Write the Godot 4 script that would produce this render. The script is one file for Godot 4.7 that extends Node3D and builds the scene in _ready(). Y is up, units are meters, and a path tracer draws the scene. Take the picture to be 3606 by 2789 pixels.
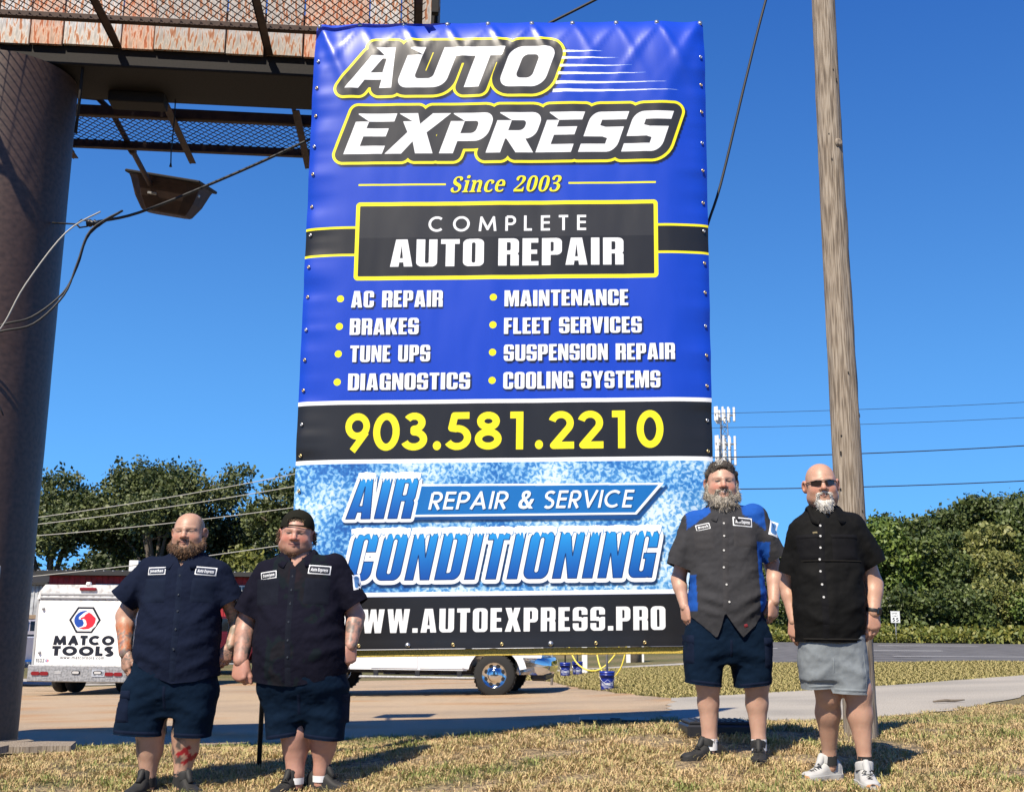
extends Node3D

# ---------------------------------------------------------------- shared state
var M := {}
var used := {}
var rng := RandomNumberGenerator.new()
var nz := FastNoiseLite.new()
const SHADE_DIR := Vector2(0.4695, 0.8829)


func _ready() -> void:
	# camera
	var cam := Camera3D.new()
	cam.name = "camera"
	cam.fov = 38.32
	cam.near = 0.1
	cam.far = 2000.0
	cam.transform = Transform3D(Basis.from_euler(Vector3(deg_to_rad(11.65), 0, 0)) * Basis(Vector3(0, 0, 1), deg_to_rad(0.55)), Vector3(0, 1.3, 0))
	add_child(cam)
	cam.current = true
	# sky
	var we := WorldEnvironment.new()
	we.name = "world_environment"
	var env := Environment.new()
	env.background_mode = Environment.BG_SKY
	var sk := ProceduralSkyMaterial.new()
	sk.sky_top_color = lin(0.008, 0.058, 0.3)
	sk.sky_horizon_color = lin(0.152, 0.485, 0.98)
	sk.sky_curve = 0.2
	sk.ground_horizon_color = lin(0.16, 0.17, 0.16)
	sk.ground_bottom_color = lin(0.09, 0.075, 0.05)
	sk.sun_angle_max = 1.0
	var sky := Sky.new()
	sky.sky_material = sk
	env.sky = sky
	env.background_energy_multiplier = 0.95
	env.tonemap_mode = Environment.TONE_MAPPER_LINEAR
	env.tonemap_exposure = 1.5
	env.sdfgi_enabled = true
	env.ssao_enabled = true
	env.ssil_enabled = true
	we.environment = env
	add_child(we)
	# sun: behind the camera on the left, shadows fall to the right and away
	var sun := DirectionalLight3D.new()
	sun.name = "sun"
	sun.light_energy = 1.6
	sun.light_color = Color(1.0, 0.955, 0.88)
	sun.light_angular_distance = 0.5
	sun.shadow_enabled = true
	var el := deg_to_rad(50.0)
	var to := Vector3(-SHADE_DIR.x * cos(el), sin(el), SHADE_DIR.y * cos(el))
	sun.basis = Basis.looking_at(-to, Vector3.UP)
	add_child(sun)
	rng.seed = 20031
	nz.seed = 7
	nz.frequency = 1.0
	nz.noise_type = FastNoiseLite.TYPE_SIMPLEX
	nz.fractal_octaves = 3
	make_materials()
	var t0 := Time.get_ticks_msec()
	build_ground()
	prints("ground", Time.get_ticks_msec() - t0)
	build_banner()
	prints("banner", Time.get_ticks_msec() - t0)
	build_billboard()
	build_buildings()
	build_trees()
	prints("trees", Time.get_ticks_msec() - t0)
	build_poles()
	build_vehicles()
	build_small_things()
	prints("things", Time.get_ticks_msec() - t0)
	build_people()
	prints("people", Time.get_ticks_msec() - t0)
	build_grass()
	prints("grass", Time.get_ticks_msec() - t0)


# ---------------------------------------------------------------- names, tags
func lin(r: float, g: float, b: float, a := 1.0) -> Color:
	var c := Color(r, g, b).linear_to_srgb()
	c.a = a
	return c


func numbered(called: String) -> String:
	var n: int = used.get(called, 0)
	used[called] = n + 1
	return called if n == 0 else "%s_%03d" % [called, n]


func tag(o: Node3D, label: String, category := "", group := "", kind := "") -> Node3D:
	if label:
		o.set_meta("label", label)
	if category:
		o.set_meta("category", category)
	if group:
		o.set_meta("group", group)
	if kind:
		o.set_meta("kind", kind)
	return o


func thing(called: String, label: String, category: String, at := Vector3.ZERO, turn := 0.0, group := "") -> Node3D:
	var o := Node3D.new()
	o.name = numbered(called)
	add_child(o)
	o.position = at
	o.rotation.y = turn
	tag(o, label, category, group)
	return o


func put(called: String, mesh: Mesh, m: Material, parent: Node3D = null, xf := Transform3D()) -> MeshInstance3D:
	var o := MeshInstance3D.new()
	o.mesh = mesh
	if m:
		o.material_override = m
	o.transform = xf
	if parent == null:
		o.name = numbered(called)
		add_child(o)
	else:
		var n := 0
		var s := called
		while parent.has_node(NodePath(s)):
			n += 1
			s = "%s_%03d" % [called, n]
		o.name = s
		parent.add_child(o)
	return o


func obj(called: String, st: SurfaceTool, m: Material, parent: Node3D = null, xf := Transform3D()) -> MeshInstance3D:
	st.generate_normals()
	return put(called, st.commit(), m, parent, xf)


func structure(o: Node3D) -> Node3D:
	o.set_meta("kind", "structure")
	return o


# ---------------------------------------------------------------- shapes
func S(smooth := false) -> SurfaceTool:
	var st := SurfaceTool.new()
	st.begin(Mesh.PRIMITIVE_TRIANGLES)
	st.set_smooth_group(0 if smooth else -1)
	return st


func tri(st: SurfaceTool, a: Vector3, b: Vector3, c: Vector3) -> void:
	st.add_vertex(a)
	st.add_vertex(b)
	st.add_vertex(c)


func quad(st: SurfaceTool, a: Vector3, b: Vector3, c: Vector3, d: Vector3) -> void:
	tri(st, a, b, c)
	tri(st, a, c, d)


func quad_uv(st: SurfaceTool, a: Vector3, b: Vector3, c: Vector3, d: Vector3, u0 := 0.0, v0 := 0.0, u1 := 1.0, v1 := 1.0) -> void:
	# a top left, b top right, c bottom right, d bottom left
	var p := [a, b, c, a, c, d]
	var t := [Vector2(u0, v0), Vector2(u1, v0), Vector2(u1, v1), Vector2(u0, v0), Vector2(u1, v1), Vector2(u0, v1)]
	for i in 6:
		st.set_uv(t[i])
		st.add_vertex(p[i])


# a box with chamfered edges
func box(st: SurfaceTool, c: Vector3, s: Vector3, b := 0.0, xf := Transform3D()) -> void:
	var h := s * 0.5
	if b <= 0.0:
		for ax in 3:
			for sg in [-1.0, 1.0]:
				var n := Vector3.ZERO
				n[ax] = sg
				var u := Vector3.ZERO
				u[(ax + 1) % 3] = 1.0
				var w := n.cross(u)
				var o := c + n * h
				var hu := u * h
				var hw := w * h
				quad(st, xf * (o - hu - hw), xf * (o - hu + hw), xf * (o + hu + hw), xf * (o + hu - hw))
		return
	b = minf(b, minf(h.x, minf(h.y, h.z)) * 0.98)
	var i := h - Vector3(b, b, b)
	for ax in 3:
		var a1 := (ax + 1) % 3
		var a2 := (ax + 2) % 3
		for sg in [-1.0, 1.0]:
			var q := []
			for k in [[-1, -1], [-1, 1], [1, 1], [1, -1]]:
				var p := Vector3.ZERO
				p[ax] = sg * h[ax]
				p[a1] = k[0] * i[a1]
				p[a2] = k[1] * i[a2]
				q.append(xf * (c + p))
			if sg > 0:
				quad(st, q[0], q[1], q[2], q[3])
			else:
				quad(st, q[3], q[2], q[1], q[0])
		# edges that run along ax
		for s1 in [-1.0, 1.0]:
			for s2 in [-1.0, 1.0]:
				var q := []
				for k in [[0, -1], [0, 1], [1, 1], [1, -1]]:
					var p := Vector3.ZERO
					p[ax] = k[1] * i[ax]
					p[a1] = s1 * (h[a1] if k[0] == 0 else i[a1])
					p[a2] = s2 * (i[a2] if k[0] == 0 else h[a2])
					q.append(xf * (c + p))
				if s1 * s2 > 0:
					quad(st, q[3], q[2], q[1], q[0])
				else:
					quad(st, q[0], q[1], q[2], q[3])
	for sx in [-1.0, 1.0]:
		for sy in [-1.0, 1.0]:
			for sz in [-1.0, 1.0]:
				var sg := Vector3(sx, sy, sz)
				var p0 := xf * (c + sg * Vector3(h.x, i.y, i.z))
				var p1 := xf * (c + sg * Vector3(i.x, h.y, i.z))
				var p2 := xf * (c + sg * Vector3(i.x, i.y, h.z))
				if sx * sy * sz > 0:
					tri(st, p0, p2, p1)
				else:
					tri(st, p0, p1, p2)


func frame_of(d: Vector3) -> Basis:
	var up := Vector3.UP if absf(d.y) < 0.95 else Vector3.RIGHT
	var x := up.cross(d).normalized()
	return Basis(x, d.cross(x).normalized(), d)


func tube(st: SurfaceTool, pts: Array, radii, sides := 8, caps := true) -> void:
	var rings := []
	var n := pts.size()
	var bx := Basis()
	for k in n:
		var d: Vector3
		if k == 0:
			d = (pts[1] - pts[0]).normalized()
			bx = frame_of(d)
		else:
			var d0: Vector3 = (pts[k] - pts[k - 1]).normalized()
			var d1: Vector3 = (pts[mini(k + 1, n - 1)] - pts[mini(k, n - 2)]).normalized()
			d = (d0 + d1).normalized()
			var x := (bx.x - d * bx.x.dot(d)).normalized()
			bx = Basis(x, d.cross(x).normalized(), d)
		var r: float = radii if radii is float else radii[k]
		var ring := []
		for s in sides:
			var a := TAU * s / sides
			ring.append(pts[k] + (bx.x * cos(a) + bx.y * sin(a)) * r)
		rings.append(ring)
	for k in n - 1:
		for s in sides:
			var t := (s + 1) % sides
			quad(st, rings[k][s], rings[k + 1][s], rings[k + 1][t], rings[k][t])
	if caps:
		for s in sides:
			var t := (s + 1) % sides
			tri(st, pts[0], rings[0][s], rings[0][t])
			tri(st, pts[n - 1], rings[n - 1][t], rings[n - 1][s])


# rings of points joined into a skin; every ring has the same count
func skin(st: SurfaceTool, rings: Array, closed := true, caps := false) -> void:
	for k in rings.size() - 1:
		var a: Array = rings[k]
		var b: Array = rings[k + 1]
		var n := a.size()
		for s in (n if closed else n - 1):
			var t := (s + 1) % n
			quad(st, a[s], b[s], b[t], a[t])
	if caps:
		for e in [0, rings.size() - 1]:
			var r: Array = rings[e]
			var m := Vector3.ZERO
			for p in r:
				m += p
			m /= r.size()
			for s in r.size():
				var t: int = (s + 1) % r.size()
				if e == 0:
					tri(st, m, r[s], r[t])
				else:
					tri(st, m, r[t], r[s])


func lathe(st: SurfaceTool, prof: Array, sides := 16, xf := Transform3D()) -> void:
	var rings := []
	for p in prof:
		var ring := []
		for s in sides:
			var a := -TAU * s / sides
			ring.append(xf * Vector3(p.x * cos(a), p.y, p.x * sin(a)))
		rings.append(ring)
	skin(st, rings)


# polygon in xy pushed along z from z0 to z1
func prism(st: SurfaceTool, poly: PackedVector2Array, z0: float, z1: float, xf := Transform3D()) -> void:
	if Geometry2D.is_polygon_clockwise(poly):
		poly = poly.duplicate()
		poly.reverse()
	var t := Geometry2D.triangulate_polygon(poly)
	var flip := xf.basis.determinant() < 0.0
	for k in range(0, t.size(), 3):
		var a := poly[t[k]]
		var b := poly[t[k + 1]]
		var c := poly[t[k + 2]]
		if (b - a).cross(c - a) < 0:
			var w := b
			b = c
			c = w
		tri(st, xf * Vector3(a.x, a.y, z1), xf * Vector3(c.x, c.y, z1), xf * Vector3(b.x, b.y, z1))
		tri(st, xf * Vector3(a.x, a.y, z0), xf * Vector3(b.x, b.y, z0), xf * Vector3(c.x, c.y, z0))
	for k in poly.size():
		var a := poly[k]
		var b := poly[(k + 1) % poly.size()]
		quad(st, xf * Vector3(a.x, a.y, z0), xf * Vector3(a.x, a.y, z1), xf * Vector3(b.x, b.y, z1), xf * Vector3(b.x, b.y, z0))


func V2(s: String) -> PackedVector2Array:
	var f := s.split_floats(" ", false)
	var p := PackedVector2Array()
	for k in range(0, f.size() - 1, 2):
		p.append(Vector2(f[k], f[k + 1]))
	return p


func V3s(s: String) -> Array:
	var f := s.split_floats(" ", false)
	var p := []
	for k in range(0, f.size() - 2, 3):
		p.append(Vector3(f[k], f[k + 1], f[k + 2]))
	return p


func raw_mesh(v: PackedVector3Array, ix: PackedInt32Array, n := PackedVector3Array(), c := PackedColorArray(), uv := PackedVector2Array()) -> ArrayMesh:
	var a := []
	a.resize(Mesh.ARRAY_MAX)
	a[Mesh.ARRAY_VERTEX] = v
	if n.is_empty():
		n = soft_normals(v, ix)
	a[Mesh.ARRAY_NORMAL] = n
	if c.size():
		a[Mesh.ARRAY_COLOR] = c
	if uv.size():
		a[Mesh.ARRAY_TEX_UV] = uv
	a[Mesh.ARRAY_INDEX] = ix
	var m := ArrayMesh.new()
	m.add_surface_from_arrays(Mesh.PRIMITIVE_TRIANGLES, a)
	return m


func soft_normals(v: PackedVector3Array, ix: PackedInt32Array) -> PackedVector3Array:
	var n := PackedVector3Array()
	n.resize(v.size())
	for k in range(0, ix.size(), 3):
		var a := v[ix[k]]
		var f := (v[ix[k + 2]] - a).cross(v[ix[k + 1]] - a)
		n[ix[k]] += f
		n[ix[k + 1]] += f
		n[ix[k + 2]] += f
	for k in n.size():
		n[k] = n[k].normalized()
	return n


func at(px: Vector3) -> Vector3:
	# (x, y, distance ahead) to world
	return Vector3(px.x, px.y, -px.z)


func smooth(a: float, b: float, x: float) -> float:
	return smoothstep(a, b, x)


# ---------------------------------------------------------------- materials
func noise_tex(freq: float, ramp: Array, size := 256, as_normal := false, bump := 4.0, kind := FastNoiseLite.TYPE_SIMPLEX_SMOOTH, oct := 4, sd := 1) -> NoiseTexture2D:
	var t := NoiseTexture2D.new()
	t.width = size
	t.height = size
	t.seamless = true
	t.generate_mipmaps = false
	var n := FastNoiseLite.new()
	n.seed = sd
	n.noise_type = kind
	n.frequency = freq
	n.fractal_octaves = oct
	t.noise = n
	if as_normal:
		t.as_normal_map = true
		t.bump_strength = bump
	elif ramp.size():
		var g := Gradient.new()
		g.offsets = PackedFloat32Array(ramp[0])
		g.colors = PackedColorArray(ramp[1])
		t.color_ramp = g
	return t


func mat(key: String, c: Color, rough := 0.8, metal := 0.0, vcol := false) -> StandardMaterial3D:
	var m := StandardMaterial3D.new()
	m.resource_name = key
	m.albedo_color = c
	m.roughness = rough
	m.metallic = metal
	m.vertex_color_use_as_albedo = vcol
	M[key] = m
	return m


func tex(m: StandardMaterial3D, t: Texture2D, scale: float, world := true) -> StandardMaterial3D:
	m.albedo_texture = t
	m.uv1_triplanar = true
	m.uv1_world_triplanar = world
	m.uv1_scale = Vector3.ONE * scale
	return m


func bump(m: StandardMaterial3D, t: Texture2D, cm: float) -> StandardMaterial3D:
	m.heightmap_enabled = true
	m.heightmap_texture = t
	m.heightmap_scale = cm
	return m


func grey(a: float) -> Color:
	return Color(a, a, a)


func make_materials() -> void:
	var fine := noise_tex(0.06, [[0.2, 0.5, 0.8], [grey(0.72), grey(0.9), grey(1.0)]], 512)
	var coarse := noise_tex(0.012, [[0.25, 0.5, 0.75], [grey(0.78), grey(0.93), grey(1.0)]], 512, false, 4.0, FastNoiseLite.TYPE_SIMPLEX_SMOOTH, 5, 3)
	var raw := noise_tex(0.05, [], 512, false, 4.0, FastNoiseLite.TYPE_SIMPLEX_SMOOTH, 4, 5)
	M["fine"] = fine
	M["coarse"] = coarse
	M["raw"] = raw
	# ground
	bump(tex(mat("soil", Color.WHITE, 0.95, 0.0, true), noise_tex(0.03, [[0.2, 0.45, 0.6, 0.8], [grey(0.62), grey(0.85), grey(0.95), grey(1.0)]], 512, false, 4.0, FastNoiseLite.TYPE_SIMPLEX_SMOOTH, 5, 9), 0.9), raw, 6.0)
	# chip seal: light stones in a tan binder
	var chips := noise_tex(0.11, [[0.0, 0.35, 0.5, 0.62, 0.8, 1.0], [lin(0.17, 0.125, 0.08), lin(0.33, 0.25, 0.165), lin(0.45, 0.345, 0.23), lin(0.55, 0.43, 0.3), lin(0.63, 0.52, 0.39), lin(0.68, 0.58, 0.46)]], 1024, false, 4.0, FastNoiseLite.TYPE_SIMPLEX, 4, 21)
	bump(tex(mat("chip_seal", Color.WHITE, 0.95, 0.0, true), chips, 0.42), chips, 2.5)
	var worn := noise_tex(0.08, [[0.0, 0.4, 0.6, 1.0], [lin(0.22, 0.205, 0.17), lin(0.33, 0.31, 0.265), lin(0.4, 0.375, 0.325), lin(0.48, 0.45, 0.4)]], 1024, false, 4.0, FastNoiseLite.TYPE_SIMPLEX, 5, 23)
	bump(tex(mat("worn_asphalt", Color.WHITE, 0.95, 0.0, true), worn, 0.4), worn, 1.5)
	tex(mat("road_asphalt", lin(0.13, 0.125, 0.12), 0.9), coarse, 0.15)
	tex(mat("concrete", lin(0.42, 0.39, 0.34), 0.9), coarse, 0.5)
	mat("road_paint", lin(0.72, 0.72, 0.7), 0.7)
	# metals, paints
	bump(tex(mat("brown_steel", lin(0.085, 0.05, 0.038), 0.5), fine, 0.6), M.coarse, 0.4)
	tex(mat("dark_steel", lin(0.012, 0.009, 0.008), 0.8), fine, 1.0)
	tex(mat("rust_steel", lin(0.06, 0.032, 0.024), 0.75), coarse, 1.0)
	tex(mat("black_paint", lin(0.012, 0.012, 0.013), 0.5), fine, 1.0)
	mat("zinc", lin(0.55, 0.56, 0.57), 0.35, 0.9)
	tex(mat("galvanised", lin(0.42, 0.43, 0.44), 0.5, 0.5), coarse, 2.0)
	mat("brass", lin(0.62, 0.47, 0.22), 0.35, 0.9)
	mat("chrome", lin(0.72, 0.73, 0.74), 0.08, 1.0)
	mat("white_paint", lin(0.78, 0.79, 0.8), 0.3)
	M.white_paint.clearcoat_enabled = true
	M.white_paint.clearcoat = 0.6
	M.white_paint.clearcoat_roughness = 0.08
	tex(mat("van_white", lin(0.8, 0.8, 0.79), 0.45), coarse, 0.8)
	mat("silver_paint", lin(0.55, 0.5, 0.53), 0.3, 0.3)
	mat("maroon_paint", lin(0.075, 0.006, 0.01), 0.25)
	mat("grey_trim", lin(0.36, 0.37, 0.38), 0.5)
	mat("glass_dark", lin(0.012, 0.014, 0.016), 0.06)
	mat("rubber", lin(0.014, 0.014, 0.014), 0.85)
	mat("black_plastic", lin(0.015, 0.015, 0.017), 0.45)
	mat("cable", lin(0.012, 0.012, 0.013), 0.6)
	mat("cable_pale", lin(0.35, 0.34, 0.31), 0.5)
	mat("beige_box", lin(0.52, 0.5, 0.42), 0.5)
	mat("red_lens", lin(0.2, 0.008, 0.01), 0.2)
	mat("amber_lens", lin(0.5, 0.2, 0.04), 0.2)
	mat("clear_lens", lin(0.5, 0.5, 0.5), 0.15)
	tex(mat("red_wall", lin(0.36, 0.012, 0.02), 0.6), coarse, 0.3)
	tex(mat("grey_metal", lin(0.5, 0.52, 0.54), 0.45, 0.1), coarse, 0.3)
	mat("black_roof", lin(0.02, 0.02, 0.02), 0.7)
	mat("door_white", lin(0.76, 0.76, 0.74), 0.6)
	mat("yellow_paint", lin(0.68, 0.5, 0.09), 0.6)
	tex(M.yellow_paint, fine, 2.0)
	mat("blue_plastic", lin(0.012, 0.03, 0.26), 0.35)
	mat("yellow_hose", lin(0.78, 0.62, 0.08), 0.45)
	mat("white_plastic", lin(0.75, 0.75, 0.73), 0.5)
	tex(mat("bare_wood", lin(0.34, 0.25, 0.17), 0.85), fine, 1.5)
	# foliage
	for d in [["leaf", 1.0], ["leaf_far", 1.0]]:
		var lf := mat(d[0], Color.WHITE, 0.55, 0.0, true)
		lf.backlight_enabled = true
		lf.backlight = Color(0.35, 0.42, 0.12)
	tex(mat("bark", lin(0.17, 0.14, 0.11), 0.95), coarse, 1.4)
	var gr := mat("grass_blade", Color.WHITE, 0.7, 0.0, true)
	gr.backlight_enabled = true
	gr.backlight = Color(0.3, 0.32, 0.12)
	# people
	var weave := noise_tex(0.22, [], 256, false, 4.0, FastNoiseLite.TYPE_SIMPLEX, 2, 31)
	var skinm := mat("skin", Color.WHITE, 0.48, 0.0, true)
	skinm.subsurf_scatter_enabled = true
	skinm.subsurf_scatter_strength = 0.06
	for k in ["cloth", "cloth_thin"]:
		var cm := mat(k, Color.WHITE, 0.9 if k == "cloth" else 0.72, 0.0, true)
		tex(cm, noise_tex(0.04, [[0.25, 0.75], [grey(0.95), grey(1.0)]], 256, false, 4.0, FastNoiseLite.TYPE_SIMPLEX_SMOOTH, 4, 33), 3.0, false)
		bump(cm, weave, 0.05)
		cm.metallic_specular = 0.18
	mat("hair", Color.WHITE, 0.7, 0.0, true)
	mat("shoe_black", lin(0.014, 0.014, 0.014), 0.7)
	mat("shoe_sole", lin(0.02, 0.02, 0.02), 0.8)
	mat("shoe_white", lin(0.42, 0.42, 0.41), 0.8)
	mat("shoe_gum", lin(0.4, 0.2, 0.09), 0.7)
	mat("sock_white", lin(0.7, 0.7, 0.7), 0.9)
	mat("sock_black", lin(0.015, 0.015, 0.016), 0.9)
	mat("button_pale", lin(0.6, 0.6, 0.58), 0.3)
	mat("button_dark", lin(0.03, 0.035, 0.045), 0.25)
	mat("lens_tint", lin(0.02, 0.012, 0.012), 0.08)
	var pw := mat("pole_wood", Color.WHITE, 0.95)
	tex(pw, noise_tex(0.03, [[0.0, 0.38, 0.48, 0.56, 0.7, 1.0], [lin(0.06, 0.045, 0.035), lin(0.17, 0.135, 0.1), lin(0.23, 0.185, 0.14), lin(0.29, 0.24, 0.185), lin(0.34, 0.29, 0.23), lin(0.38, 0.33, 0.27)]], 512, false, 4.0, FastNoiseLite.TYPE_SIMPLEX_SMOOTH, 5, 41), 1.0, false)
	pw.uv1_scale = Vector3(4.5, 0.2, 4.5)
	bump(pw, pw.albedo_texture, 0.8)


# ---------------------------------------------------------------- print: letters as outlines, filled row by row
func rr(x0: float, y0: float, x1: float, y1: float, tl := 0.0, tr := 0.0, br := 0.0, bl := 0.0) -> PackedVector2Array:
	var p := PackedVector2Array()
	for c in [[x0, y0, bl, PI], [x1, y0, br, PI * 1.5], [x1, y1, tr, 0.0], [x0, y1, tl, PI * 0.5]]:
		var r: float = c[2]
		if r <= 0.0:
			p.append(Vector2(c[0], c[1]))
			continue
		var m := Vector2(c[0] + (r if c[0] == x0 else -r), c[1] + (r if c[1] == y0 else -r))
		for k in 7:
			p.append(m + Vector2.from_angle(c[3] + k * PI / 12) * r)
	return p


func ring(x0: float, y0: float, x1: float, y1: float, r: float) -> PackedVector2Array:
	return rr(x0, y0, x1, y1, r, r, r, r)


# heavy condensed capitals: [width, [outline, +1 add or -1 take away], ...]
func heavy(ch: String) -> Array:
	match ch:
		"A": return [0.64, [V2("0 0 .155 1 .485 1 .64 0 .395 0 .378 .16 .262 .16 .245 0"), 1], [V2(".278 .31 .32 .78 .362 .31"), -1]]
		"B": return [0.6, [rr(0, 0, 0.6, 1, 0, 0.14, 0.15, 0), 1], [rr(0.25, 0.6, 0.36, 0.86, 0, 0.05, 0.05, 0), -1], [rr(0.25, 0.14, 0.36, 0.45, 0, 0.05, 0.05, 0), -1], [V2(".61 .58 .565 .53 .61 .48"), -1]]
		"C": return [0.6, [ring(0, 0, 0.6, 1, 0.17), 1], [ring(0.25, 0.13, 0.36, 0.87, 0.05), -1], [rr(0.355, 0.4, 0.62, 0.6), -1]]
		"D": return [0.6, [rr(0, 0, 0.6, 1, 0, 0.17, 0.17, 0), 1], [rr(0.25, 0.14, 0.36, 0.86, 0, 0.05, 0.05, 0), -1]]
		"E": return [0.47, [rr(0, 0, 0.25, 1), 1], [rr(0.2, 0.84, 0.46, 1), 1], [rr(0.2, 0.43, 0.43, 0.58), 1], [rr(0.2, 0, 0.47, 0.16), 1]]
		"F": return [0.46, [rr(0, 0, 0.25, 1), 1], [rr(0.2, 0.84, 0.46, 1), 1], [rr(0.2, 0.41, 0.43, 0.57), 1]]
		"G": return [0.6, [ring(0, 0, 0.6, 1, 0.17), 1], [ring(0.25, 0.13, 0.36, 0.87, 0.05), -1], [rr(0.355, 0.52, 0.62, 0.63), -1], [rr(0.3, 0.4, 0.6, 0.52), 1], [rr(0.5, 0, 0.6, 0.3), 1]]
		"H": return [0.62, [rr(0, 0, 0.25, 1), 1], [rr(0.37, 0, 0.62, 1), 1], [rr(0.2, 0.42, 0.42, 0.58), 1]]
		"I": return [0.25, [rr(0, 0, 0.25, 1), 1]]
		"K": return [0.65, [rr(0, 0, 0.25, 1), 1], [V2(".22 .45 .38 1 .64 1 .47 .52 .66 0 .4 0 .22 .55"), 1]]
		"L": return [0.46, [rr(0, 0, 0.25, 1), 1], [rr(0.2, 0, 0.46, 0.17), 1]]
		"M": return [0.82, [V2("0 0 0 1 .31 1 .41 .5 .51 1 .82 1 .82 0 .59 0 .59 .66 .48 0 .34 0 .23 .66 .23 0"), 1]]
		"N": return [0.6, [V2("0 0 0 1 .24 1 .39 .48 .39 1 .6 1 .6 0 .38 0 .21 .52 .21 0"), 1]]
		"O": return [0.6, [ring(0, 0, 0.6, 1, 0.17), 1], [ring(0.25, 0.13, 0.355, 0.87, 0.05), -1]]
		"P": return [0.58, [rr(0, 0, 0.25, 1), 1], [rr(0, 0.38, 0.58, 1, 0, 0.16, 0.16, 0), 1], [rr(0.25, 0.52, 0.34, 0.86, 0, 0.04, 0.04, 0), -1]]
		"R": return [0.6, [rr(0, 0, 0.25, 1), 1], [rr(0, 0.42, 0.6, 1, 0, 0.15, 0.1, 0), 1], [rr(0.25, 0.56, 0.36, 0.86, 0, 0.04, 0.04, 0), -1], [rr(0.355, 0, 0.6, 0.46, 0, 0.1, 0, 0), 1]]
		"S": return [0.6, [ring(0, 0, 0.6, 1, 0.17), 1], [ring(0.24, 0.58, 0.36, 0.87, 0.04), -1], [V2(".35 .58 .62 .58 .62 .68 .35 .68"), -1], [ring(0.24, 0.13, 0.36, 0.41, 0.04), -1], [V2("-.02 .32 .25 .32 .25 .42 -.02 .42"), -1], [V2(".6 .585 .5 .6 .36 .54 .36 .59 .62 .59"), -1]]
		"T": return [0.53, [rr(0.14, 0, 0.39, 1), 1], [rr(0, 0.83, 0.53, 1), 1]]
		"U": return [0.6, [rr(0, 0, 0.6, 1, 0, 0, 0.17, 0.17), 1], [rr(0.25, 0.13, 0.36, 1.05, 0, 0, 0.05, 0.05), -1]]
		"V": return [0.63, [V2("0 1 .255 1 .315 .36 .375 1 .63 1 .46 0 .17 0"), 1]]
		"W": return [0.91, [V2("0 1 .23 1 .275 .46 .345 1 .565 1 .635 .46 .68 1 .91 1 .78 0 .53 0 .455 .52 .38 0 .13 0"), 1]]
		"X": return [0.65, [V2("0 0 .16 .52 .02 1 .27 1 .325 .74 .38 1 .63 1 .49 .52 .65 0 .4 0 .325 .3 .25 0"), 1]]
		"Y": return [0.63, [V2("0 1 .25 1 .32 .66 .39 1 .63 1 .44 .42 .44 0 .19 0 .19 .42"), 1]]
		".": return [0.22, [rr(0, 0, 0.22, 0.19), 1]]
	return [0.2]


# slanted racing capitals
func racing(ch: String) -> Array:
	var cut := [V2("-.2 1.01 -.02 .99 .33 .8 -.2 .8"), -1]
	match ch:
		"A": return [1.03, [V2("0 0 .31 .8 .6 .8 .34 1 .77 1 1.03 0 .76 0 .74 .2 .37 .2 .3 0"), 1], [V2(".44 .38 .7 .38 .67 .72 .585 .72"), -1]]
		"U": return [1.06, [rr(0, 0, 1.06, 1, 0, 0, 0.24, 0.24), 1], [rr(0.33, 0.22, 0.73, 1.05, 0, 0, 0.1, 0.1), -1], cut]
		"T": return [1.09, [rr(0, 0.77, 1.09, 1, 0.02, 0.02, 0.02, 0.02), 1], [rr(0.5, 0, 0.83, 0.9), 1]]
		"O": return [1.03, [ring(0, 0, 1.03, 1, 0.26), 1], [ring(0.33, 0.21, 0.7, 0.79, 0.12), -1]]
		"E": return [0.95, [rr(0, 0, 0.95, 1), 1], [rr(0.33, 0.63, 1, 0.8), -1], [rr(0.33, 0.2, 1, 0.43), -1], [rr(0.88, 0.4, 1, 0.66), -1], cut]
		"X": return [1.1, [V2("0 0 .34 .53 .0 1 .42 1 .56 .73 .76 1 1.18 1 .78 .52 1.1 0 .7 0 .54 .3 .38 0"), 1], [V2("-.2 1.01 .0 .99 .36 .8 -.2 .8"), -1]]
		"P": return [1.0, [rr(0, 0, 0.33, 1), 1], [rr(0, 0.3, 1, 1, 0, 0.26, 0.26, 0), 1], [rr(0.33, 0.5, 0.68, 0.8, 0, 0.1, 0.1, 0), -1], cut]
		"R": return [1.06, [rr(0, 0, 0.33, 1), 1], [rr(0, 0.34, 1, 1, 0, 0.26, 0.22, 0), 1], [rr(0.33, 0.55, 0.68, 0.8, 0, 0.1, 0.1, 0), -1], [V2(".36 .4 .74 .4 1.08 0 .68 0 .36 .34"), 1], cut]
		"S": return [0.98, [rr(0, 0, 0.98, 1, 0.24, 0, 0.24, 0), 1], [V2(".34 .66 .5 .62 1.1 .62 1.1 .8 .34 .8"), -1], [V2("-.1 .2 .64 .2 .64 .34 .5 .38 -.1 .38"), -1], [V2(".97 .62 1.02 1 1.1 1 1.1 .62"), -1]]
	return [0.3]


func arc(cx: float, cy: float, rx: float, ry: float, a0: float, a1: float) -> PackedVector2Array:
	var p := PackedVector2Array()
	var n := maxi(4, int(absf(a1 - a0) / 12.0))
	for k in n + 1:
		var a := deg_to_rad(lerpf(a0, a1, float(k) / n))
		p.append(Vector2(cx + cos(a) * rx, cy + sin(a) * ry))
	return p


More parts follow.
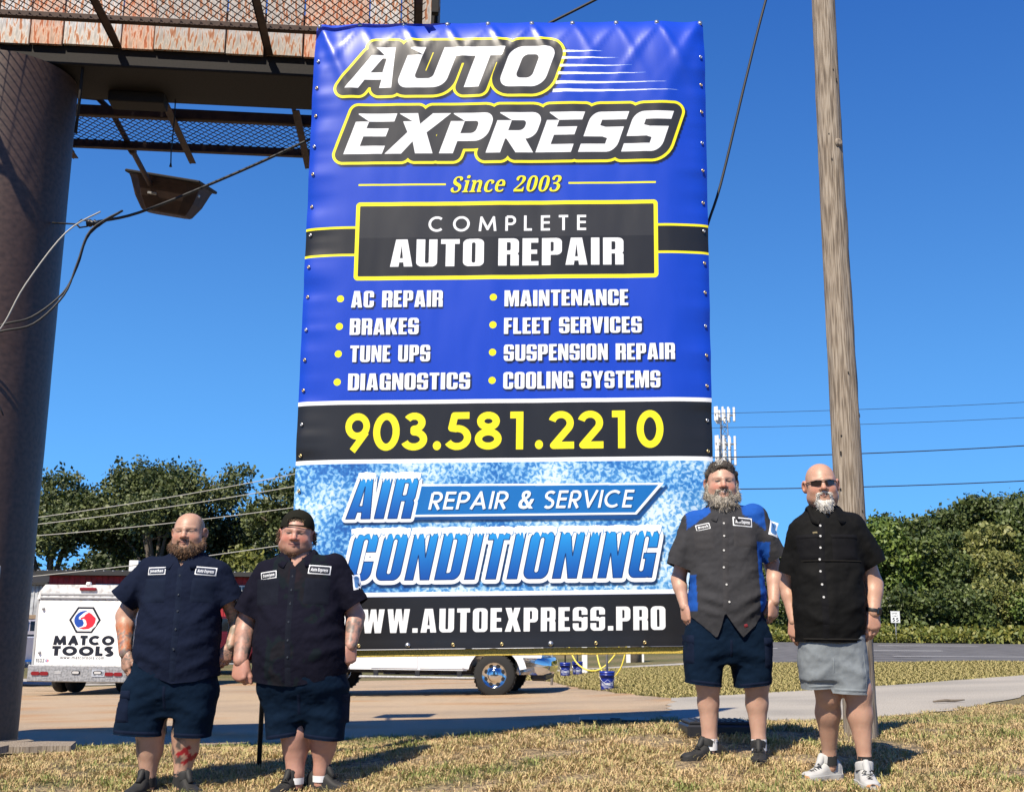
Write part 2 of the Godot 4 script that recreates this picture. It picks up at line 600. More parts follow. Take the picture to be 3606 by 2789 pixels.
# geometric letters drawn with an even stroke: [width, path, path ...]
func strokes(ch: String, w: float) -> Array:
	var h := w * 0.5
	var t := 1.0 - h
	var bowl := PackedVector2Array([Vector2(h, t), Vector2(0.32, t)]) + arc(0.32, (t + 0.44) / 2, 0.24, (t - 0.44) / 2, 90, -90) + PackedVector2Array([Vector2(h, 0.44)])
	match ch:
		"O": return [1.0, arc(0.5, 0.5, 0.5 - h, 0.5 - h, 0, 360)]
		"C": return [0.93, arc(0.5, 0.5, 0.5 - h, 0.5 - h, 48, 312)]
		"G": return [1.0, arc(0.5, 0.5, 0.5 - h, 0.5 - h, 48, 360) + V2("0.5 .5")]
		"M": return [1.06, PackedVector2Array([Vector2(h, 0), Vector2(h + 0.09, t - 0.05), Vector2(0.53, 0.14), Vector2(0.97 - h, t - 0.05), Vector2(1.06 - h, 0)])]
		"P": return [0.58, PackedVector2Array([Vector2(h, 0), Vector2(h, t)]), bowl]
		"R": return [0.62, PackedVector2Array([Vector2(h, 0), Vector2(h, t)]), bowl, V2(".26 .44 .55 0")]
		"L": return [0.48, PackedVector2Array([Vector2(h, 1), Vector2(h, h), Vector2(0.48, h)])]
		"E": return [0.54, PackedVector2Array([Vector2(0.54, t), Vector2(h, t), Vector2(h, h), Vector2(0.54, h)]), PackedVector2Array([Vector2(h, 0.52), Vector2(0.52, 0.52)])]
		"T": return [0.56, PackedVector2Array([Vector2(0, t), Vector2(0.56, t)]), V2(".28 1 .28 0")]
		"I": return [w, PackedVector2Array([Vector2(h, 0), Vector2(h, 1)])]
		"V": return [0.8, PackedVector2Array([Vector2(h * 0.9, 1), Vector2(0.4, h), Vector2(0.8 - h * 0.9, 1)])]
		"A": return [0.86, PackedVector2Array([Vector2(h, 0), Vector2(0.43, t), Vector2(0.86 - h, 0)]), V2(".2 .3 .66 .3")]
		"S": return [0.6, arc(0.3, 0.735, 0.28 - h * 0.6, 0.265 - h, 35, 270) + arc(0.3, 0.265, 0.3 - h, 0.265 - h * 0.6, 90, -145)]
		"0": return [0.7, arc(0.35, 0.5, 0.35 - h, 0.5 - h, 0, 360)]
		"1": return [0.4, PackedVector2Array([Vector2(0.4 - h, 0), Vector2(0.4 - h, t), Vector2(0.06, t)])]
		"2": return [0.68, arc(0.34, 0.68, 0.33 - h, 0.32 - h, 165, -38) + PackedVector2Array([Vector2(0.15, h), Vector2(0.68, h)])]
		"3": return [0.66, arc(0.31, 0.735, 0.27 - h * 0.8, 0.265 - h, 150, -90) + arc(0.31, 0.29, 0.34 - h, 0.29 - h, 90, -160)]
		"5": return [0.68, PackedVector2Array([Vector2(0.62, t), Vector2(0.24, t), Vector2(0.17, 0.58)]) + arc(0.31, 0.33, 0.36 - h, 0.33 - h, 100, -150)]
		"8": return [0.68, arc(0.34, 0.75, 0.29 - h, 0.25 - h, 0, 360), arc(0.34, 0.28, 0.34 - h, 0.28 - h, 0, 360)]
		"9": return [0.7, arc(0.35, 0.65, 0.35 - h, 0.35 - h, 0, 360), V2(".6 .5 .22 .0")]
		".": return [0.24, arc(0.12, 0.12, 0.02, 0.02, 0, 360)]
	return [0.32]


func font_glyph(f: Font, ch: String) -> Array:
	var ts := TextServerManager.get_primary_interface()
	var rid: RID = f.get_rids()[0]
	var gi := ts.font_get_glyph_index(rid, 100, ch.unicode_at(0), 0)
	var d: Dictionary = ts.font_get_glyph_contours(rid, 100, gi)
	var out := [ts.font_get_glyph_advance(rid, 100, gi).x / 72.0]
	if not d.has("contours"):
		return out
	var from := 0
	var holes := []
	for e in d.contours:
		var pts := []
		for k in range(from, e + 1):
			pts.append(d.points[k])
		from = e + 1
		var poly := PackedVector2Array()
		var n := pts.size()
		for k in n:
			var p: Vector3 = pts[k]
			var q: Vector3 = pts[(k + 1) % n]
			if p.z == 1:
				poly.append(Vector2(p.x, -p.y) / 72.0)
			else:
				var o: Vector3 = pts[(k + n - 1) % n]
				var a := Vector2(o.x, o.y) if o.z == 1 else Vector2(o.x + p.x, o.y + p.y) / 2
				var b := Vector2(q.x, q.y) if q.z == 1 else Vector2(q.x + p.x, q.y + p.y) / 2
				var c := Vector2(p.x, p.y)
				for s in [0.25, 0.5, 0.75, 1.0]:
					var v: Vector2 = a.lerp(c, s).lerp(c.lerp(b, s), s)
					poly.append(Vector2(v.x, -v.y) / 72.0)
		var area := 0.0
		for k in poly.size():
			area += poly[k].cross(poly[(k + 1) % poly.size()])
		if area < 0:
			out.append([poly, 1])
		else:
			holes.append([poly, -1])
	return out + holes


func system_font(called: String, weight := 400) -> SystemFont:
	var f := SystemFont.new()
	f.font_names = PackedStringArray([called])
	f.font_weight = weight
	return f


# glyphs of a line of text, placed so that it runs from x0 to x1 and from the base line up to the cap line (y runs down)
func line_of(text: String, style, x0: float, x1: float, top: float, base: float, skew := 0.0, gap := 0.05, weight := 0.15) -> Array:
	var made := []
	var w := 0.0
	var H := base - top
	for k in text.length():
		var g := []
		var ch := text[k]
		if ch == " ":
			w += 0.32 + gap
			continue
		if style is Font:
			g = font_glyph(style, ch)
		elif style == "heavy":
			g = heavy(ch)
		elif style == "racing":
			g = racing(ch)
		else:
			var s := strokes(ch, weight)
			g = [s[0]]
			for i in range(1, s.size()):
				var path: PackedVector2Array = s[i]
				var shut: bool = path[0].distance_to(path[path.size() - 1]) < 0.001
				var big := PackedVector2Array()
				for v in path:
					big.append(v * 1000.0)
				var dl := weight * 500.0 if ch != "." else 100.0
				var got := []
				if shut:
					big.remove_at(big.size() - 1)
					got = Geometry2D.offset_polyline(big, dl, Geometry2D.JOIN_ROUND, Geometry2D.END_JOINED)
				else:
					got = Geometry2D.offset_polyline(big, dl, Geometry2D.JOIN_MITER if path.size() < 6 else Geometry2D.JOIN_ROUND, Geometry2D.END_BUTT)
				var most := 0.0
				for q in got:
					most = maxf(most, absf(area_of(q)))
				for q in got:
					var r := PackedVector2Array()
					for v in q:
						r.append(v / 1000.0)
					g.append([r, 1 if absf(area_of(q)) > most * 0.99 else -1])
		made.append([w, g])
		w += g[0] + gap
	w -= gap
	var sx := (x1 - x0) / w
	var out := []
	for m in made:
		var parts := []
		for i in range(1, m[1].size()):
			var q := PackedVector2Array()
			for v in m[1][i][0]:
				q.append(Vector2(x0 + (m[0] + v.x) * sx + skew * v.y * H, base - v.y * H))
			parts.append([q, m[1][i][1]])
		out.append(parts)
	return out


func area_of(q: PackedVector2Array) -> float:
	var a := 0.0
	for k in q.size():
		a += q[k].cross(q[(k + 1) % q.size()])
	return a


func spans_of(poly: PackedVector2Array, y: float) -> Array:
	var xs := []
	var n := poly.size()
	var p := poly[n - 1]
	for k in n:
		var q := poly[k]
		if (p.y <= y) != (q.y <= y):
			xs.append(p.x + (q.x - p.x) * (y - p.y) / (q.y - p.y))
		p = q
	xs.sort()
	return xs


# paint glyphs; grow widens (or thins) them; colours run from c0 at the top to c1 at the base
func paint(im: Image, glyphs: Array, px: float, grow: float, c0: Color, c1 = null, y0 := 0.0, y1 := 1.0, shift := Vector2.ZERO) -> void:
	for g in glyphs:
		var parts := []
		var lo := 1e9
		var hi := -1e9
		for p in g:
			var q := PackedVector2Array()
			for v in p[0]:
				q.append((v + shift) * px)
			var list := [q]
			if grow != 0.0:
				if area_of(q) < 0:
					q.reverse()
				list = Geometry2D.offset_polygon(q, grow * px * p[1], Geometry2D.JOIN_ROUND)
			for r in list:
				parts.append([r, p[1]])
				if p[1] > 0:
					for v in r:
						lo = minf(lo, v.y)
						hi = maxf(hi, v.y)
		for y in range(maxi(0, int(lo)), mini(im.get_height() - 1, int(hi) + 1) + 1):
			var fill := []
			for p in parts:
				var xs := spans_of(p[0], y + 0.5)
				for k in range(0, xs.size() - 1, 2):
					var a: float = xs[k]
					var b: float = xs[k + 1]
					var next := []
					if p[1] > 0:
						for s in fill:
							if s[1] < a or s[0] > b:
								next.append(s)
							else:
								a = minf(a, s[0])
								b = maxf(b, s[1])
						next.append([a, b])
					else:
						for s in fill:
							if s[1] <= a or s[0] >= b:
								next.append(s)
							else:
								if s[0] < a:
									next.append([s[0], a])
								if s[1] > b:
									next.append([b, s[1]])
					fill = next
			if fill.is_empty():
				continue
			var c := c0
			if c1 != null:
				c = c0.lerp(c1, clampf((y / px - y0) / (y1 - y0), 0, 1))
			for s in fill:
				var a := int(round(s[0]))
				var b := int(round(s[1]))
				if b > a:
					im.fill_rect(Rect2i(a, y, b - a, 1), c)


func shape(poly: PackedVector2Array) -> Array:
	return [[[poly, 1]]]


func block(im: Image, px: float, x0: float, y0: float, x1: float, y1: float, c: Color) -> void:
	im.fill_rect(Rect2i(int(round(x0 * px)), int(round(y0 * px)), int(round((x1 - x0) * px)), int(round((y1 - y0) * px))), c)


func printed(im: Image, half := true) -> ImageTexture:
	if half:
		im.resize(im.get_width() / 2, im.get_height() / 2, Image.INTERPOLATE_BILINEAR)
	return ImageTexture.create_from_image(im)


# ---------------------------------------------------------------- the banner on its frame
func banner_print() -> ImageTexture:
	var W := 310.0
	var Hc := 494.0
	var px := 2560.0 / W
	var im := Image.create(2560, int(Hc * px), false, Image.FORMAT_RGBA8)
	var blue := Color8(12, 62, 184)
	var black := Color8(27, 27, 30)
	var dark := Color8(44, 44, 46)
	var white := Color8(238, 240, 242)
	var yellow := Color8(250, 234, 30)
	im.fill(blue)
	# the ice picture
	var iw := 1280
	var ih := int(96.0 * px / 2)
	var n := FastNoiseLite.new()
	n.seed = 5
	n.noise_type = FastNoiseLite.TYPE_SIMPLEX
	n.frequency = 0.055
	n.fractal_octaves = 4
	n.domain_warp_enabled = true
	n.domain_warp_amplitude = 26.0
	n.domain_warp_frequency = 0.045
	var a := n.get_image(iw, ih, false, false, true).get_data()
	var n2 := FastNoiseLite.new()
	n2.seed = 8
	n2.frequency = 0.004
	var b := n2.get_image(iw, ih, false, false, true).get_data()
	var n3 := FastNoiseLite.new()
	n3.seed = 12
	n3.noise_type = FastNoiseLite.TYPE_CELLULAR
	n3.cellular_return_type = FastNoiseLite.RETURN_DISTANCE2_SUB
	n3.frequency = 0.02
	n3.domain_warp_enabled = true
	n3.domain_warp_amplitude = 18.0
	var c := n3.get_image(iw, ih, false, false, true).get_data()
	var ice := PackedByteArray()
	ice.resize(iw * ih * 4)
	for k in iw * ih:
		var u := float(k % iw) / iw
		var f := a[k] / 255.0
		var broad := b[k] / 255.0
		var crack := clampf(1.0 - c[k] / 40.0, 0, 1)
		var l := smoothstep(0.38, 0.68, f + (broad - 0.5) * 0.55 + u * 0.05)
		var v := 0.3 + (broad - 0.5) * 0.7 + l * 0.34 + (f - 0.5) * 0.5 + crack * 0.1 + u * 0.16
		v = clampf(v, 0.0, 1.0)
		ice[k * 4] = int(lerpf(34, 206, v ** 1.5))
		ice[k * 4 + 1] = int(lerpf(88, 224, v))
		ice[k * 4 + 2] = int(lerpf(158, 240, v ** 0.7))
		ice[k * 4 + 3] = 255
	var pic := Image.create_from_data(iw, ih, false, Image.FORMAT_RGBA8, ice)
	pic.resize(2560, ih * 2, Image.INTERPOLATE_BILINEAR)
	im.blit_rect(pic, Rect2i(0, 0, 2560, ih * 2), Vector2i(0, int(360 * px)))
	block(im, px, 0, 313, W, 316, white)
	block(im, px, 0, 316, W, 357.3, black)
	block(im, px, 0, 357.3, W, 360.4, white)
	block(im, px, 0, 454, W, 457.2, white)
	block(im, px, 0, 457.2, W, 494, black)
	# band behind the boxed words
	block(im, px, 0, 176.6, W, 200.6, yellow)
	block(im, px, 0, 178.6, W, 198.6, black)
	# letters
	var top := []
	for d in [["A", 25.9, 62.6], ["U", 65.4, 103.9], ["T", 101.6, 140.2], ["O", 145.4, 181.5]]:
		top += line_of(d[0], "racing", d[1], d[2], 26.2, 61.6, 0.33)
	var low := []
	for d in [["E", 27.0, 57.0], ["X", 58.9, 96.3], ["P", 101.1, 134.0], ["R", 137.3, 173.6], ["E", 176.0, 203.5], ["S", 209.0, 238.0], ["S", 242.5, 273.0]]:
		low += line_of(d[0], "racing", d[1], d[2], 83.6, 117.3, 0.33)
	var since := line_of("Since", system_font("Droid Serif", 700), 110.0, 152.0, 136.6, 149.6, 0.24, 0.03) + line_of("2003", system_font("Droid Serif", 700), 158.5, 195.0, 136.6, 149.6, 0.24, 0.03)
	var items := []
	for d in [["AC REPAIR", 37.6, 106.8, 228.2, 241.2], ["BRAKES", 37.3, 89.2, 249.8, 262.6], ["TUNE UPS", 38.3, 98.3, 270.8, 283.6], ["DIAGNOSTICS", 37.5, 128.7, 292.4, 305.2], ["MAINTENANCE", 153.5, 247.3, 228.9, 241.6], ["FLEET SERVICES", 153.4, 257.3, 250.4, 263.0], ["SUSPENSION REPAIR", 153.6, 282.1, 271.2, 284.0], ["COOLING SYSTEMS", 153.4, 270.9, 292.5, 305.5]]:
		items += line_of(d[0], "heavy", d[1], d[2], d[3], d[4], 0.0, 0.075)
	var dots := []
	for y in [234.3, 255.9, 277.2, 298.8]:
		for x in [29.4, 145.1]:
			dots += shape(arc(x, y, 2.75, 2.75, 0, 350))
	var air := line_of("AIR", "heavy", 39.5, 87.0, 371.0, 401.0, 0.2, 0.1)
	var cond := line_of("CONDITIONING", "heavy", 40.5, 263.0, 411.5, 445.5, 0.2, 0.13)
	var tagp := shape(V2("90 376 272.6 377 252.3 400 88 400"))
	# one soft printed shadow layer
	var q := px / 4.0
	var sh := Image.create(640, im.get_height() / 4, false, Image.FORMAT_RGBA8)
	sh.fill(Color(0, 0, 0, 0))
	var sc := Color(0, 0, 0, 0.75)
	paint(sh, top, q, 8.6, sc, null, 0, 1, Vector2(1.6, 2.0))
	paint(sh, low, q, 8.6, sc, null, 0, 1, Vector2(1.6, 2.0))
	paint(sh, since, q, 0.2, sc, null, 0, 1, Vector2(0.6, 0.7))
	paint(sh, items, q, 0.2, sc, null, 0, 1, Vector2(0.7, 0.9))
	paint(sh, tagp, q, 0.4, Color(0, 0.1, 0.25, 0.8), null, 0, 1, Vector2(2.2, 3.0))
	paint(sh, air, q, 2.6, Color(0, 0.1, 0.25, 0.8), null, 0, 1, Vector2(1.0, 1.6))
	paint(sh, cond, q, 3.0, Color(0, 0.1, 0.25, 0.8), null, 0, 1, Vector2(1.2, 2.0))
	sh.resize(260, sh.get_height() * 260 / 640, Image.INTERPOLATE_BILINEAR)
	sh.resize(2560, im.get_height(), Image.INTERPOLATE_CUBIC)
	im.blend_rect(sh, Rect2i(0, 0, 2560, im.get_height()), Vector2i.ZERO)
	for g in [top, low]:
		paint(im, g, px, 8.7, yellow)
		paint(im, g, px, 6.5, dark)
		paint(im, g, px, 0.0, white)
	# speed lines beside the first word
	for d in [[197.5, 30.9, 229.5, 1.1], [196.5, 36.9, 242, 1.2], [195, 43.8, 252.5, 1.25], [193.5, 50.6, 264.7, 1.3], [191.8, 58.5, 281.6, 1.4], [189.5, 65.4, 291.3, 1.5]]:
		paint(im, shape(PackedVector2Array([Vector2(d[0], d[1] - d[3]), Vector2(d[2], d[1]), Vector2(d[0] - 0.6, d[1] + d[3])])), px, 0, white)
	paint(im, since, px, 0, yellow)
	block(im, px, 39.9, 142.2, 107.2, 143.8, yellow)
	block(im, px, 201.8, 142.2, 269.2, 143.8, yellow)
	paint(im, shape(ring(38.7, 157.2, 270.4, 220, 3.2)), px, 0, yellow)
	paint(im, shape(ring(41.8, 160.4, 267.3, 216.8, 0.8)), px, 0, dark)
	block(im, px, 41.9, 186.0, 267.2, 216.2, black)
	paint(im, line_of("COMPLETE", "strokes", 94.5, 215.4, 169.0, 181.5, 0, 0.52, 0.155), px, 0, white)
	paint(im, line_of("AUTO", "heavy", 66, 137.5, 187.6, 209.4, 0, 0.1) + line_of("REPAIR", "heavy", 148.3, 244, 187.6, 209.4, 0, 0.1), px, 0, white)
	paint(im, items, px, 0, white)
	paint(im, dots, px, 0, yellow)
	var digits := [["9", 36.8, 55], ["0", 57.5, 77.2], ["3", 78.8, 98], [".", 102, 108], ["5", 110.8, 130.5], ["8", 132.9, 152.8], ["1", 157.2, 168.8], [".", 177.5, 183.5], ["2", 187, 206.5], ["2", 208.6, 228.3], ["1", 232.8, 244.4], ["0", 252.8, 272.8]]
	for d in digits:
		paint(im, line_of(d[0], "strokes", d[1], d[2], 322.6, 351.0, 0, 0.1, 0.185), px, 0, yellow)
	# the ribbon and the frosted words
	paint(im, shape(V2("90 399 254 400.5 274.5 378 274.8 380.5 254.8 403.4 90 402")), px, 0, Color8(16, 70, 130))
	paint(im, tagp, px, 0, white)
	paint(im, shape(V2("90 377.6 268.6 378.4 251.2 398.4 88 398.4")), px, 0, Color8(18, 104, 176))
	var rs := line_of("REPAIR", "strokes", 99.6, 156.5, 381.8, 394.8, 0.2, 0.14, 0.15) + line_of("&", system_font("Droid Sans", 700), 164.5, 176.5, 381.8, 394.8, 0.2) + line_of("SERVICE", "strokes", 183.5, 248.5, 381.8, 394.8, 0.2, 0.14, 0.15)
	paint(im, rs, px, 0.15, Color8(10, 60, 110), null, 0, 1, Vector2(0.5, 0.7))
	paint(im, rs, px, 0, white)
	for g in [[air, 371.0, 401.0, 2.7], [cond, 411.5, 445.5, 3.1]]:
		paint(im, g[0], px, g[3], white)
		paint(im, g[0], px, 0.25, Color8(10, 44, 96))
		paint(im, g[0], px, -0.35, Color8(38, 150, 220), Color8(14, 74, 158), g[1], g[2])
		# snow lying on every letter, with icicles
		for l in g[0]:
			var x0 := 1e9
			var x1 := -1e9
			for p in l:
				if p[1] > 0:
					for v in p[0]:
						if v.y < g[1] + 7.0:
							x0 = minf(x0, v.x)
							x1 = maxf(x1, v.x)
			var snow := PackedVector2Array()
			var m := 16
			for k in m + 1:
				var t := float(k) / m
				snow.append(Vector2(lerpf(x0 - 2.2, x1 + 2.0, t), g[1] - 2.6 - 1.2 * sin(PI * t) ** 0.5 - rng.randf() * 0.8))
			for k in m + 1:
				var t := 1.0 - float(k) / m
				var drip := 0.2 + rng.randf() * 1.2 + (1.2 + 3.6 * rng.randf() if k % 4 == 1 else 0.0)
				snow.append(Vector2(lerpf(x0 - 1.8, x1 + 1.4, t), g[1] + drip))
			var under := PackedVector2Array()
			for v in snow:
				under.append(v + Vector2(0.3, 0.5))
			paint(im, shape(under), px, 0, Color8(20, 96, 160))
			paint(im, shape(snow), px, 0, white)
	paint(im, line_of("WWW.AUTOEXPRESS.PRO", "heavy", 36.0, 272.6, 465.9, 482.6, 0, 0.115), px, 0, white)
	return printed(im)


func build_banner() -> void:
	# frame and sheet stand 8.34 m ahead; the sheet is 3.1 m by 4.93 m
	var tl := Vector3(-1.612, 6.10, -8.34)
	var trr := Vector3(1.522, 6.165, -8.34)
	var bl := Vector3(-1.600, 1.148, -8.34)
	var br := Vector3(1.490, 1.212, -8.34)
	var root := thing("sign_frame", "tall black steel sign frame on two posts behind the blue banner", "sign frame", Vector3(-0.05, 0.35, -8.42))
	var o := root.position
	var st := S()
	for d in [[-1.545, 0.30], [1.445, 0.42]]:
		st = S()
		box(st, Vector3(d[0], (d[1] + 6.0) / 2, -8.5) - o, Vector3(0.12, 6.0 - d[1] + 0.1, 0.1), 0.006)
		obj("post", st, M.black_paint, root)
	for y in [1.26, 2.2, 3.2, 4.2, 5.2, 6.02]:
		st = S()
		box(st, Vector3(-0.05, y, -8.475) - o, Vector3(2.87, 0.08, 0.06), 0.004)
		obj("crossbar", st, M.black_paint, root)
	st = S()
	box(st, Vector3(-0.05, 3.63, -8.43) - o, Vector3(3.0, 4.76, 0.02))
	obj("backing_panel", st, M.black_paint, root)
	# the yellow board that the lower hem hangs over
	st = S()
	box(st, Vector3(-0.052, 1.152, -8.375), Vector3(3.1, 0.05, 0.04), 0.003, Transform3D(Basis(Vector3(0, 0, 1), 0.0205), Vector3(0.024, 0, 0)))
	tag(obj("timber_rail", st, M.yellow_paint), "yellow painted timber rail along the lower edge of the banner", "timber rail")
	# conduit beside the near post
	st = S(true)
	tube(st, [Vector3(-1.72, 0.22, -8.2), Vector3(-1.72, 1.2, -8.2), Vector3(-1.70, 1.5, -8.3)], 0.017, 8)
	tube(st, [Vector3(-1.72, 0.3, -8.2), Vector3(-1.72, 0.38, -8.2)], 0.027, 8)
	tag(obj("conduit_pipe", st, M.black_paint), "thin black conduit pipe rising beside the post behind the man in the cap", "pipe")
	# the sheet
	var nx := 124
	var ny := 190
	var v := PackedVector3Array()
	var uv := PackedVector2Array()
	var ix := PackedInt32Array()
	var gx := []
	for k in 10:
		gx.append(0.007 + k * 0.1095)
	for j in ny + 1:
		for i in nx + 1:
			var u := float(i) / nx
			var t := float(j) / ny
			var p := tl.lerp(trr, u).lerp(bl.lerp(br, u), t)
			var z := 0.0
			var dn := t * 4.93
			# tension folds that run down from the top eyelets, slanting inwards
			for k in 10:
				var dx: float = (u - gx[k]) * 3.1
				for lean in [-0.62, 0.42]:
					var off: float = dx - lean * dn
					var w := 0.018 + dn * 0.05
					var am := 0.017 * exp(-dn * 2.4) * smoothstep(0.0, 0.12, dn) * (0.45 + 0.9 * absf(nz.get_noise_2d(k * 3.7, lean * 9)))
					z += am * exp(-(off / w) ** 2)
				z -= 0.012 * exp(-dn * 7.0) * (1.0 - exp(-(dx / 0.09) ** 2))
			# slack towards the corners
			for e in [0.0, 1.0]:
				var dx: float = absf(u - e) * 3.1
				var off: float = dx - 0.42 * dn - 0.03
				z += 0.028 * exp(-(off / 0.06) ** 2) * exp(-dn * 2.2)
				# the sheet wraps round the frame at its sides
				z -= 0.035 * exp(-dx / 0.045) + 0.035 * smoothstep(0.34, 0.0, dx) * (0.7 + 0.5 * nz.get_noise_1d(t * 9 + e * 40))
				# pulls between the side eyelets
				z += 0.006 * exp(-dx / 0.12) * cos(t * 20.4 * TAU / 1.42)
			z += 0.004 * nz.get_noise_2d(u * 3.2, t * 1.6) + 0.0022 * nz.get_noise_2d(u * 9.0, t * 4.0 + 60)
			z += 0.0022 * sin(u * 31.0) * smoothstep(0.0, 0.1, t) * (1 - t)
			# hem
			z += 0.003 * smoothstep(0.985, 0.995, t)
			v.append(p + Vector3(0, 0, z + 0.012))
			uv.append(Vector2(u, t))
	for j in ny:
		for i in nx:
			var a := j * (nx + 1) + i
			ix.append_array([a, a + 1, a + nx + 2, a, a + nx + 2, a + nx + 1])
	var vinyl := StandardMaterial3D.new()
	vinyl.resource_name = "printed_vinyl"
	vinyl.albedo_texture = banner_print()
	vinyl.roughness = 0.4
	vinyl.metallic_specular = 0.5
	var sheet := put("banner", raw_mesh(v, ix, PackedVector3Array(), PackedColorArray(), uv), vinyl)
	tag(sheet, "tall blue printed vinyl banner advertising a car repair shop", "banner")
	# eyelets and screws round the edge
	var eye := S(true)
	lathe(eye, [Vector2(0.005, 0.0), Vector2(0.005, 0.004), Vector2(0.009, 0.005), Vector2(0.013, 0.002), Vector2(0.014, 0.0)], 14, Transform3D(Basis(Vector3(1, 0, 0), PI / 2), Vector3.ZERO))
	eye.generate_normals()
	var ring_mesh := eye.commit()
	var scr := S(true)
	lathe(scr, [Vector2(0.019, 0.0), Vector2(0.019, 0.003), Vector2(0.009, 0.005), Vector2(0.006, 0.009), Vector2(0.0, 0.01)], 14, Transform3D(Basis(Vector3(1, 0, 0), PI / 2), Vector3.ZERO))
	scr.generate_normals()
	var screw_mesh := scr.commit()
	for k in 10:
		var u: float = gx[k]
		var j := 1
		var i := clampi(int(round(u * nx)), 1, nx - 1)
		put("washer_screw", screw_mesh, M.zinc, sheet, Transform3D(Basis(), v[j * (nx + 1) + i] + Vector3(0, 0, 0.002)))
	for e in [1, nx - 1]:
		for k in 18:
			var j := 14 + int(k * 9.45)
			var yaw := -0.5 if e == 1 else 0.5
			put("eyelet", ring_mesh, M.brass if k % 3 else M.zinc, sheet, Transform3D(Basis(Vector3.UP, yaw), v[j * (nx + 1) + e * 1] + Vector3(0.012 if e == 1 else -0.012, 0, 0.014)))
	for k in 9:
		var i := 8 + int(k * 13.6)
		put("eyelet", screw_mesh if k % 3 == 2 else ring_mesh, M.zinc if k % 3 == 2 else M.brass, sheet, Transform3D(Basis(), v[(ny - 1) * (nx + 1) + i] + Vector3(0, 0, 0.004)))


# ---------------------------------------------------------------- ground
var lot_poly := V2("-60 9 -8 11.4 -5.2 12.3 -3.9 12.7 -2.75 13.25 -1.5 13.8 0.2 14.0 1.8 14.05 2.3 17 2.75 19.9 1.6 24.4 0.9 30 -2 33 -60 32")
var drive_poly := V2("1.8 14.05 3.0 14.2 4.3 14.0 6.0 15.2 8.6 18.6 14 22.5 40 26 60 33 40 33.5 17 30.5 12.6 26 10.6 23.6 8.2 22.2 6.6 21.3 4.6 20.5 2.75 19.9 2.3 17")
var road_poly := V2("8.0 62 7.6 50 8.6 38 10.8 34.4 14 31.4 17 30.5 40 33.5 200 52 420 75 420 190 200 130 60 84 25 76 8 74")
var walk_poly := V2("-60 30.5 -60 38.5 -20 37.5 -9.5 36.4 -9.5 33.5 -20 33")
var path_poly := V2("0.6 36 4 38.2 8.4 40.5 8.4 42 4 40 0.6 38")


# height of the land at x, and at d metres ahead of the camera
func land(x: float, d: float) -> float:
	var base := 0.12 + (0.045 if x > 0 else 0.03) * clampf(x, -12.0, 13.0) - 0.006 * (clampf(d, 0.0, 40.0) - 13.0)
	base += 0.2 * smooth(38.0, 75.0, d) + 0.35 * smooth(30.0, 60.0, d) * smooth(-4.0, -12.0, x)
	var mound := 0.30 + 0.25 * smooth(-2.2, 1.6, x) + 0.06 * clampf(d - 7.25, -1.5, 1.0) - 0.035 * exp(-((x + 1.1) / 0.4) ** 2) - 0.03 * exp(-((x - 1.9) / 0.5) ** 2 - ((d - 6.6) / 0.5) ** 2) + 0.05 * exp(-((x - 0.2) / 1.6) ** 2 - ((d - 8.3) / 0.9) ** 2)
	mound += 0.016 * nz.get_noise_2d(x * 0.9, d * 0.9) + 0.006 * nz.get_noise_2d(x * 4.0, d * 4.0)
	mound -= 0.25 * smooth(5.5, 2.0, d)
	return lerpf(base, mound, smooth(13.0, 8.8, d))


func edge_distance(poly: PackedVector2Array, p: Vector2) -> float:
	# positive inside
	var best := 1e9
	for k in poly.size():
		best = minf(best, p.distance_to(Geometry2D.get_closest_point_to_segment(p, poly[k], poly[(k + 1) % poly.size()])))
	return best if Geometry2D.is_point_in_polygon(p, poly) else -best


func soil_color(x: float, d: float) -> Color:
	var dry := Color(0.34, 0.245, 0.13)
	var green := Color(0.105, 0.115, 0.04)
	var sand := Color(0.46, 0.345, 0.2)
	var g := smooth(-0.2, 0.3, nz.get_noise_2d(x * 0.5 + 9, d * 0.7) + 0.45 * smooth(9.0, 11.0, d) - 0.12)
	var c := dry.lerp(green, g * 0.8)
	var s := smooth(0.28, 0.5, nz.get_noise_2d(x * 0.8 + 31, d * 1.3) + 0.35 * exp(-((x - 1.7) / 1.1) ** 2 - ((d - 7.7) / 0.6) ** 2) + 0.3 * exp(-((x - 3.6) / 0.8) ** 2 - ((d - 7.6) / 0.4) ** 2) + 0.3 * exp(-((x + 1.5) / 0.35) ** 2 - ((d - 7.9) / 0.3) ** 2))
	c = c.lerp(sand, s * 0.9 * smooth(13, 11, d))
	if d > 14.0:
		c = Color(0.2, 0.195, 0.06).lerp(Color(0.34, 0.27, 0.12), smooth(-0.25, 0.4, nz.get_noise_2d(x * 0.16, d * 0.3)))
	return c


func grid_sheet(xs: Array, ds: Array, h: Callable, col: Callable) -> ArrayMesh:
	var v := PackedVector3Array()
	var c := PackedColorArray()
	var ix := PackedInt32Array()
	for d in ds:
		for x in xs:
			v.append(Vector3(x, h.call(x, d), -d))
			c.append(col.call(x, d))
	var n := xs.size()
	for j in ds.size() - 1:
		for i in n - 1:
			var a := j * n + i
			ix.append_array([a, a + n, a + n + 1, a, a + n + 1, a + 1])
	return raw_mesh(v, ix, PackedVector3Array(), c)


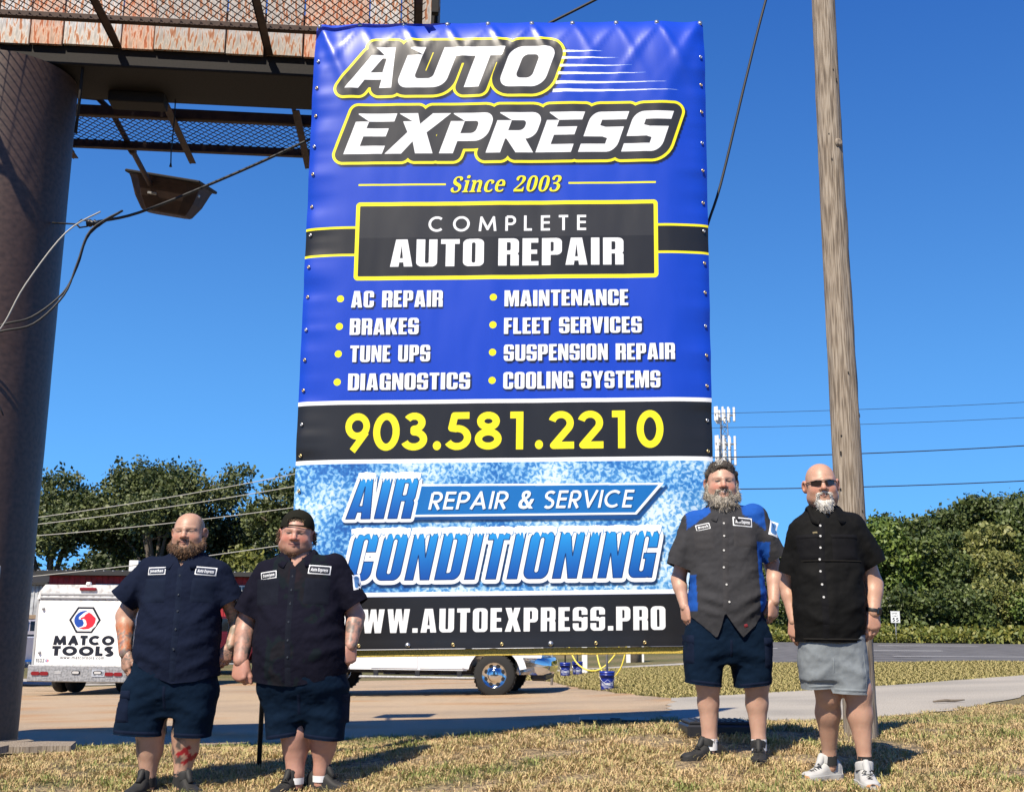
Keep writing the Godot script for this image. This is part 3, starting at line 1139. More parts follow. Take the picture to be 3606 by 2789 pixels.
# a sheet that covers a polygon and follows the land
func laid(poly: PackedVector2Array, step: float, up: float, col: Callable) -> ArrayMesh:
	var v := PackedVector3Array()
	var c := PackedColorArray()
	var ix := PackedInt32Array()
	var lo := poly[0]
	var hi := poly[0]
	for p in poly:
		lo = lo.min(p)
		hi = hi.max(p)
	var seen := {}
	var y := lo.y
	while y < hi.y:
		var sy: float = step * maxf(1.0, y / 16.0)
		var x := lo.x
		while x < hi.x:
			var sx: float = step * 1.5 * maxf(1.0, maxf(y, absf(x)) / 16.0)
			var cell := PackedVector2Array([Vector2(x, y), Vector2(x + sx, y), Vector2(x + sx, y + sy), Vector2(x, y + sy)])
			for q in Geometry2D.intersect_polygons(cell, poly):
				var t := Geometry2D.triangulate_polygon(q)
				var id := []
				for p in q:
					var key := Vector2i(p * 1000.0)
					if not seen.has(key):
						seen[key] = v.size()
						v.append(Vector3(p.x, land(p.x, p.y) + up, -p.y))
						c.append(col.call(p.x, p.y))
					id.append(seen[key])
				for k in range(0, t.size(), 3):
					var a: int = id[t[k]]
					var b: int = id[t[k + 1]]
					var e: int = id[t[k + 2]]
					if (v[b] - v[a]).cross(v[e] - v[a]).y > 0:
						ix.append_array([a, e, b])
					else:
						ix.append_array([a, b, e])
			x += sx
		y += sy
	return raw_mesh(v, ix, PackedVector3Array(), c)


func ragged(poly: PackedVector2Array, amount: float) -> PackedVector2Array:
	var out := PackedVector2Array()
	for k in poly.size():
		var a := poly[k]
		var b := poly[(k + 1) % poly.size()]
		var n := clampi(int(a.distance_to(b) / 0.35), 1, 60)
		for i in n:
			var p := a.lerp(b, float(i) / n)
			if p.y < 40 and absf(p.x) < 25:
				p += Vector2(nz.get_noise_2d(p.x * 2.3, p.y * 2.3), nz.get_noise_2d(p.x * 2.3 + 50, p.y * 2.3)) * amount
			out.append(p)
	return out


func lot_color(x: float, d: float) -> Color:
	var c := Color(0.98, 0.94, 0.88)
	var n := nz.get_noise_2d(x * 0.25, d * 0.4)
	c = c.lerp(Color(0.78, 0.76, 0.74), smooth(0.0, 0.5, n))
	c = c.lerp(Color(0.9, 0.62, 0.34), 0.8 * smooth(0.36, 0.5, nz.get_noise_2d(x * 0.3 + 70, d * 1.2 + 7)))
	c = c.lerp(Color(0.55, 0.56, 0.58), 0.6 * smooth(0.1, 0.6, nz.get_noise_2d(x * 0.5 - 40, d * 0.3)) * smooth(-1.0, 1.5, x))
	return c


func drive_color(x: float, d: float) -> Color:
	var n := nz.get_noise_2d(x * 0.3 + 5, d * 0.5)
	return Color(1, 0.98, 0.95).lerp(Color(0.76, 0.75, 0.74), smooth(-0.2, 0.5, n))


func plain_white(_x: float, _d: float) -> Color:
	return Color.WHITE


func ground_height(x: float, d: float) -> float:
	var y := land(x, d)
	var p := Vector2(x, d)
	if d > 8.5:
		for q in [lot_poly, drive_poly, road_poly]:
			y -= 0.07 * smooth(0.1, 0.7 + d * 0.02, edge_distance(q, p))
	return y


func build_ground() -> void:
	var xs := []
	var ds := []
	var x := -9.0
	while x <= 9.01:
		xs.append(x)
		x += 0.2
	for k in [10, 11, 12.2, 13.6, 15, 17, 20, 24, 30, 40, 60, 100, 180, 350, 800, 1500]:
		xs.append(float(k))
		xs.push_front(-float(k))
	ds = [-40.0, -10.0, -2.0, 1.0, 3.0, 4.0, 5.0]
	var d := 5.5
	while d < 15.0:
		ds.append(d)
		d += 0.16
	while d < 60.0:
		ds.append(d)
		d += 0.5 + (d - 15.0) * 0.035
	for k in [62, 70, 80, 95, 120, 160, 220, 350, 600, 1000, 1500]:
		ds.append(float(k))
	structure(put("ground", grid_sheet(xs, ds, ground_height, soil_color), M.soil))
	structure(put("parking_lot", laid(ragged(lot_poly, 0.22), 0.6, 0.008, lot_color), M.chip_seal))
	structure(put("driveway", laid(ragged(drive_poly, 0.16), 0.6, 0.012, drive_color), M.worn_asphalt))
	structure(put("road", laid(road_poly, 1.2, 0.016, plain_white), M.road_asphalt))
	structure(put("pavement", laid(walk_poly, 1.0, 0.02, plain_white), M.concrete))
	structure(put("footpath", laid(path_poly, 0.8, 0.02, plain_white), M.concrete))
	# painted lines: a solid edge line and dashes
	for q in ["13.4 40.6 22 41.8 60 48 60 48.35 22 42.05 13.4 40.85", "15 50.4 19 51 19 51.35 15 50.75", "26 52 31 52.9 31 53.25 26 52.35", "38 54.2 44 55.2 44 55.6 38 54.6", "9.0 53.8 12.5 54.2 12.5 54.5 9.0 54.1", "20 63 26 64.4 26 64.8 20 63.4", "36 66.5 44 68.2 44 68.7 36 67"]:
		structure(put("road_marking", laid(V2(q), 1.2, 0.022, plain_white), M.road_paint))
	# repaired strip and crack in the lot
	var st := S()
	# brown stick on the driveway
	var sx := 6.05
	var sd := 16.2
	st = S(true)
	tube(st, [Vector3(-0.22, 0.02, 0.01), Vector3(-0.05, 0.035, 0), Vector3(0.1, 0.03, -0.02), Vector3(0.24, 0.045, 0.0)], [0.012, 0.02, 0.018, 0.008], 7)
	var bk := obj("stick", st, M.bark, null, Transform3D(Basis(Vector3.UP, 0.1), Vector3(sx, land(sx, sd) + 0.012, -sd)))
	tag(bk, "short brown stick lying on the grey driveway", "stick")


# ---------------------------------------------------------------- grass
func tuft_mesh(sd: int, blades: int, tall: float, c0: Color, c1: Color, lie: float) -> ArrayMesh:
	var r := RandomNumberGenerator.new()
	r.seed = sd
	var v := PackedVector3Array()
	var c := PackedColorArray()
	var ix := PackedInt32Array()
	for b in blades:
		var a := r.randf() * TAU
		var o := Vector3(r.randf_range(-0.05, 0.05), -0.004, r.randf_range(-0.05, 0.05))
		var h := tall * r.randf_range(0.5, 1.2)
		var out := Vector3(cos(a), 0, sin(a)) * h * lie * r.randf_range(0.4, 1.3)
		var w := Vector3(-sin(a), 0, cos(a)) * r.randf_range(0.0016, 0.0034)
		var p1 := o + out * 0.45 + Vector3(0, h * 0.62, 0)
		var p2 := o + out + Vector3(0, h * (0.95 - 0.3 * lie), 0)
		var k := v.size()
		var col := c0.lerp(c1, r.randf())
		v.append_array([o - w, o + w, p1 + w * 0.8, p1 - w * 0.8, p2])
		for i in 5:
			c.append(col)
		ix.append_array([k, k + 1, k + 2, k, k + 2, k + 3, k + 3, k + 2, k + 4])
	return raw_mesh(v, ix, PackedVector3Array(), c)


func scatter(called: String, label: String, mesh: Mesh, m: Material, places: Array, tints = null) -> void:
	var mm := MultiMesh.new()
	mm.transform_format = MultiMesh.TRANSFORM_3D
	mm.use_colors = tints != null
	mm.mesh = mesh
	mm.instance_count = places.size()
	for k in places.size():
		mm.set_instance_transform(k, places[k])
		if tints != null:
			mm.set_instance_color(k, tints[k])
	var o := MultiMeshInstance3D.new()
	o.multimesh = mm
	o.material_override = m
	o.name = numbered(called)
	add_child(o)
	tag(o, label, "grass", "", "stuff")


func build_grass() -> void:
	var r := RandomNumberGenerator.new()
	r.seed = 91
	var dry := []
	var mixed := []
	var green := []
	var tries := 98000
	for k in tries:
		var d := 5.9 + 9.6 * r.randf() ** 1.25
		var half := 0.62 * d + 0.6
		var x := r.randf_range(-half, half * 0.82)
		var p := Vector2(x, d)
		if d > 11.0:
			if edge_distance(lot_poly, p) > 0.05 + 0.1 * r.randf() or edge_distance(drive_poly, p) > 0.04 + 0.1 * r.randf():
				continue
		var sc := soil_color(x, d)
		var bare := smooth(0.3, 0.42, sc.r)
		if r.randf() < bare * 0.9:
			continue
		var g := smooth(0.2, 0.1, sc.r)
		var thick := nz.get_noise_2d(x * 1.7, d * 1.7 + 20)
		if r.randf() > 0.72 + 0.6 * thick:
			continue
		var s := r.randf_range(0.6, 1.25) * (1.0 + 0.35 * thick)
		var t := Transform3D(Basis(Vector3.UP, r.randf() * TAU) * Basis(Vector3(1, 0, 0), r.randf_range(-0.35, 0.35)) * Basis.from_scale(Vector3(s, s, s)), Vector3(x, land(x, d), -d))
		var q := r.randf()
		if q < g * 0.75:
			green.append(t)
		elif q < 0.35 + g * 0.5:
			mixed.append(t)
		else:
			dry.append(t)
	scatter("grass", "dry straw coloured grass covering the mound", tuft_mesh(1, 11, 0.04, Color(0.62, 0.47, 0.25), Color(0.4, 0.27, 0.13), 1.0), M.grass_blade, dry)
	scatter("grass", "half green half straw grass mixed over the mound", tuft_mesh(2, 11, 0.045, Color(0.3, 0.28, 0.1), Color(0.55, 0.43, 0.21), 0.8), M.grass_blade, mixed)
	scatter("grass", "green grass growing along the back of the mound by the parking lot", tuft_mesh(3, 12, 0.05, Color(0.11, 0.16, 0.035), Color(0.24, 0.26, 0.075), 0.6), M.grass_blade, green)
	# coarse tufts on the grass island beyond the driveway
	var far := []
	var tint := []
	for k in 26000:
		var d := 19.0 + 19.0 * r.randf()
		var x := r.randf_range(0.0, 0.47 * d)
		var p := Vector2(x, d)
		if edge_distance(drive_poly, p) > -0.05 or edge_distance(road_poly, p) > -0.1 or edge_distance(lot_poly, p) > -0.05 or edge_distance(path_poly, p) > -0.1:
			continue
		var s := r.randf_range(1.1, 2.2)
		far.append(Transform3D(Basis(Vector3.UP, r.randf() * TAU) * Basis.from_scale(Vector3(s * 1.6, s, s * 1.6)), Vector3(x, land(x, d), -d)))
	scatter("grass", "mown yellow green grass on the island between driveway and road", tuft_mesh(4, 12, 0.045, Color(0.2, 0.2, 0.055), Color(0.42, 0.34, 0.14), 0.7), M.grass_blade, far)


# ---------------------------------------------------------------- the billboard on its column
func mesh_deck(x0: float, x1: float, z0: float, z1: float, y: float, px: float, pz: float) -> SurfaceTool:
	# expanded metal: two families of zigzag strands that touch at their bends
	var st := S()
	var n := int((x1 - x0) / px)
	var m := int((z1 - z0) / pz)
	for j in m:
		for i in n:
			var xa := x0 + i * px + (px * 0.5 if j % 2 else 0.0)
			var za := z0 + j * pz
			var a := Vector3(xa, y, za)
			for d in [Vector3(px * 0.5, 0.004, pz), Vector3(-px * 0.5, 0.004, pz)]:
				var b: Vector3 = a + d
				var s := Vector3(0, 0, 0.0045)
				var u := Vector3(0, 0.007, 0)
				quad(st, a - s, b - s, b + s, a + s)
				quad(st, a + s, b + s, b + s + u, a + s + u)
				quad(st, a - s + u, b - s + u, b - s, a - s)
	return st


func build_billboard() -> void:
	var root := thing("billboard", "dark steel billboard on one thick brown column beside the banner", "billboard", Vector3(-4.49, 0.0, -9.4), deg_to_rad(5.0))
	var st := S(true)
	var R := 0.55
	var prof := []
	for k in 30:
		prof.append(Vector2(R + 0.0016 * nz.get_noise_1d(k * 3.0), -0.3 + k * 0.22))
	lathe(st, prof, 64)
	var col := obj("column", st, M.brown_steel, root)
	st = S()
	# underside beam and its stiffeners
	st = S()
	box(st, Vector3(-1.2, 6.42, -0.08), Vector3(10.0, 0.6, 0.68), 0.01)
	obj("beam", st, M.dark_steel, root)
	for d in [[1.03, 0.5], [3.35, 0.85], [-2.4, 0.6]]:
		st = S()
		box(st, Vector3(d[0], 6.07, -0.3), Vector3(d[1], 0.1, 0.2), 0.008)
		obj("beam_bracket", st, M.dark_steel, root)
	# face: weathered sheets side by side, each its own piece
	var r := RandomNumberGenerator.new()
	r.seed = 4
	var x := -6.2
	var ramp := noise_tex(0.02, [[0.0, 0.4, 0.52, 0.6, 0.7, 1.0], [lin(0.3, 0.29, 0.28), lin(0.5, 0.48, 0.46), lin(0.62, 0.6, 0.57), lin(0.5, 0.3, 0.2), lin(0.4, 0.15, 0.06), lin(0.26, 0.09, 0.04)]], 512, false, 4.0, FastNoiseLite.TYPE_SIMPLEX_SMOOTH, 5, 77)
	for k in 3:
		var sm := mat("peeling_%d" % k, [grey(1.0), Color(0.9, 0.88, 0.86), Color(1.0, 0.86, 0.78)][k], 0.75)
		tex(sm, ramp, 1.0, false)
		sm.uv1_scale = Vector3(3.0, 0.5, 3.0)
		sm.uv1_offset = Vector3(k * 0.37, k * 0.21, 0.1 * k)
	while x < 3.75:
		var w := [0.62, 0.34, 0.5, 0.58, 0.28][r.randi() % 5] as float
		w = minf(w, 3.8 - x)
		st = S()
		box(st, Vector3(x + w / 2, 8.3 + r.randf_range(-0.012, 0.012), 0.29 + r.randf_range(-0.006, 0.006)), Vector3(w - r.randf_range(0.006, 0.02), 4.04, 0.03), 0.004)
		obj("face_panel", st, M["peeling_%d" % (r.randi() % 3)], root)
		x += w
	# front catwalk
	var yc := 6.47
	st = mesh_deck(-6.2, 3.7, 0.52, 1.5, yc, 0.085, 0.06)
	var deck := obj("walkway_mesh", st, M.rust_steel, root)
	for z in [0.5, 1.52]:
		st = S()
		box(st, Vector3(-1.25, yc - 0.03, z), Vector3(9.95, 0.075, 0.012), 0.003)
		box(st, Vector3(-1.25, yc - 0.066, z + (0.026 if z < 1 else -0.026)), Vector3(9.95, 0.01, 0.06), 0.002)
		obj("edge_angle", st, M.rust_steel, root)
	for k in 8:
		var bx := -5.6 + k * 1.31
		st = S()
		prism(st, V2("0 0 1.24 0 1.24 .1 .25 .13 0 .13"), -0.006, 0.006, Transform3D(Basis(Vector3.UP, -PI / 2), Vector3(bx, yc - 0.2, 0.3)))
		box(st, Vector3(bx + 0.03, yc - 0.195, 0.92), Vector3(0.07, 0.01, 1.2), 0.002)
		obj("outrigger", st, M.rust_steel, root)
	# end frame at the right end of the walkway
	st = S()
	box(st, Vector3(3.74, yc + 0.35, 1.0), Vector3(0.06, 0.9, 0.06), 0.004)
	box(st, Vector3(3.74, yc + 0.35, 0.42), Vector3(0.06, 0.9, 0.06), 0.004)
	box(st, Vector3(3.74, yc + 0.35, 0.71), Vector3(0.012, 0.8, 0.5))
	obj("end_frame", st, M.dark_steel, root)
	# rear catwalk
	st = mesh_deck(-5.6, 3.7, -1.86, -1.06, 6.33, 0.085, 0.05)
	obj("walkway_mesh", st, M.rust_steel, root)
	for z in [-1.04, -1.88]:
		st = S()
		box(st, Vector3(-0.95, 6.31, z), Vector3(9.3, 0.1, 0.014), 0.003)
		box(st, Vector3(-0.95, 6.26, z + (0.03 if z < -1.5 else -0.03)), Vector3(9.3, 0.01, 0.06), 0.002)
		obj("edge_angle", st, M.rust_steel, root)
	for k in 7:
		st = S()
		prism(st, V2("0 0 1.5 .02 1.5 .1 .25 .13 0 .13"), -0.006, 0.006, Transform3D(Basis(Vector3.UP, PI / 2), Vector3(-4.9 + k * 1.22, 6.14, -0.45)))
		box(st, Vector3(-4.87 + k * 1.22, 6.15, -1.2), Vector3(0.07, 0.01, 1.4), 0.002)
		obj("outrigger", st, M.rust_steel, root)
	# hanging cord
	st = S(true)
	tube(st, [Vector3(1.35, 6.35, -0.35), Vector3(1.36, 5.9, -0.34), Vector3(1.35, 5.6, -0.35), Vector3(1.355, 5.5, -0.35)], 0.006, 6)
	tube(st, [Vector3(1.355, 5.5, -0.35), Vector3(1.355, 5.46, -0.35)], [0.006, 0.014], 6)
	obj("cord", st, M.cable, root)
	# a strap of conduit up the near side
	st = S(true)
	tube(st, [Vector3(0.66, 6.4, 0.2), Vector3(0.66, 5.9, 0.2), Vector3(0.62, 5.55, 0.1)], 0.014, 8)
	obj("conduit", st, M.dark_steel, root)

	# flood lamp on its arm behind the walkway
	var lamp := thing("flood_lamp", "brown flood lamp on a pipe arm below the billboard", "flood lamp", Vector3(-4.08, 6.2, -12.75))
	var o := lamp.position
	st = S(true)
	tube(st, [Vector3(-4.35, 6.45, -10.45) - o, Vector3(-4.15, 6.45, -10.5) - o, Vector3(-4.06, 6.38, -10.65) - o, Vector3(-4.22, 6.33, -12.45) - o], 0.03, 10)
	tube(st, [Vector3(-4.135, 6.352, -11.5) - o, Vector3(-4.14, 6.35, -11.58) - o], 0.042, 10)
	obj("arm", st, M.rust_steel, lamp)
	st = S()
	var ra := []
	for d in [[0.43, 0.33, 0.14], [0.41, 0.31, 0.10], [0.35, 0.24, -0.08], [0.27, 0.17, -0.22], [0.25, 0.15, -0.235]]:
		var ring_ := []
		for q in [[-1, -0.7], [-0.7, -1], [0.7, -1], [1, -0.7], [1, 0.7], [0.7, 1], [-0.7, 1], [-1, 0.7]]:
			ring_.append(Vector3(q[0] * d[0], d[2], -q[1] * d[1]))
		ra.append(ring_)
	skin(st, ra, true, true)
	var tilt := Transform3D(Basis(Vector3(0, 0, 1), -0.16) * Basis(Vector3(1, 0, 0), 0.2), Vector3(0, 0.12, 0))
	obj("housing", st, M.rust_steel, lamp, tilt)
	st = S()
	box(st, Vector3(0, 0.16, 0), Vector3(0.89, 0.035, 0.7), 0.01)
	obj("rim", st, M.dark_steel, lamp, tilt)
	st = S()
	box(st, Vector3(0, 0.182, 0), Vector3(0.78, 0.006, 0.58))
	obj("glass", st, M.glass_dark, lamp, tilt)
	for d in [Vector3(-0.12, -0.02, 0.22), Vector3(0.33, 0.05, 0.12)]:
		st = S()
		box(st, d, Vector3(0.12, 0.08, 0.08), 0.01)
		obj("junction_box", st, M.galvanised, lamp, tilt)

	# beige box on the column
	var eb := thing("meter_box", "beige electrical box fixed to the brown column at chest height", "electrical box", Vector3(-4.06, 1.45, -8.86), -0.12)
	st = S()
	box(st, Vector3(0, 0.16, 0.05), Vector3(0.3, 0.3, 0.11), 0.014)
	obj("case", st, M.beige_box, eb)
	st = S()
	box(st, Vector3(0, 0.165, 0.115), Vector3(0.285, 0.27, 0.02), 0.009)
	obj("lid", st, M.beige_box, eb)
	st = S()
	box(st, Vector3(0.155, 0.2, 0.08), Vector3(0.02, 0.05, 0.03), 0.005)
	obj("latch", st, M.beige_box, eb)
	st = S(true)
	tube(st, [Vector3(-0.08, 0.31, 0.05), Vector3(-0.08, 0.37, 0.05)], 0.022, 10)
	tube(st, [Vector3(-0.08, 0.02, 0.05), Vector3(-0.08, -1.2, 0.05)], 0.016, 10)
	obj("conduit", st, M.beige_box, eb)

	# weathered boards at the foot of the column
	for d in [[-3.75, 9.0, 0.85, 0.3, 0.2, "long weathered grey board lying on the grass at the foot of the column"], [-4.05, 8.75, 0.7, 0.22, -0.25, "short split grey board against the foot of the brown column"], [-3.95, 9.2, 0.5, 0.18, 0.9, "small crooked grey board tucked behind the longest one by the column"]]:
		st = S()
		var poly := PackedVector2Array()
		for k in 9:
			poly.append(Vector2(-d[2] / 2 + d[2] * k / 8, -d[3] / 2 + 0.04 * r.randf()))
		for k in 9:
			poly.append(Vector2(d[2] / 2 - d[2] * k / 8, d[3] / 2 - 0.05 * r.randf()))
		prism(st, poly, 0.0, 0.05, Transform3D(Basis(Vector3.UP, d[4]) * Basis(Vector3(1, 0, 0), -PI / 2 + 0.05), Vector3.ZERO))
		var b := obj("board", st, M.pole_wood, null, Transform3D(Basis(), Vector3(d[0], land(d[0], d[1]) + 0.02, -d[1])))
		tag(b, d[5], "board")


# ---------------------------------------------------------------- poles, wires, tower, road sign
func wire(called: String, label: String, pts: Array, r: float, sag := 0.0, m: Material = null, cat := "cable") -> MeshInstance3D:
	var st := S(true)
	var fine := []
	for k in pts.size() - 1:
		var n := 14 if sag > 0 else 5
		for i in n:
			var t := float(i) / n
			if pts.size() > 2 and sag == 0.0:
				var p0: Vector3 = pts[maxi(k - 1, 0)]
				var p3: Vector3 = pts[mini(k + 2, pts.size() - 1)]
				fine.append(pts[k].cubic_interpolate(pts[k + 1], p0, p3, t))
			else:
				fine.append(pts[k].lerp(pts[k + 1], t) - Vector3(0, sag * 4 * t * (1 - t), 0))
	fine.append(pts[pts.size() - 1])
	var o: Vector3 = fine[0]
	for k in fine.size():
		fine[k] -= o
	tube(st, fine, r, 6)
	var w := obj(called, st, m if m else M.cable, null, Transform3D(Basis(), o))
	tag(w, label, cat)
	return w


func build_poles() -> void:
	# weathered pole behind the man in black
	var root := thing("utility_pole", "weathered grey wooden utility pole behind the bald man in black", "utility pole", Vector3(2.425, 0.3, -8.15))
	var v := PackedVector3Array()
	var ix := PackedInt32Array()
	var n := 44
	var rows := 90
	for j in rows + 1:
		var y := 6.15 * j / rows
		for i in n:
			var a := TAU * i / n
			var r := lerpf(0.114, 0.084, y / 6.15)
			var g := nz.get_noise_3d(cos(a) * 5.5, y * 0.5, sin(a) * 5.5)
			r += 0.004 * g - 0.007 * smooth(0.42, 0.6, absf(nz.get_noise_3d(cos(a) * 2.6 + 4, y * 0.16 + 9, sin(a) * 2.6)))
			r += 0.006 * smooth(0.25, 0.6, nz.get_noise_3d(cos(a) * 1.6, y * 1.3 + 30, sin(a) * 1.6))
			v.append(Vector3(cos(a) * r + 0.006 * sin(y * 1.1), y, sin(a) * r))
	for j in rows:
		for i in n:
			var a := j * n + i
			var b := j * n + (i + 1) % n
			ix.append_array([a, b, b + n, a, b + n, a + n])
	v.append(Vector3(0, 6.17, 0))
	for i in n:
		ix.append_array([rows * n + i, rows * n + (i + 1) % n, v.size() - 1])
	put("shaft", raw_mesh(v, ix), M.pole_wood, root)
	# old staples and nails
	var r := RandomNumberGenerator.new()
	r.seed = 12
	for k in 12:
		var y := r.randf_range(1.2, 5.7)
		var a := r.randf_range(0.2, PI - 0.2)
		var st := S()
		var rad := lerpf(0.114, 0.084, y / 6.15)
		box(st, Vector3(cos(a) * rad, y, sin(a) * rad), Vector3(0.008, r.randf_range(0.008, 0.03), 0.012))
		obj("staple", st, M.dark_steel, root)
	for d in [[1.18, 4.65, "knot"], [0.55, 2.55, "knot"]]:
		var st := S(true)
		lathe(st, [Vector2(0.0, 0.012), Vector2(0.012, 0.01), Vector2(0.02, 0.013), Vector2(0.03, 0.004), Vector2(0.034, -0.004)], 14, Transform3D(Basis(Vector3.UP, PI / 2 - d[0]) * Basis(Vector3(1, 0, 0), PI / 2), Vector3(cos(d[0]), 0, sin(d[0])) * 0.094 + Vector3(0, d[1], 0)))
		obj(d[2], st, M.pole_wood, root)

	# overhead cable beside the column, with its hook, insulator and drop loops
	wire("overhead_cable", "black twisted cable running from the hook by the column up behind the banner", [at(Vector3(-3.52, 4.68, 9.2)), at(Vector3(-3.2, 4.76, 9.2)), at(Vector3(-2.6, 5.0, 9.15)), at(Vector3(-1.75, 5.4, 9.1)), at(Vector3(0.23, 6.36, 8.9)), at(Vector3(1.6, 7.1, 8.8))], 0.012)
	var hk := thing("cable_hook", "iron eye hook and black insulator holding the cable to the column", "cable hook", Vector3(-3.87, 4.68, -9.25))
	var st := S(true)
	tube(st, [Vector3(-0.08, 0, 0), Vector3(0.13, -0.01, 0), Vector3(0.17, 0.03, 0), Vector3(0.22, 0.02, 0), Vector3(0.22, -0.03, 0), Vector3(0.16, -0.04, 0), Vector3(0.13, -0.01, 0)], 0.008, 8)
	obj("hook", st, M.dark_steel, hk)
	st = S(true)
	lathe(st, [Vector2(0.0, -0.06), Vector2(0.03, -0.055), Vector2(0.022, -0.03), Vector2(0.034, -0.015), Vector2(0.02, 0.0), Vector2(0.034, 0.02), Vector2(0.03, 0.05), Vector2(0.0, 0.055)], 14, Transform3D(Basis(Vector3(0, 0, 1), PI / 2), Vector3(0.27, 0, 0)))
	obj("insulator", st, M.black_plastic, hk)
	wire("drop_cable", "pale bare wire looping down in front of the brown column", [at(Vector3(-3.45, 4.69, 9.0)), at(Vector3(-3.66, 4.45, 8.85)), at(Vector3(-3.9, 3.98, 8.75)), at(Vector3(-4.02, 3.66, 8.72)), at(Vector3(-4.1, 3.56, 8.72)), at(Vector3(-4.3, 3.5, 8.75))], 0.007, 0.0, M.cable_pale)
	wire("drop_cable", "black cable bowed out to the right of the column, upper strand", [at(Vector3(-3.3, 4.74, 9.1)), at(Vector3(-3.52, 4.5, 9.0)), at(Vector3(-3.58, 4.2, 8.95)), at(Vector3(-3.66, 3.95, 8.9)), at(Vector3(-3.85, 3.72, 8.8)), at(Vector3(-4.05, 3.63, 8.72)), at(Vector3(-4.35, 3.5, 8.78))], 0.009)
	wire("drop_cable", "black cable bowed out to the right of the column, lower strand", [at(Vector3(-3.3, 4.73, 9.08)), at(Vector3(-3.51, 4.52, 8.98)), at(Vector3(-3.575, 4.22, 8.93)), at(Vector3(-3.64, 3.93, 8.88)), at(Vector3(-3.82, 3.66, 8.78)), at(Vector3(-4.05, 3.57, 8.7)), at(Vector3(-4.35, 3.47, 8.76))], 0.009)
	wire("guy_wire", "thin dark wire slanting across the lower column", [at(Vector3(-4.15, 3.3, 8.7)), at(Vector3(-3.95, 2.9, 8.7))], 0.006)
	wire("overhead_cable", "black cable dropping steeply behind the banner beside the wooden pole", [at(Vector3(1.43, 3.9, 8.62)), at(Vector3(1.53, 4.42, 8.62)), at(Vector3(1.67, 4.85, 8.65)), at(Vector3(1.9, 5.75, 8.68)), at(Vector3(2.1, 6.5, 8.7)), at(Vector3(2.4, 7.5, 8.7))], 0.012)
	# distant lines
	var k := 0
	for d in [[Vector3(6.5, 10.35, 60), Vector3(34, 11.75, 60), 0.03, "upper power line crossing the sky behind the wooden pole"], [Vector3(6.5, 8.7, 60), Vector3(34, 9.8, 60), 0.03, "lower power line crossing the sky just above the trees at the road"], [Vector3(6.5, 14.6, 70), Vector3(40, 16.2, 70), 0.016, "faint upper wire high above the road"], [Vector3(6.5, 13.7, 70), Vector3(40, 15.2, 70), 0.016, "faint lower wire high above the road"]]:
		wire("power_line", d[3], [at(d[0]), at(d[1])], d[2], 0.25, null, "power line")
	for d in [[Vector3(-26, 6.0, 55), Vector3(-9, 9.0, 55), 0.022, "topmost wire in front of the tall trees"], [Vector3(-26, 5.6, 54), Vector3(-9, 8.2, 54), 0.022, "second wire from the top in front of the tall trees"], [Vector3(-26, 5.1, 53), Vector3(-9, 7.0, 53), 0.022, "third wire from the top in front of the tall trees"], [Vector3(-26, 3.0, 51), Vector3(-8, 5.3, 51), 0.022, "lowest wire, just above the red building roof"]]:
		wire("power_line", d[3], [at(d[0]), at(d[1])], d[2], 0.2, M.cable_pale, "power line")

	# cell tower
	var tw := thing("cell_tower", "tall grey lattice cell tower with white antenna panels beyond the banner", "cell tower", Vector3(28.3, 0.5, -150))
	st = S()
	var H := 29.0
	var cor := []
	for c in 3:
		cor.append(Vector3(cos(c * TAU / 3 + 0.3), 0, sin(c * TAU / 3 + 0.3)))
	for c in 3:
		tube(st, [cor[c] * 1.5, cor[c] * 0.55 + Vector3(0, H, 0)], 0.07, 5)
	for j in 24:
		var y0 := H * j / 24
		var y1 := H * (j + 1) / 24
		for c in 3:
			var e := (c + 1) % 3
			tube(st, [cor[c] * lerpf(1.5, 0.55, y0 / H) + Vector3(0, y0, 0), cor[e] * lerpf(1.5, 0.55, y1 / H) + Vector3(0, y1, 0)], 0.04, 4)
			tube(st, [cor[c] * lerpf(1.5, 0.55, y1 / H) + Vector3(0, y1, 0), cor[e] * lerpf(1.5, 0.55, y1 / H) + Vector3(0, y1, 0)], 0.035, 4)
	obj("lattice_mast", st, M.galvanised, tw)
	for y in [29.3, 25.4, 23.4]:
		st = S()
		for c in 3:
			tube(st, [cor[c] * 1.7 + Vector3(0, y, 0), cor[(c + 1) % 3] * 1.7 + Vector3(0, y, 0)], 0.06, 4)
		obj("antenna_ring", st, M.galvanised, tw)
		for c in 3:
			for t in [0.1, 0.37, 0.63, 0.9]:
				st = S()
				box(st, cor[c].lerp(cor[(c + 1) % 3], t) * 1.75 + Vector3(0, y + 0.1, 0), Vector3(0.28, 1.9, 0.2), 0.03)
				obj("antenna_panel", st, M.white_plastic, tw)

	# road sign
	var rs := thing("speed_limit_sign", "white speed limit sign on a thin post by the far verge", "road sign", Vector3(25.6, 0.75, -77))
	st = S()
	box(st, Vector3(0, 1.0, 0), Vector3(0.07, 2.1, 0.05), 0.005)
	obj("post", st, M.galvanised, rs)
	var im := Image.create(488, 608, false, Image.FORMAT_RGBA8)
	var ink := Color8(24, 24, 26)
	im.fill(Color8(235, 238, 236))
	paint(im, shape(ring(2, 2, 59, 74, 3)), 8.0, 0, ink)
	paint(im, shape(ring(3.2, 3.2, 57.8, 72.8, 2.4)), 8.0, 0, Color8(235, 238, 236))
	paint(im, line_of("SPEED", "strokes", 8, 53, 9, 21, 0, 0.25, 0.2), 8.0, 0, ink)
	paint(im, line_of("LIMIT", "strokes", 10, 51, 26, 38, 0, 0.3, 0.2), 8.0, 0, ink)
	paint(im, line_of("55", "strokes", 9, 52, 43, 69, 0, 0.2, 0.22), 8.0, 0, ink)
	var face := StandardMaterial3D.new()
	face.resource_name = "sign_face"
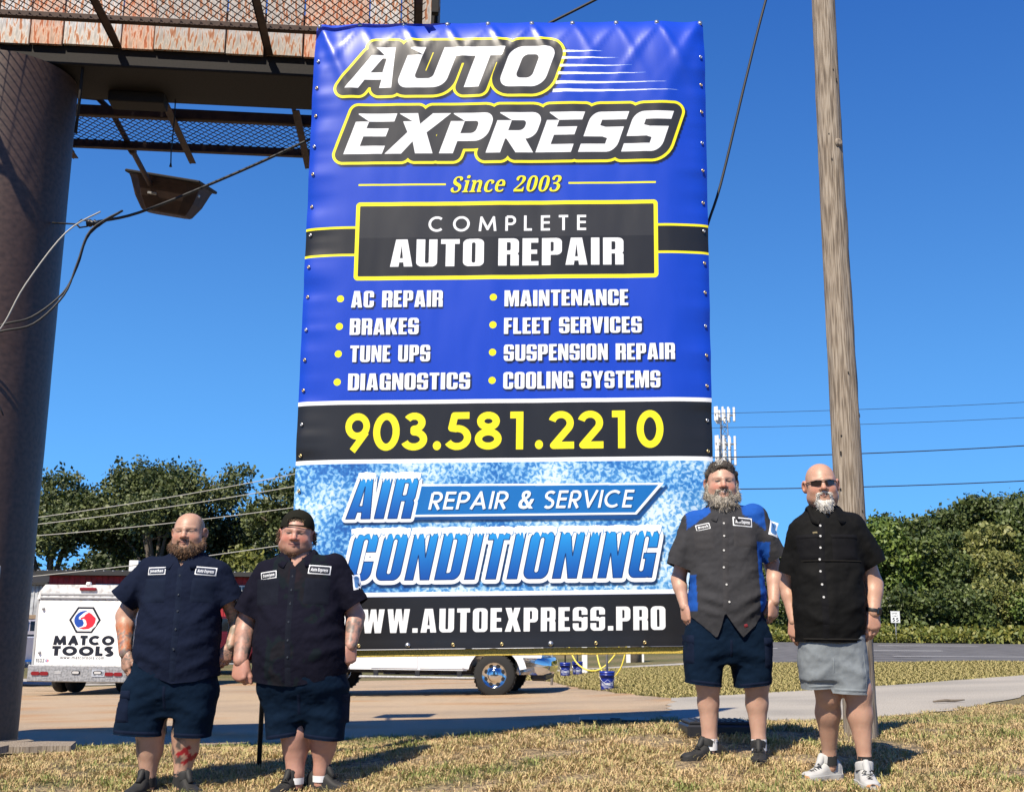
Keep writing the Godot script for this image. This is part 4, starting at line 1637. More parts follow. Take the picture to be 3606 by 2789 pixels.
	face.albedo_texture = printed(im)
	face.roughness = 0.5
	st = S()
	quad_uv(st, Vector3(-0.305, 2.08, 0.045), Vector3(0.305, 2.08, 0.045), Vector3(0.305, 1.32, 0.045), Vector3(-0.305, 1.32, 0.045))
	obj("sign_face", st, face, rs)
	st = S()
	box(st, Vector3(0, 1.7, 0.035), Vector3(0.61, 0.76, 0.01), 0.003)
	obj("sign_plate", st, M.galvanised, rs)


# ---------------------------------------------------------------- buildings
func build_buildings() -> void:
	var b := thing("red_building", "low red metal building with a black roof behind the white van", "building", Vector3(-17, -0.1, -62))
	var st := S()
	box(st, Vector3(0, 2.0, -4), Vector3(15.6, 4.2, 8.0), 0.02)
	obj("wall", st, M.red_wall, b)
	st = S()
	# wall ribs
	for k in 52:
		box(st, Vector3(-7.65 + k * 0.3, 2.0, 0.015), Vector3(0.04, 4.1, 0.03))
	var ribs := obj("wall_rib", st, M.red_wall, b)
	ribs.set_meta("kind", "stuff")
	st = S()
	prism(st, V2("-.6 0 9 0 9 .25 4 .5 -.6 .22"), -8.3, 8.3, Transform3D(Basis(Vector3.UP, PI / 2), Vector3(0, 4.1, 0)))
	var rf := obj("roof", st, M.black_roof, b)
	st = S()
	for k in 34:
		box(st, Vector3(-8.2 + k * 0.5, 4.34, 0.5), Vector3(0.05, 0.05, 0.2))
	obj("roof_seam", st, M.grey_metal, rf).set_meta("kind", "stuff")
	for x in [-4.6, 2.6, 5.4]:
		st = S()
		box(st, Vector3(x, 2.9, 0.05), Vector3(1.3, 1.5, 0.06), 0.01)
		var wn := obj("window", st, M.white_plastic, b)
		for i in 4:
			st = S()
			box(st, Vector3(x - 0.45 + i * 0.3, 2.9, 0.09), Vector3(0.24, 1.35, 0.012))
			obj("pane", st, M.glass_dark, wn)
	st = S()
	box(st, Vector3(0.0, 1.4, 0.05), Vector3(2.6, 2.6, 0.06), 0.01)
	obj("door", st, M.red_wall, b)
	for d in [[-3.4, 0.7], [0.4, 0.5]]:
		st = S()
		box(st, Vector3(d[0], 4.6, -0.5), Vector3(0.5, d[1], 0.5), 0.02)
		obj("roof_vent", st, M.white_plastic, b)
	var g := thing("metal_shed", "grey corrugated metal shed with a white roller door behind the parked car", "shed", Vector3(-28.5, -0.4, -63))
	st = S()
	box(st, Vector3(0, 1.95, -4), Vector3(7.5, 3.9, 8), 0.02)
	obj("wall", st, M.grey_metal, g)
	for k in 36:
		st = S()
		box(st, Vector3(-3.6 + k * 0.205, 2.95, 0.02), Vector3(0.07, 1.9, 0.04), 0.008)
		obj("corrugation", st, M.grey_metal, g)
	st = S()
	prism(st, V2("-.3 0 8.3 0 8.3 .2 4 .9 -.3 .14"), -3.95, 3.95, Transform3D(Basis(Vector3.UP, PI / 2), Vector3(0, 3.9, 0)))
	obj("roof", st, M.black_roof, g)
	for k in 6:
		st = S()
		box(st, Vector3(1.4, 0.3 + k * 0.32, 0.05), Vector3(3.2, 0.31, 0.05), 0.02)
		obj("door_panel", st, M.door_white, g)
	st = S()
	box(st, Vector3(1.4, 2.2, 0.06), Vector3(3.5, 0.22, 0.1), 0.01)
	obj("door_head", st, M.bare_wood, g)


# ---------------------------------------------------------------- trees
func leaf_clump(sd: int, count: int, rad: float, leaf: float) -> ArrayMesh:
	var r := RandomNumberGenerator.new()
	r.seed = sd
	var v := PackedVector3Array()
	var c := PackedColorArray()
	var ix := PackedInt32Array()
	for k in count:
		var p := Vector3(r.randfn(), r.randfn() * 0.75, r.randfn()) * rad * 0.55
		var d := Vector3(r.randfn(), r.randfn() * 0.6 - 0.25, r.randfn()).normalized()
		var s := d.cross(Vector3(r.randfn(), r.randfn(), r.randfn())).normalized()
		var l := leaf * r.randf_range(0.7, 1.3)
		var w := l * 0.32
		var b := v.size()
		var t := r.randf_range(0.7, 1.2)
		v.append_array([p, p + d * l * 0.45 + s * w, p + d * l, p + d * l * 0.45 - s * w])
		for i in 4:
			c.append(Color(t, t, t * 0.9))
		ix.append_array([b, b + 1, b + 2, b, b + 2, b + 3])
	return raw_mesh(v, ix, PackedVector3Array(), c)


func crown_of(root: Node3D, lobes: Array, per: float, clump: ArrayMesh, m: Material, c0: Color, c1: Color, r: RandomNumberGenerator, size := 1.0) -> void:
	var places := []
	var tint := []
	for l in lobes:
		var rad: float = l[1]
		var n := int(per * rad * rad)
		for k in n:
			var d := Vector3(r.randfn(), r.randfn(), r.randfn()).normalized()
			var q := rad * (1.0 - 0.55 * r.randf() ** 1.6)
			var p: Vector3 = l[0] + d * q * Vector3(1.0, l[2], 1.0)
			p += Vector3(nz.get_noise_3d(p.x, p.y, p.z), nz.get_noise_3d(p.y + 9, p.z, p.x), 0) * 0.35 * rad
			var s := r.randf_range(0.7, 1.3) * size
			places.append(Transform3D(Basis(Vector3(r.randfn(), r.randfn(), r.randfn()).normalized(), r.randf() * TAU) * Basis.from_scale(Vector3(s, s, s)), p))
			tint.append(c0.lerp(c1, clampf(r.randf() * 0.7 + 0.3 * nz.get_noise_3d(p.x * 0.4, p.y * 0.4, p.z * 0.4) + 0.1, 0, 1)))
	var mm := MultiMesh.new()
	mm.transform_format = MultiMesh.TRANSFORM_3D
	mm.use_colors = true
	mm.mesh = clump
	mm.instance_count = places.size()
	for k in places.size():
		mm.set_instance_transform(k, places[k])
		mm.set_instance_color(k, tint[k])
	var o := MultiMeshInstance3D.new()
	o.name = "crown"
	o.multimesh = mm
	o.material_override = m
	o.set_meta("kind", "stuff")
	root.add_child(o)


# trunk that forks into limbs, each limb carrying a few lobes of leaves
func tree(label: String, at_: Vector3, h: float, spread: float, sd: int, c0: Color, c1: Color, clump: ArrayMesh, bare := 0.3, limbs := 7, per := 42.0, group := "", size := 1.0, lean := 0.0) -> Node3D:
	var r := RandomNumberGenerator.new()
	r.seed = sd
	var root := thing("tree", label, "tree", at_, 0.0, group)
	var st := S(true)
	var lobes := []
	var tr := h * 0.022 + 0.05
	var fork := h * bare
	var trunk := [Vector3(0, -0.3, 0), Vector3(lean * fork * 0.3 + r.randfn() * 0.06, fork * 0.5, r.randfn() * 0.1), Vector3(lean * fork, fork, 0)]
	tube(st, trunk, [tr * 1.3, tr, tr * 0.85], 9)
	for k in limbs:
		var a := TAU * k / limbs + r.randf_range(-0.3, 0.3)
		var up := r.randf_range(0.45, 1.0) if k else 1.0
		var out := spread * (1.15 - 0.75 * up * up) * r.randf_range(0.75, 1.1)
		if k == 0:
			out *= 0.2
		var base: Vector3 = trunk[1].lerp(trunk[2], r.randf_range(0.5, 1.0))
		var tip := Vector3(base.x + cos(a) * out, fork + (h - fork) * up * 0.82, sin(a) * out * 0.8)
		var mid := base.lerp(tip, 0.5) + Vector3(-cos(a) * out * 0.12, (h - fork) * 0.05, r.randfn() * 0.2)
		var lr := tr * 0.55
		tube(st, [base, base.lerp(mid, 0.5) + Vector3(0, -0.05, 0), mid, mid.lerp(tip, 0.55) + Vector3(0, 0.08 * h / 8, 0), tip], [lr, lr * 0.8, lr * 0.62, lr * 0.4, lr * 0.15], 6)
		var lo := spread * r.randf_range(0.3, 0.42)
		lobes.append([tip, lo, 0.75])
		for i in 3:
			var q: Vector3 = mid.lerp(tip, r.randf_range(0.15, 0.9))
			var w := q + Vector3(r.randfn() * 0.7, r.randf_range(0.0, 0.7), r.randfn() * 0.6) * spread * 0.38
			tube(st, [q, q.lerp(w, 0.5) + Vector3(0, 0.12, 0), w], [lr * 0.35, lr * 0.25, lr * 0.1], 5)
			lobes.append([w, spread * r.randf_range(0.2, 0.32), 0.7])
	obj("trunk", st, M.bark, root)
	crown_of(root, lobes, per, clump, M.leaf, c0, c1, r, size)
	return root


func build_trees() -> void:
	var big := leaf_clump(5, 20, 0.42, 0.21)
	var bushy := leaf_clump(6, 20, 0.5, 0.26)
	var wide := leaf_clump(7, 16, 0.55, 0.34)
	var oak0 := Color(0.035, 0.058, 0.018)
	var oak1 := Color(0.14, 0.16, 0.05)
	# the tall group behind the red building
	tree("tall tree at the brown column, its crown dense and dark green", Vector3(-28.8, 0, -72), 11.3, 4.0, 11, oak0, oak1, big, 0.3, 9, 46)
	tree("broad tall tree with bare forking limbs behind the balding man in navy", Vector3(-22.4, 0, -70), 11.6, 4.9, 23, oak0, oak1, big, 0.3, 9, 34, "", 1.0, 0.25)
	tree("slim green tree filling the gap between the two tall broad crowns", Vector3(-25.6, 0, -78), 9.2, 2.5, 31, oak0, oak1, big, 0.3, 6, 48)
	tree("dark rounded tree between the two men in navy", Vector3(-16.2, 0, -74), 9.3, 3.2, 37, Color(0.028, 0.05, 0.017), Color(0.085, 0.105, 0.035), big, 0.3, 9, 46)
	tree("tree showing at the banner edge above the man in the cap", Vector3(-12.2, 0, -66), 11.0, 2.7, 43, oak0, oak1, big, 0.45, 7, 40)
	tree("yellow green bushy tree behind the shoulder of the man in the cap", Vector3(-15.4, 0, -66), 5.9, 2.3, 47, Color(0.085, 0.105, 0.018), Color(0.2, 0.2, 0.04), bushy, 0.15, 8, 70)
	tree("low dark tree above the red roof beside the thick column", Vector3(-25.0, 0, -69), 5.6, 2.4, 53, Color(0.025, 0.045, 0.015), Color(0.08, 0.1, 0.03), bushy, 0.15, 8, 70)
	tree("low green tree above the red roof beside the balding man", Vector3(-20.6, 0, -69), 5.4, 2.3, 59, oak0, oak1, bushy, 0.15, 8, 70)
	# the wood along the far side of the road
	var w0 := Color(0.03, 0.055, 0.014)
	var w1 := Color(0.15, 0.19, 0.045)
	var rows := [
		[20.8, 84, 7.0, 2.5, 0, "short bushy tree seen in the gap between the two men at the banner"],
		[23.6, 86, 8.6, 2.6, 1, "round tree behind the watch arm of the man in black"],
		[26.2, 88, 10.4, 2.9, 2, "bright broad leaved tree directly behind the speed limit sign"],
		[28.9, 88, 10.2, 2.7, 2, "bright leafy tree next to the one behind the speed limit sign"],
		[30.4, 92, 10.9, 3.0, 0, "dark tree topping the gap beyond the two bright leafy trees"],
		[32.2, 87, 8.8, 2.8, 1, "rounded mid green tree with a shaded hollow at its foot"],
		[34.3, 91, 11.2, 3.1, 0, "dark tree with a spiky top, midway along the wood"],
		[36.5, 88, 9.4, 2.9, 3, "olive tree with thin pale leaves at the bright end of the wood"],
		[38.4, 92, 12.6, 3.3, 0, "tall dark tree standing at the high end of the wood"],
		[40.6, 90, 11.8, 3.2, 1, "tall mid green tree at the frame edge of the wood"],
		[42.0, 94, 13.2, 3.4, 0, "tallest dark tree at the far end of the wood"],
		[18.4, 88, 6.6, 2.5, 0, "dark low tree hidden behind the bearded man"],
		[44.5, 90, 12.0, 3.4, 1, "outermost tree of the wood beyond the tallest dark one"]]
	var tones := [[Color(0.03, 0.055, 0.015), Color(0.12, 0.15, 0.035)], [w0, w1], [Color(0.05, 0.1, 0.018), Color(0.2, 0.26, 0.05)], [Color(0.09, 0.12, 0.03), Color(0.3, 0.29, 0.09)]]
	var k := 0
	for d in rows:
		var t: Array = tones[d[4]]
		tree(d[5], Vector3(d[0], 0.6, -d[1]), d[2], d[3], 100 + k * 7, t[0], t[1], wide if d[4] == 2 else bushy, 0.12, 9, 52, "trees of the wood along the road", 1.15)
		k += 1
	# shrubs at the edge of the wood
	var sh := [
		[20.0, 80, 2.8, 1, "low green shrub between the two men beside the banner"], [22.4, 81, 3.4, 0, "dark shrub just behind the wrist watch"], [24.2, 82, 3.0, 2, "bright green shrub standing to one side of the road sign"], [26.9, 82, 3.6, 0, "dark shrub just beyond the road sign post"],
		[28.8, 81, 3.2, 1, "rounded shrub under the bright leafy trees"], [30.8, 82, 4.2, 0, "large dark shrub under the spiky topped tree"], [32.8, 81, 3.4, 1, "mid green shrub beside a shaded hollow"], [34.8, 82, 4.4, 3, "olive shrub with thin leaves on long stems"],
		[36.8, 81, 3.6, 2, "bright shrub under the olive tree"], [38.8, 82, 3.8, 0, "dark shrub at the edge of the frame"], [18.0, 82, 3.0, 1, "green shrub hidden by the bearded man"]]
	for d in sh:
		var r := RandomNumberGenerator.new()
		r.seed = 300 + k
		var root := thing("shrub", d[4], "shrub", Vector3(d[0], land(d[0], d[1]), -d[1]), 0.0, "shrubs at the edge of the wood")
		var st := S(true)
		var lobes := []
		for i in 6:
			var tip := Vector3(r.randfn() * 0.8, d[2] * r.randf_range(0.3, 0.85), r.randfn() * 0.5)
			tube(st, [Vector3(0, -0.1, 0), tip * 0.5 + Vector3(0, 0.2, 0), tip], [0.05, 0.035, 0.012], 5)
			lobes.append([tip, r.randf_range(0.7, 1.1), 0.85])
		obj("trunk", st, M.bark, root)
		var t: Array = tones[d[3]]
		crown_of(root, lobes, 60, bushy, M.leaf, t[0], t[1], r)
		k += 1
	# weeds along the far verge
	var r2 := RandomNumberGenerator.new()
	r2.seed = 66
	var places := []
	var tint := []
	for i in 5200:
		var x := r2.randf_range(9, 52)
		var d := 76.5 + 4.5 * r2.randf() + 0.12 * (x - 25)
		var s := r2.randf_range(0.7, 1.5) * (0.5 + 0.5 * smooth(76, 79, d))
		places.append(Transform3D(Basis(Vector3.UP, r2.randf() * TAU) * Basis.from_scale(Vector3(s, s * 1.3, s)), Vector3(x, land(x, d) + 0.2 + 0.5 * r2.randf() * s, -d)))
		var y := r2.randf()
		tint.append(Color(0.11, 0.14, 0.025).lerp(Color(0.26, 0.24, 0.05), y * y))
	scatter("weeds", "yellow green weeds along the far verge of the road", leaf_clump(9, 14, 0.35, 0.26), M.leaf, places, tint)
	# wall of leaves deep in the wood
	var mass := []
	var mt := []
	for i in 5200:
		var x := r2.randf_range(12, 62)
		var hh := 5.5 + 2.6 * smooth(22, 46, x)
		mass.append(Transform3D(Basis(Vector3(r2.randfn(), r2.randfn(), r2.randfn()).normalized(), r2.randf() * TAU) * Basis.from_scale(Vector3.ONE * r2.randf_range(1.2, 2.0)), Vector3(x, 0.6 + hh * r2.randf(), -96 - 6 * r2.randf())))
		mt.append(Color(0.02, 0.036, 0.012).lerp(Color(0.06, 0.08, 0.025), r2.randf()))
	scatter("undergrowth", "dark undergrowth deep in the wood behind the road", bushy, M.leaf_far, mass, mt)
	# a distant line of woods that closes the horizon
	var fm := []
	var ft := []
	for i in 9000:
		var x := r2.randf_range(-190, 60)
		fm.append(Transform3D(Basis(Vector3(r2.randfn(), r2.randfn(), r2.randfn()).normalized(), r2.randf() * TAU) * Basis.from_scale(Vector3.ONE * r2.randf_range(2.0, 4.0)), Vector3(x, 0.3 + r2.randf() * (5.2 + 2.0 * nz.get_noise_1d(x * 0.2)), -120 - 14 * r2.randf())))
		ft.append(Color(0.022, 0.04, 0.013).lerp(Color(0.08, 0.1, 0.03), r2.randf()))
	scatter("woods", "far line of woods behind the buildings", bushy, M.leaf_far, fm, ft)


# ---------------------------------------------------------------- vehicles
func wheel(root: Node3D, c: Vector3, r: float, w: float, alloy: Material, holes := 8) -> void:
	# axle along z, outer face towards +z
	var st := S(true)
	var xf := Transform3D(Basis(Vector3(1, 0, 0), PI / 2), c)
	lathe(st, [Vector2(r * 0.58, w * 0.5), Vector2(r * 0.66, w * 0.5), Vector2(r * 0.9, w * 0.47), Vector2(r * 0.985, w * 0.38), Vector2(r, w * 0.2), Vector2(r, -w * 0.2), Vector2(r * 0.985, -w * 0.38), Vector2(r * 0.9, -w * 0.47), Vector2(r * 0.58, -w * 0.5)], 40, xf)
	# tread blocks
	for k in 60:
		var a := TAU * k / 60
		box(st, c + Vector3(cos(a) * r, sin(a) * r, (0.06 if k % 2 else -0.06) * w * 4), Vector3(0.014, 0.03, w * 0.36), 0.0, Transform3D(Basis(), Vector3.ZERO))
	var t := obj("wheel", st, M.rubber, root)
	st = S(true)
	lathe(st, [Vector2(r * 0.6, w * 0.46), Vector2(r * 0.585, w * 0.48), Vector2(r * 0.56, w * 0.42), Vector2(r * 0.5, w * 0.3), Vector2(r * 0.3, w * 0.36), Vector2(r * 0.27, w * 0.45), Vector2(r * 0.16, w * 0.47), Vector2(0.0, w * 0.47)], 40, xf)
	var rim := obj("rim", st, alloy, t)
	st = S()
	for k in holes:
		var a := TAU * (k + 0.5) / holes
		var m := c + Vector3(cos(a), sin(a), 0) * r * 0.43
		var rg := []
		for i in 10:
			var q := TAU * i / 10
			var u := Vector3(cos(a), sin(a), 0) * cos(q) * r * 0.075 + Vector3(-sin(a), cos(a), 0) * sin(q) * r * 0.1
			rg.append(m + u + Vector3(0, 0, w * 0.345))
		for i in 10:
			tri(st, m + Vector3(0, 0, w * 0.35), rg[(i + 1) % 10], rg[i])
	obj("rim_hole", st, M.black_plastic, t).set_meta("kind", "stuff")


func arch(cx: float, cy: float, r: float, from: float, to: float, n := 12) -> PackedVector2Array:
	var p := PackedVector2Array()
	for k in n + 1:
		var a := deg_to_rad(lerpf(from, to, float(k) / n))
		p.append(Vector2(cx + cos(a) * r, cy + sin(a) * r))
	return p


# pickup that points along +x, its base at the ground under its middle
func pickup(called: String, label: String, paint_: Material, p: Vector3, turn: float) -> Node3D:
	var root := thing(called, label, "pickup truck", p, turn)
	var wb := 1.8
	var body := PackedVector2Array([Vector2(-2.95, 0.62)]) + PackedVector2Array([Vector2(-wb - 0.55, 0.62)]) + arch(-wb, 0.42, 0.52, 158, 22) + PackedVector2Array([Vector2(-wb + 0.55, 0.5), Vector2(wb - 0.55, 0.5)]) + arch(wb, 0.42, 0.54, 158, 20) + PackedVector2Array([Vector2(wb + 0.56, 0.66), Vector2(2.72, 0.7), Vector2(2.78, 1.02), Vector2(2.7, 1.22), Vector2(1.55, 1.34), Vector2(1.25, 1.4), Vector2(-0.95, 1.4), Vector2(-2.98, 1.36)])
	var st := S()
	# sides curve in slightly towards sill and shoulder
	prism(st, body, -0.93, 0.93)
	obj("body", st, paint_, root)
	for sg in [-1.0, 1.0]:
		st = S()
		var xf := Transform3D(Basis(Vector3(1, 0, 0), Vector3(0, 1, 0), Vector3(0, 0, sg)), Vector3(0, 0, 0.93 * sg))
		# fenders swell out round the wheels
		for cx in [-wb, wb]:
			var outer := arch(cx, 0.42, 0.66, 168, 12, 16)
			var inner := arch(cx, 0.42, 0.525, 12, 168, 16)
			prism(st, outer + inner, -0.01, 0.045, xf)
		obj("fender", st, paint_, root).set_meta("kind", "stuff")
		# doors and their seams
		for d in [[0.28, 1.22], [-0.72, 0.26]]:
			st = S()
			box(st, Vector3((d[0] + d[1]) / 2, 0.95, 0.93 * sg), Vector3(d[1] - d[0] - 0.014, 0.86, 0.035), 0.014)
			var door := obj("door", st, paint_, root)
			st = S()
			box(st, Vector3(d[0] + 0.14, 1.2, 0.96 * sg), Vector3(0.2, 0.035, 0.03), 0.01)
			obj("handle", st, paint_, door)
		st = S()
		box(st, Vector3(0.25, 0.36, 0.99 * sg), Vector3(2.35, 0.05, 0.13), 0.02)
		obj("side_step", st, M.galvanised, root)
		for x in [-0.6, 0.25, 1.1]:
			st = S()
			box(st, Vector3(x, 0.42, 0.93 * sg), Vector3(0.1, 0.14, 0.05), 0.01)
			obj("step_bracket", st, M.black_plastic, root)
		st = S()
		box(st, Vector3(1.28, 1.0, 0.955 * sg), Vector3(0.12, 0.3, 0.02), 0.006)
		obj("mirror_post", st, M.black_plastic, root)
		st = S()
		box(st, Vector3(1.12, 1.55, 1.1 * sg), Vector3(0.14, 0.36, 0.2), 0.04)
		obj("mirror", st, M.black_plastic, root)
	# cab
	var cab := V2("-.92 1.4 1.24 1.4 .62 1.92 -.72 1.94")
	st = S()
	prism(st, cab, -0.82, 0.82)
	obj("cab", st, paint_, root)
	for sg in [-1.0, 1.0]:
		for q in ["-.78 1.44 .2 1.44 .2 1.86 -.66 1.86", ".27 1.44 1.08 1.44 .58 1.86 .27 1.86"]:
			st = S()
			prism(st, V2(q), 0.82, 0.828, Transform3D(Basis(Vector3(1, 0, 0), Vector3(0, 1, 0), Vector3(0, 0, sg)), Vector3.ZERO))
			obj("side_window", st, M.glass_dark, root)
	st = S()
	quad(st, Vector3(1.21, 1.44, -0.76), Vector3(0.66, 1.9, -0.72), Vector3(0.66, 1.9, 0.72), Vector3(1.21, 1.44, 0.76))
	obj("windscreen", st, M.glass_dark, root, Transform3D(Basis(), Vector3(0.02, 0.01, 0)))
	st = S()
	quad(st, Vector3(-0.9, 1.46, 0.7), Vector3(-0.76, 1.88, 0.66), Vector3(-0.76, 1.88, -0.66), Vector3(-0.9, 1.46, -0.7))
	obj("rear_window", st, M.glass_dark, root, Transform3D(Basis(), Vector3(-0.01, 0.005, 0)))
	# load bed, tail gate and lamps
	st = S()
	box(st, Vector3(-1.95, 1.385, 0), Vector3(1.9, 0.05, 1.6), 0.005)
	obj("bed_cover", st, M.black_plastic, root)
	st = S()
	box(st, Vector3(-2.99, 1.02, 0), Vector3(0.06, 0.66, 1.5), 0.02)
	obj("tail_gate", st, paint_, root)
	for sg in [-1.0, 1.0]:
		st = S()
		box(st, Vector3(-2.97, 1.05, 0.85 * sg), Vector3(0.1, 0.5, 0.18), 0.03)
		obj("tail_light", st, M.red_lens, root)
		st = S()
		box(st, Vector3(2.66, 1.0, 0.76 * sg), Vector3(0.2, 0.3, 0.36), 0.04)
		obj("headlight", st, M.clear_lens, root)
		st = S()
		box(st, Vector3(2.72, 0.58, 0.7 * sg), Vector3(0.3, 0.12, 0.2), 0.02)
		obj("fog_lamp", st, M.black_plastic, root)
	st = S()
	box(st, Vector3(-3.08, 0.62, 0), Vector3(0.2, 0.22, 1.86), 0.05)
	obj("rear_bumper", st, M.chrome, root)
	# front bumper wraps round the corners
	st = S(true)
	var rings := []
	for k in 13:
		var t := float(k) / 12 * 2 - 1
		var z := clampf(t * 1.25, -1, 1) * 0.96
		var back := maxf(0, absf(t) - 0.8) / 0.2 * 0.42
		var rg := []
		for i in 10:
			var a := TAU * i / 10
			rg.append(Vector3(2.86 - back - 0.14 * t * t + cos(a) * 0.1, 0.6 + sin(a) * 0.17, z))
		rings.append(rg)
	skin(st, rings, true, true)
	obj("front_bumper", st, M.chrome, root)
	st = S()
	box(st, Vector3(2.66, 0.4, 0), Vector3(0.3, 0.16, 1.7), 0.04)
	obj("air_dam", st, M.black_plastic, root)
	st = S()
	box(st, Vector3(2.77, 1.0, 0), Vector3(0.08, 0.38, 1.16), 0.03)
	var gr := obj("grille", st, M.chrome, root)
	for k in 3:
		st = S()
		box(st, Vector3(2.815, 0.89 + k * 0.11, 0), Vector3(0.02, 0.06, 1.0), 0.005)
		obj("grille_slot", st, M.black_plastic, gr)
	for c in [Vector3(-wb, 0.42, 0.82), Vector3(wb, 0.42, 0.82)]:
		wheel(root, c, 0.42, 0.26, M.chrome)
	for c in [Vector3(-wb, 0.42, -0.82), Vector3(wb, 0.42, -0.82)]:
		wheel(root, c, 0.42, 0.26, M.chrome)
	st = S()
	box(st, Vector3(0, 0.5, 0), Vector3(5.0, 0.16, 0.9), 0.02)
	obj("chassis", st, M.black_plastic, root)
	return root


func van_print() -> ImageTexture:
	# rear doors of the tool truck, 2.3 m by 1.6 m
	var px := 10.0
	var im := Image.create(2300, 1580, false, Image.FORMAT_RGBA8)
	var white := Color8(236, 237, 236)
	var ink := Color8(22, 24, 34)
	im.fill(white)
	var hx := func(cx, cy, r): return PackedVector2Array([Vector2(cx - r, cy), Vector2(cx - r * 0.5, cy - r * 0.8), Vector2(cx + r * 0.5, cy - r * 0.8), Vector2(cx + r, cy), Vector2(cx + r * 0.5, cy + r * 0.8), Vector2(cx - r * 0.5, cy + r * 0.8)])
	for d in [[112.0, 42.5, 38.5], [29.5, 138.5, 5.0]]:
		var k: float = d[2] / 38.5
		var o := Vector2(d[0], d[1])
		paint(im, shape(hx.call(d[0], d[1], d[2])), px, 0, ink)
		paint(im, shape(hx.call(d[0], d[1], d[2] * 0.85)), px, 0, white)
		var tr := func(q): 
			var out := PackedVector2Array()
			for v in q:
				out.append(o + v * k)
			return out
		paint(im, shape(tr.call(arc(0, 0, 26, 22, 0, 350))), px, 0, Color8(30, 72, 160))
		# white gap and the red shape in it
		paint(im, shape(tr.call(V2("-15 -7 -4 -17 6 -22 16 -18 27 -8 30 2 27 14 16 24 -2 26 -22 21 -4 14 -2 7 -6 -1 -15 -2"))), px, 0, white)
		paint(im, shape(tr.call(V2("-11 -5 -3 -8 0 -13 8 -18 14 -15 26 -4 25 6 20 15 10 21 -2 22 -14 19 3 15 5 10 2 1 -3 -3 -10 -1"))), px, 0, Color8(226, 38, 54))
	var f := system_font("Droid Sans", 700)
	paint(im, line_of("MATCO", "strokes", 41, 186, 79.5, 101, 0, 0.16, 0.25), px, 0.8, ink)
	paint(im, line_of("TOOLS", "strokes", 40, 186, 104.5, 126, 0, 0.16, 0.25), px, 0.8, ink)
	paint(im, line_of("www.matcotools.com", system_font("Droid Sans"), 60, 166, 127.5, 134.0, 0, 0.12), px, 0.25, ink)
	paint(im, line_of("MATCO", "strokes", 2, 23, 134, 138, 0, 0.16, 0.25), px, 0.1, ink)
	paint(im, line_of("TOOLS", "strokes", 3, 23, 139, 143, 0, 0.16, 0.25), px, 0.1, ink)
	block(im, px, 1, 130.5, 40, 131.4, Color8(230, 170, 180))
	block(im, px, 1, 145.5, 39, 146.3, Color8(190, 180, 190))
	return printed(im)


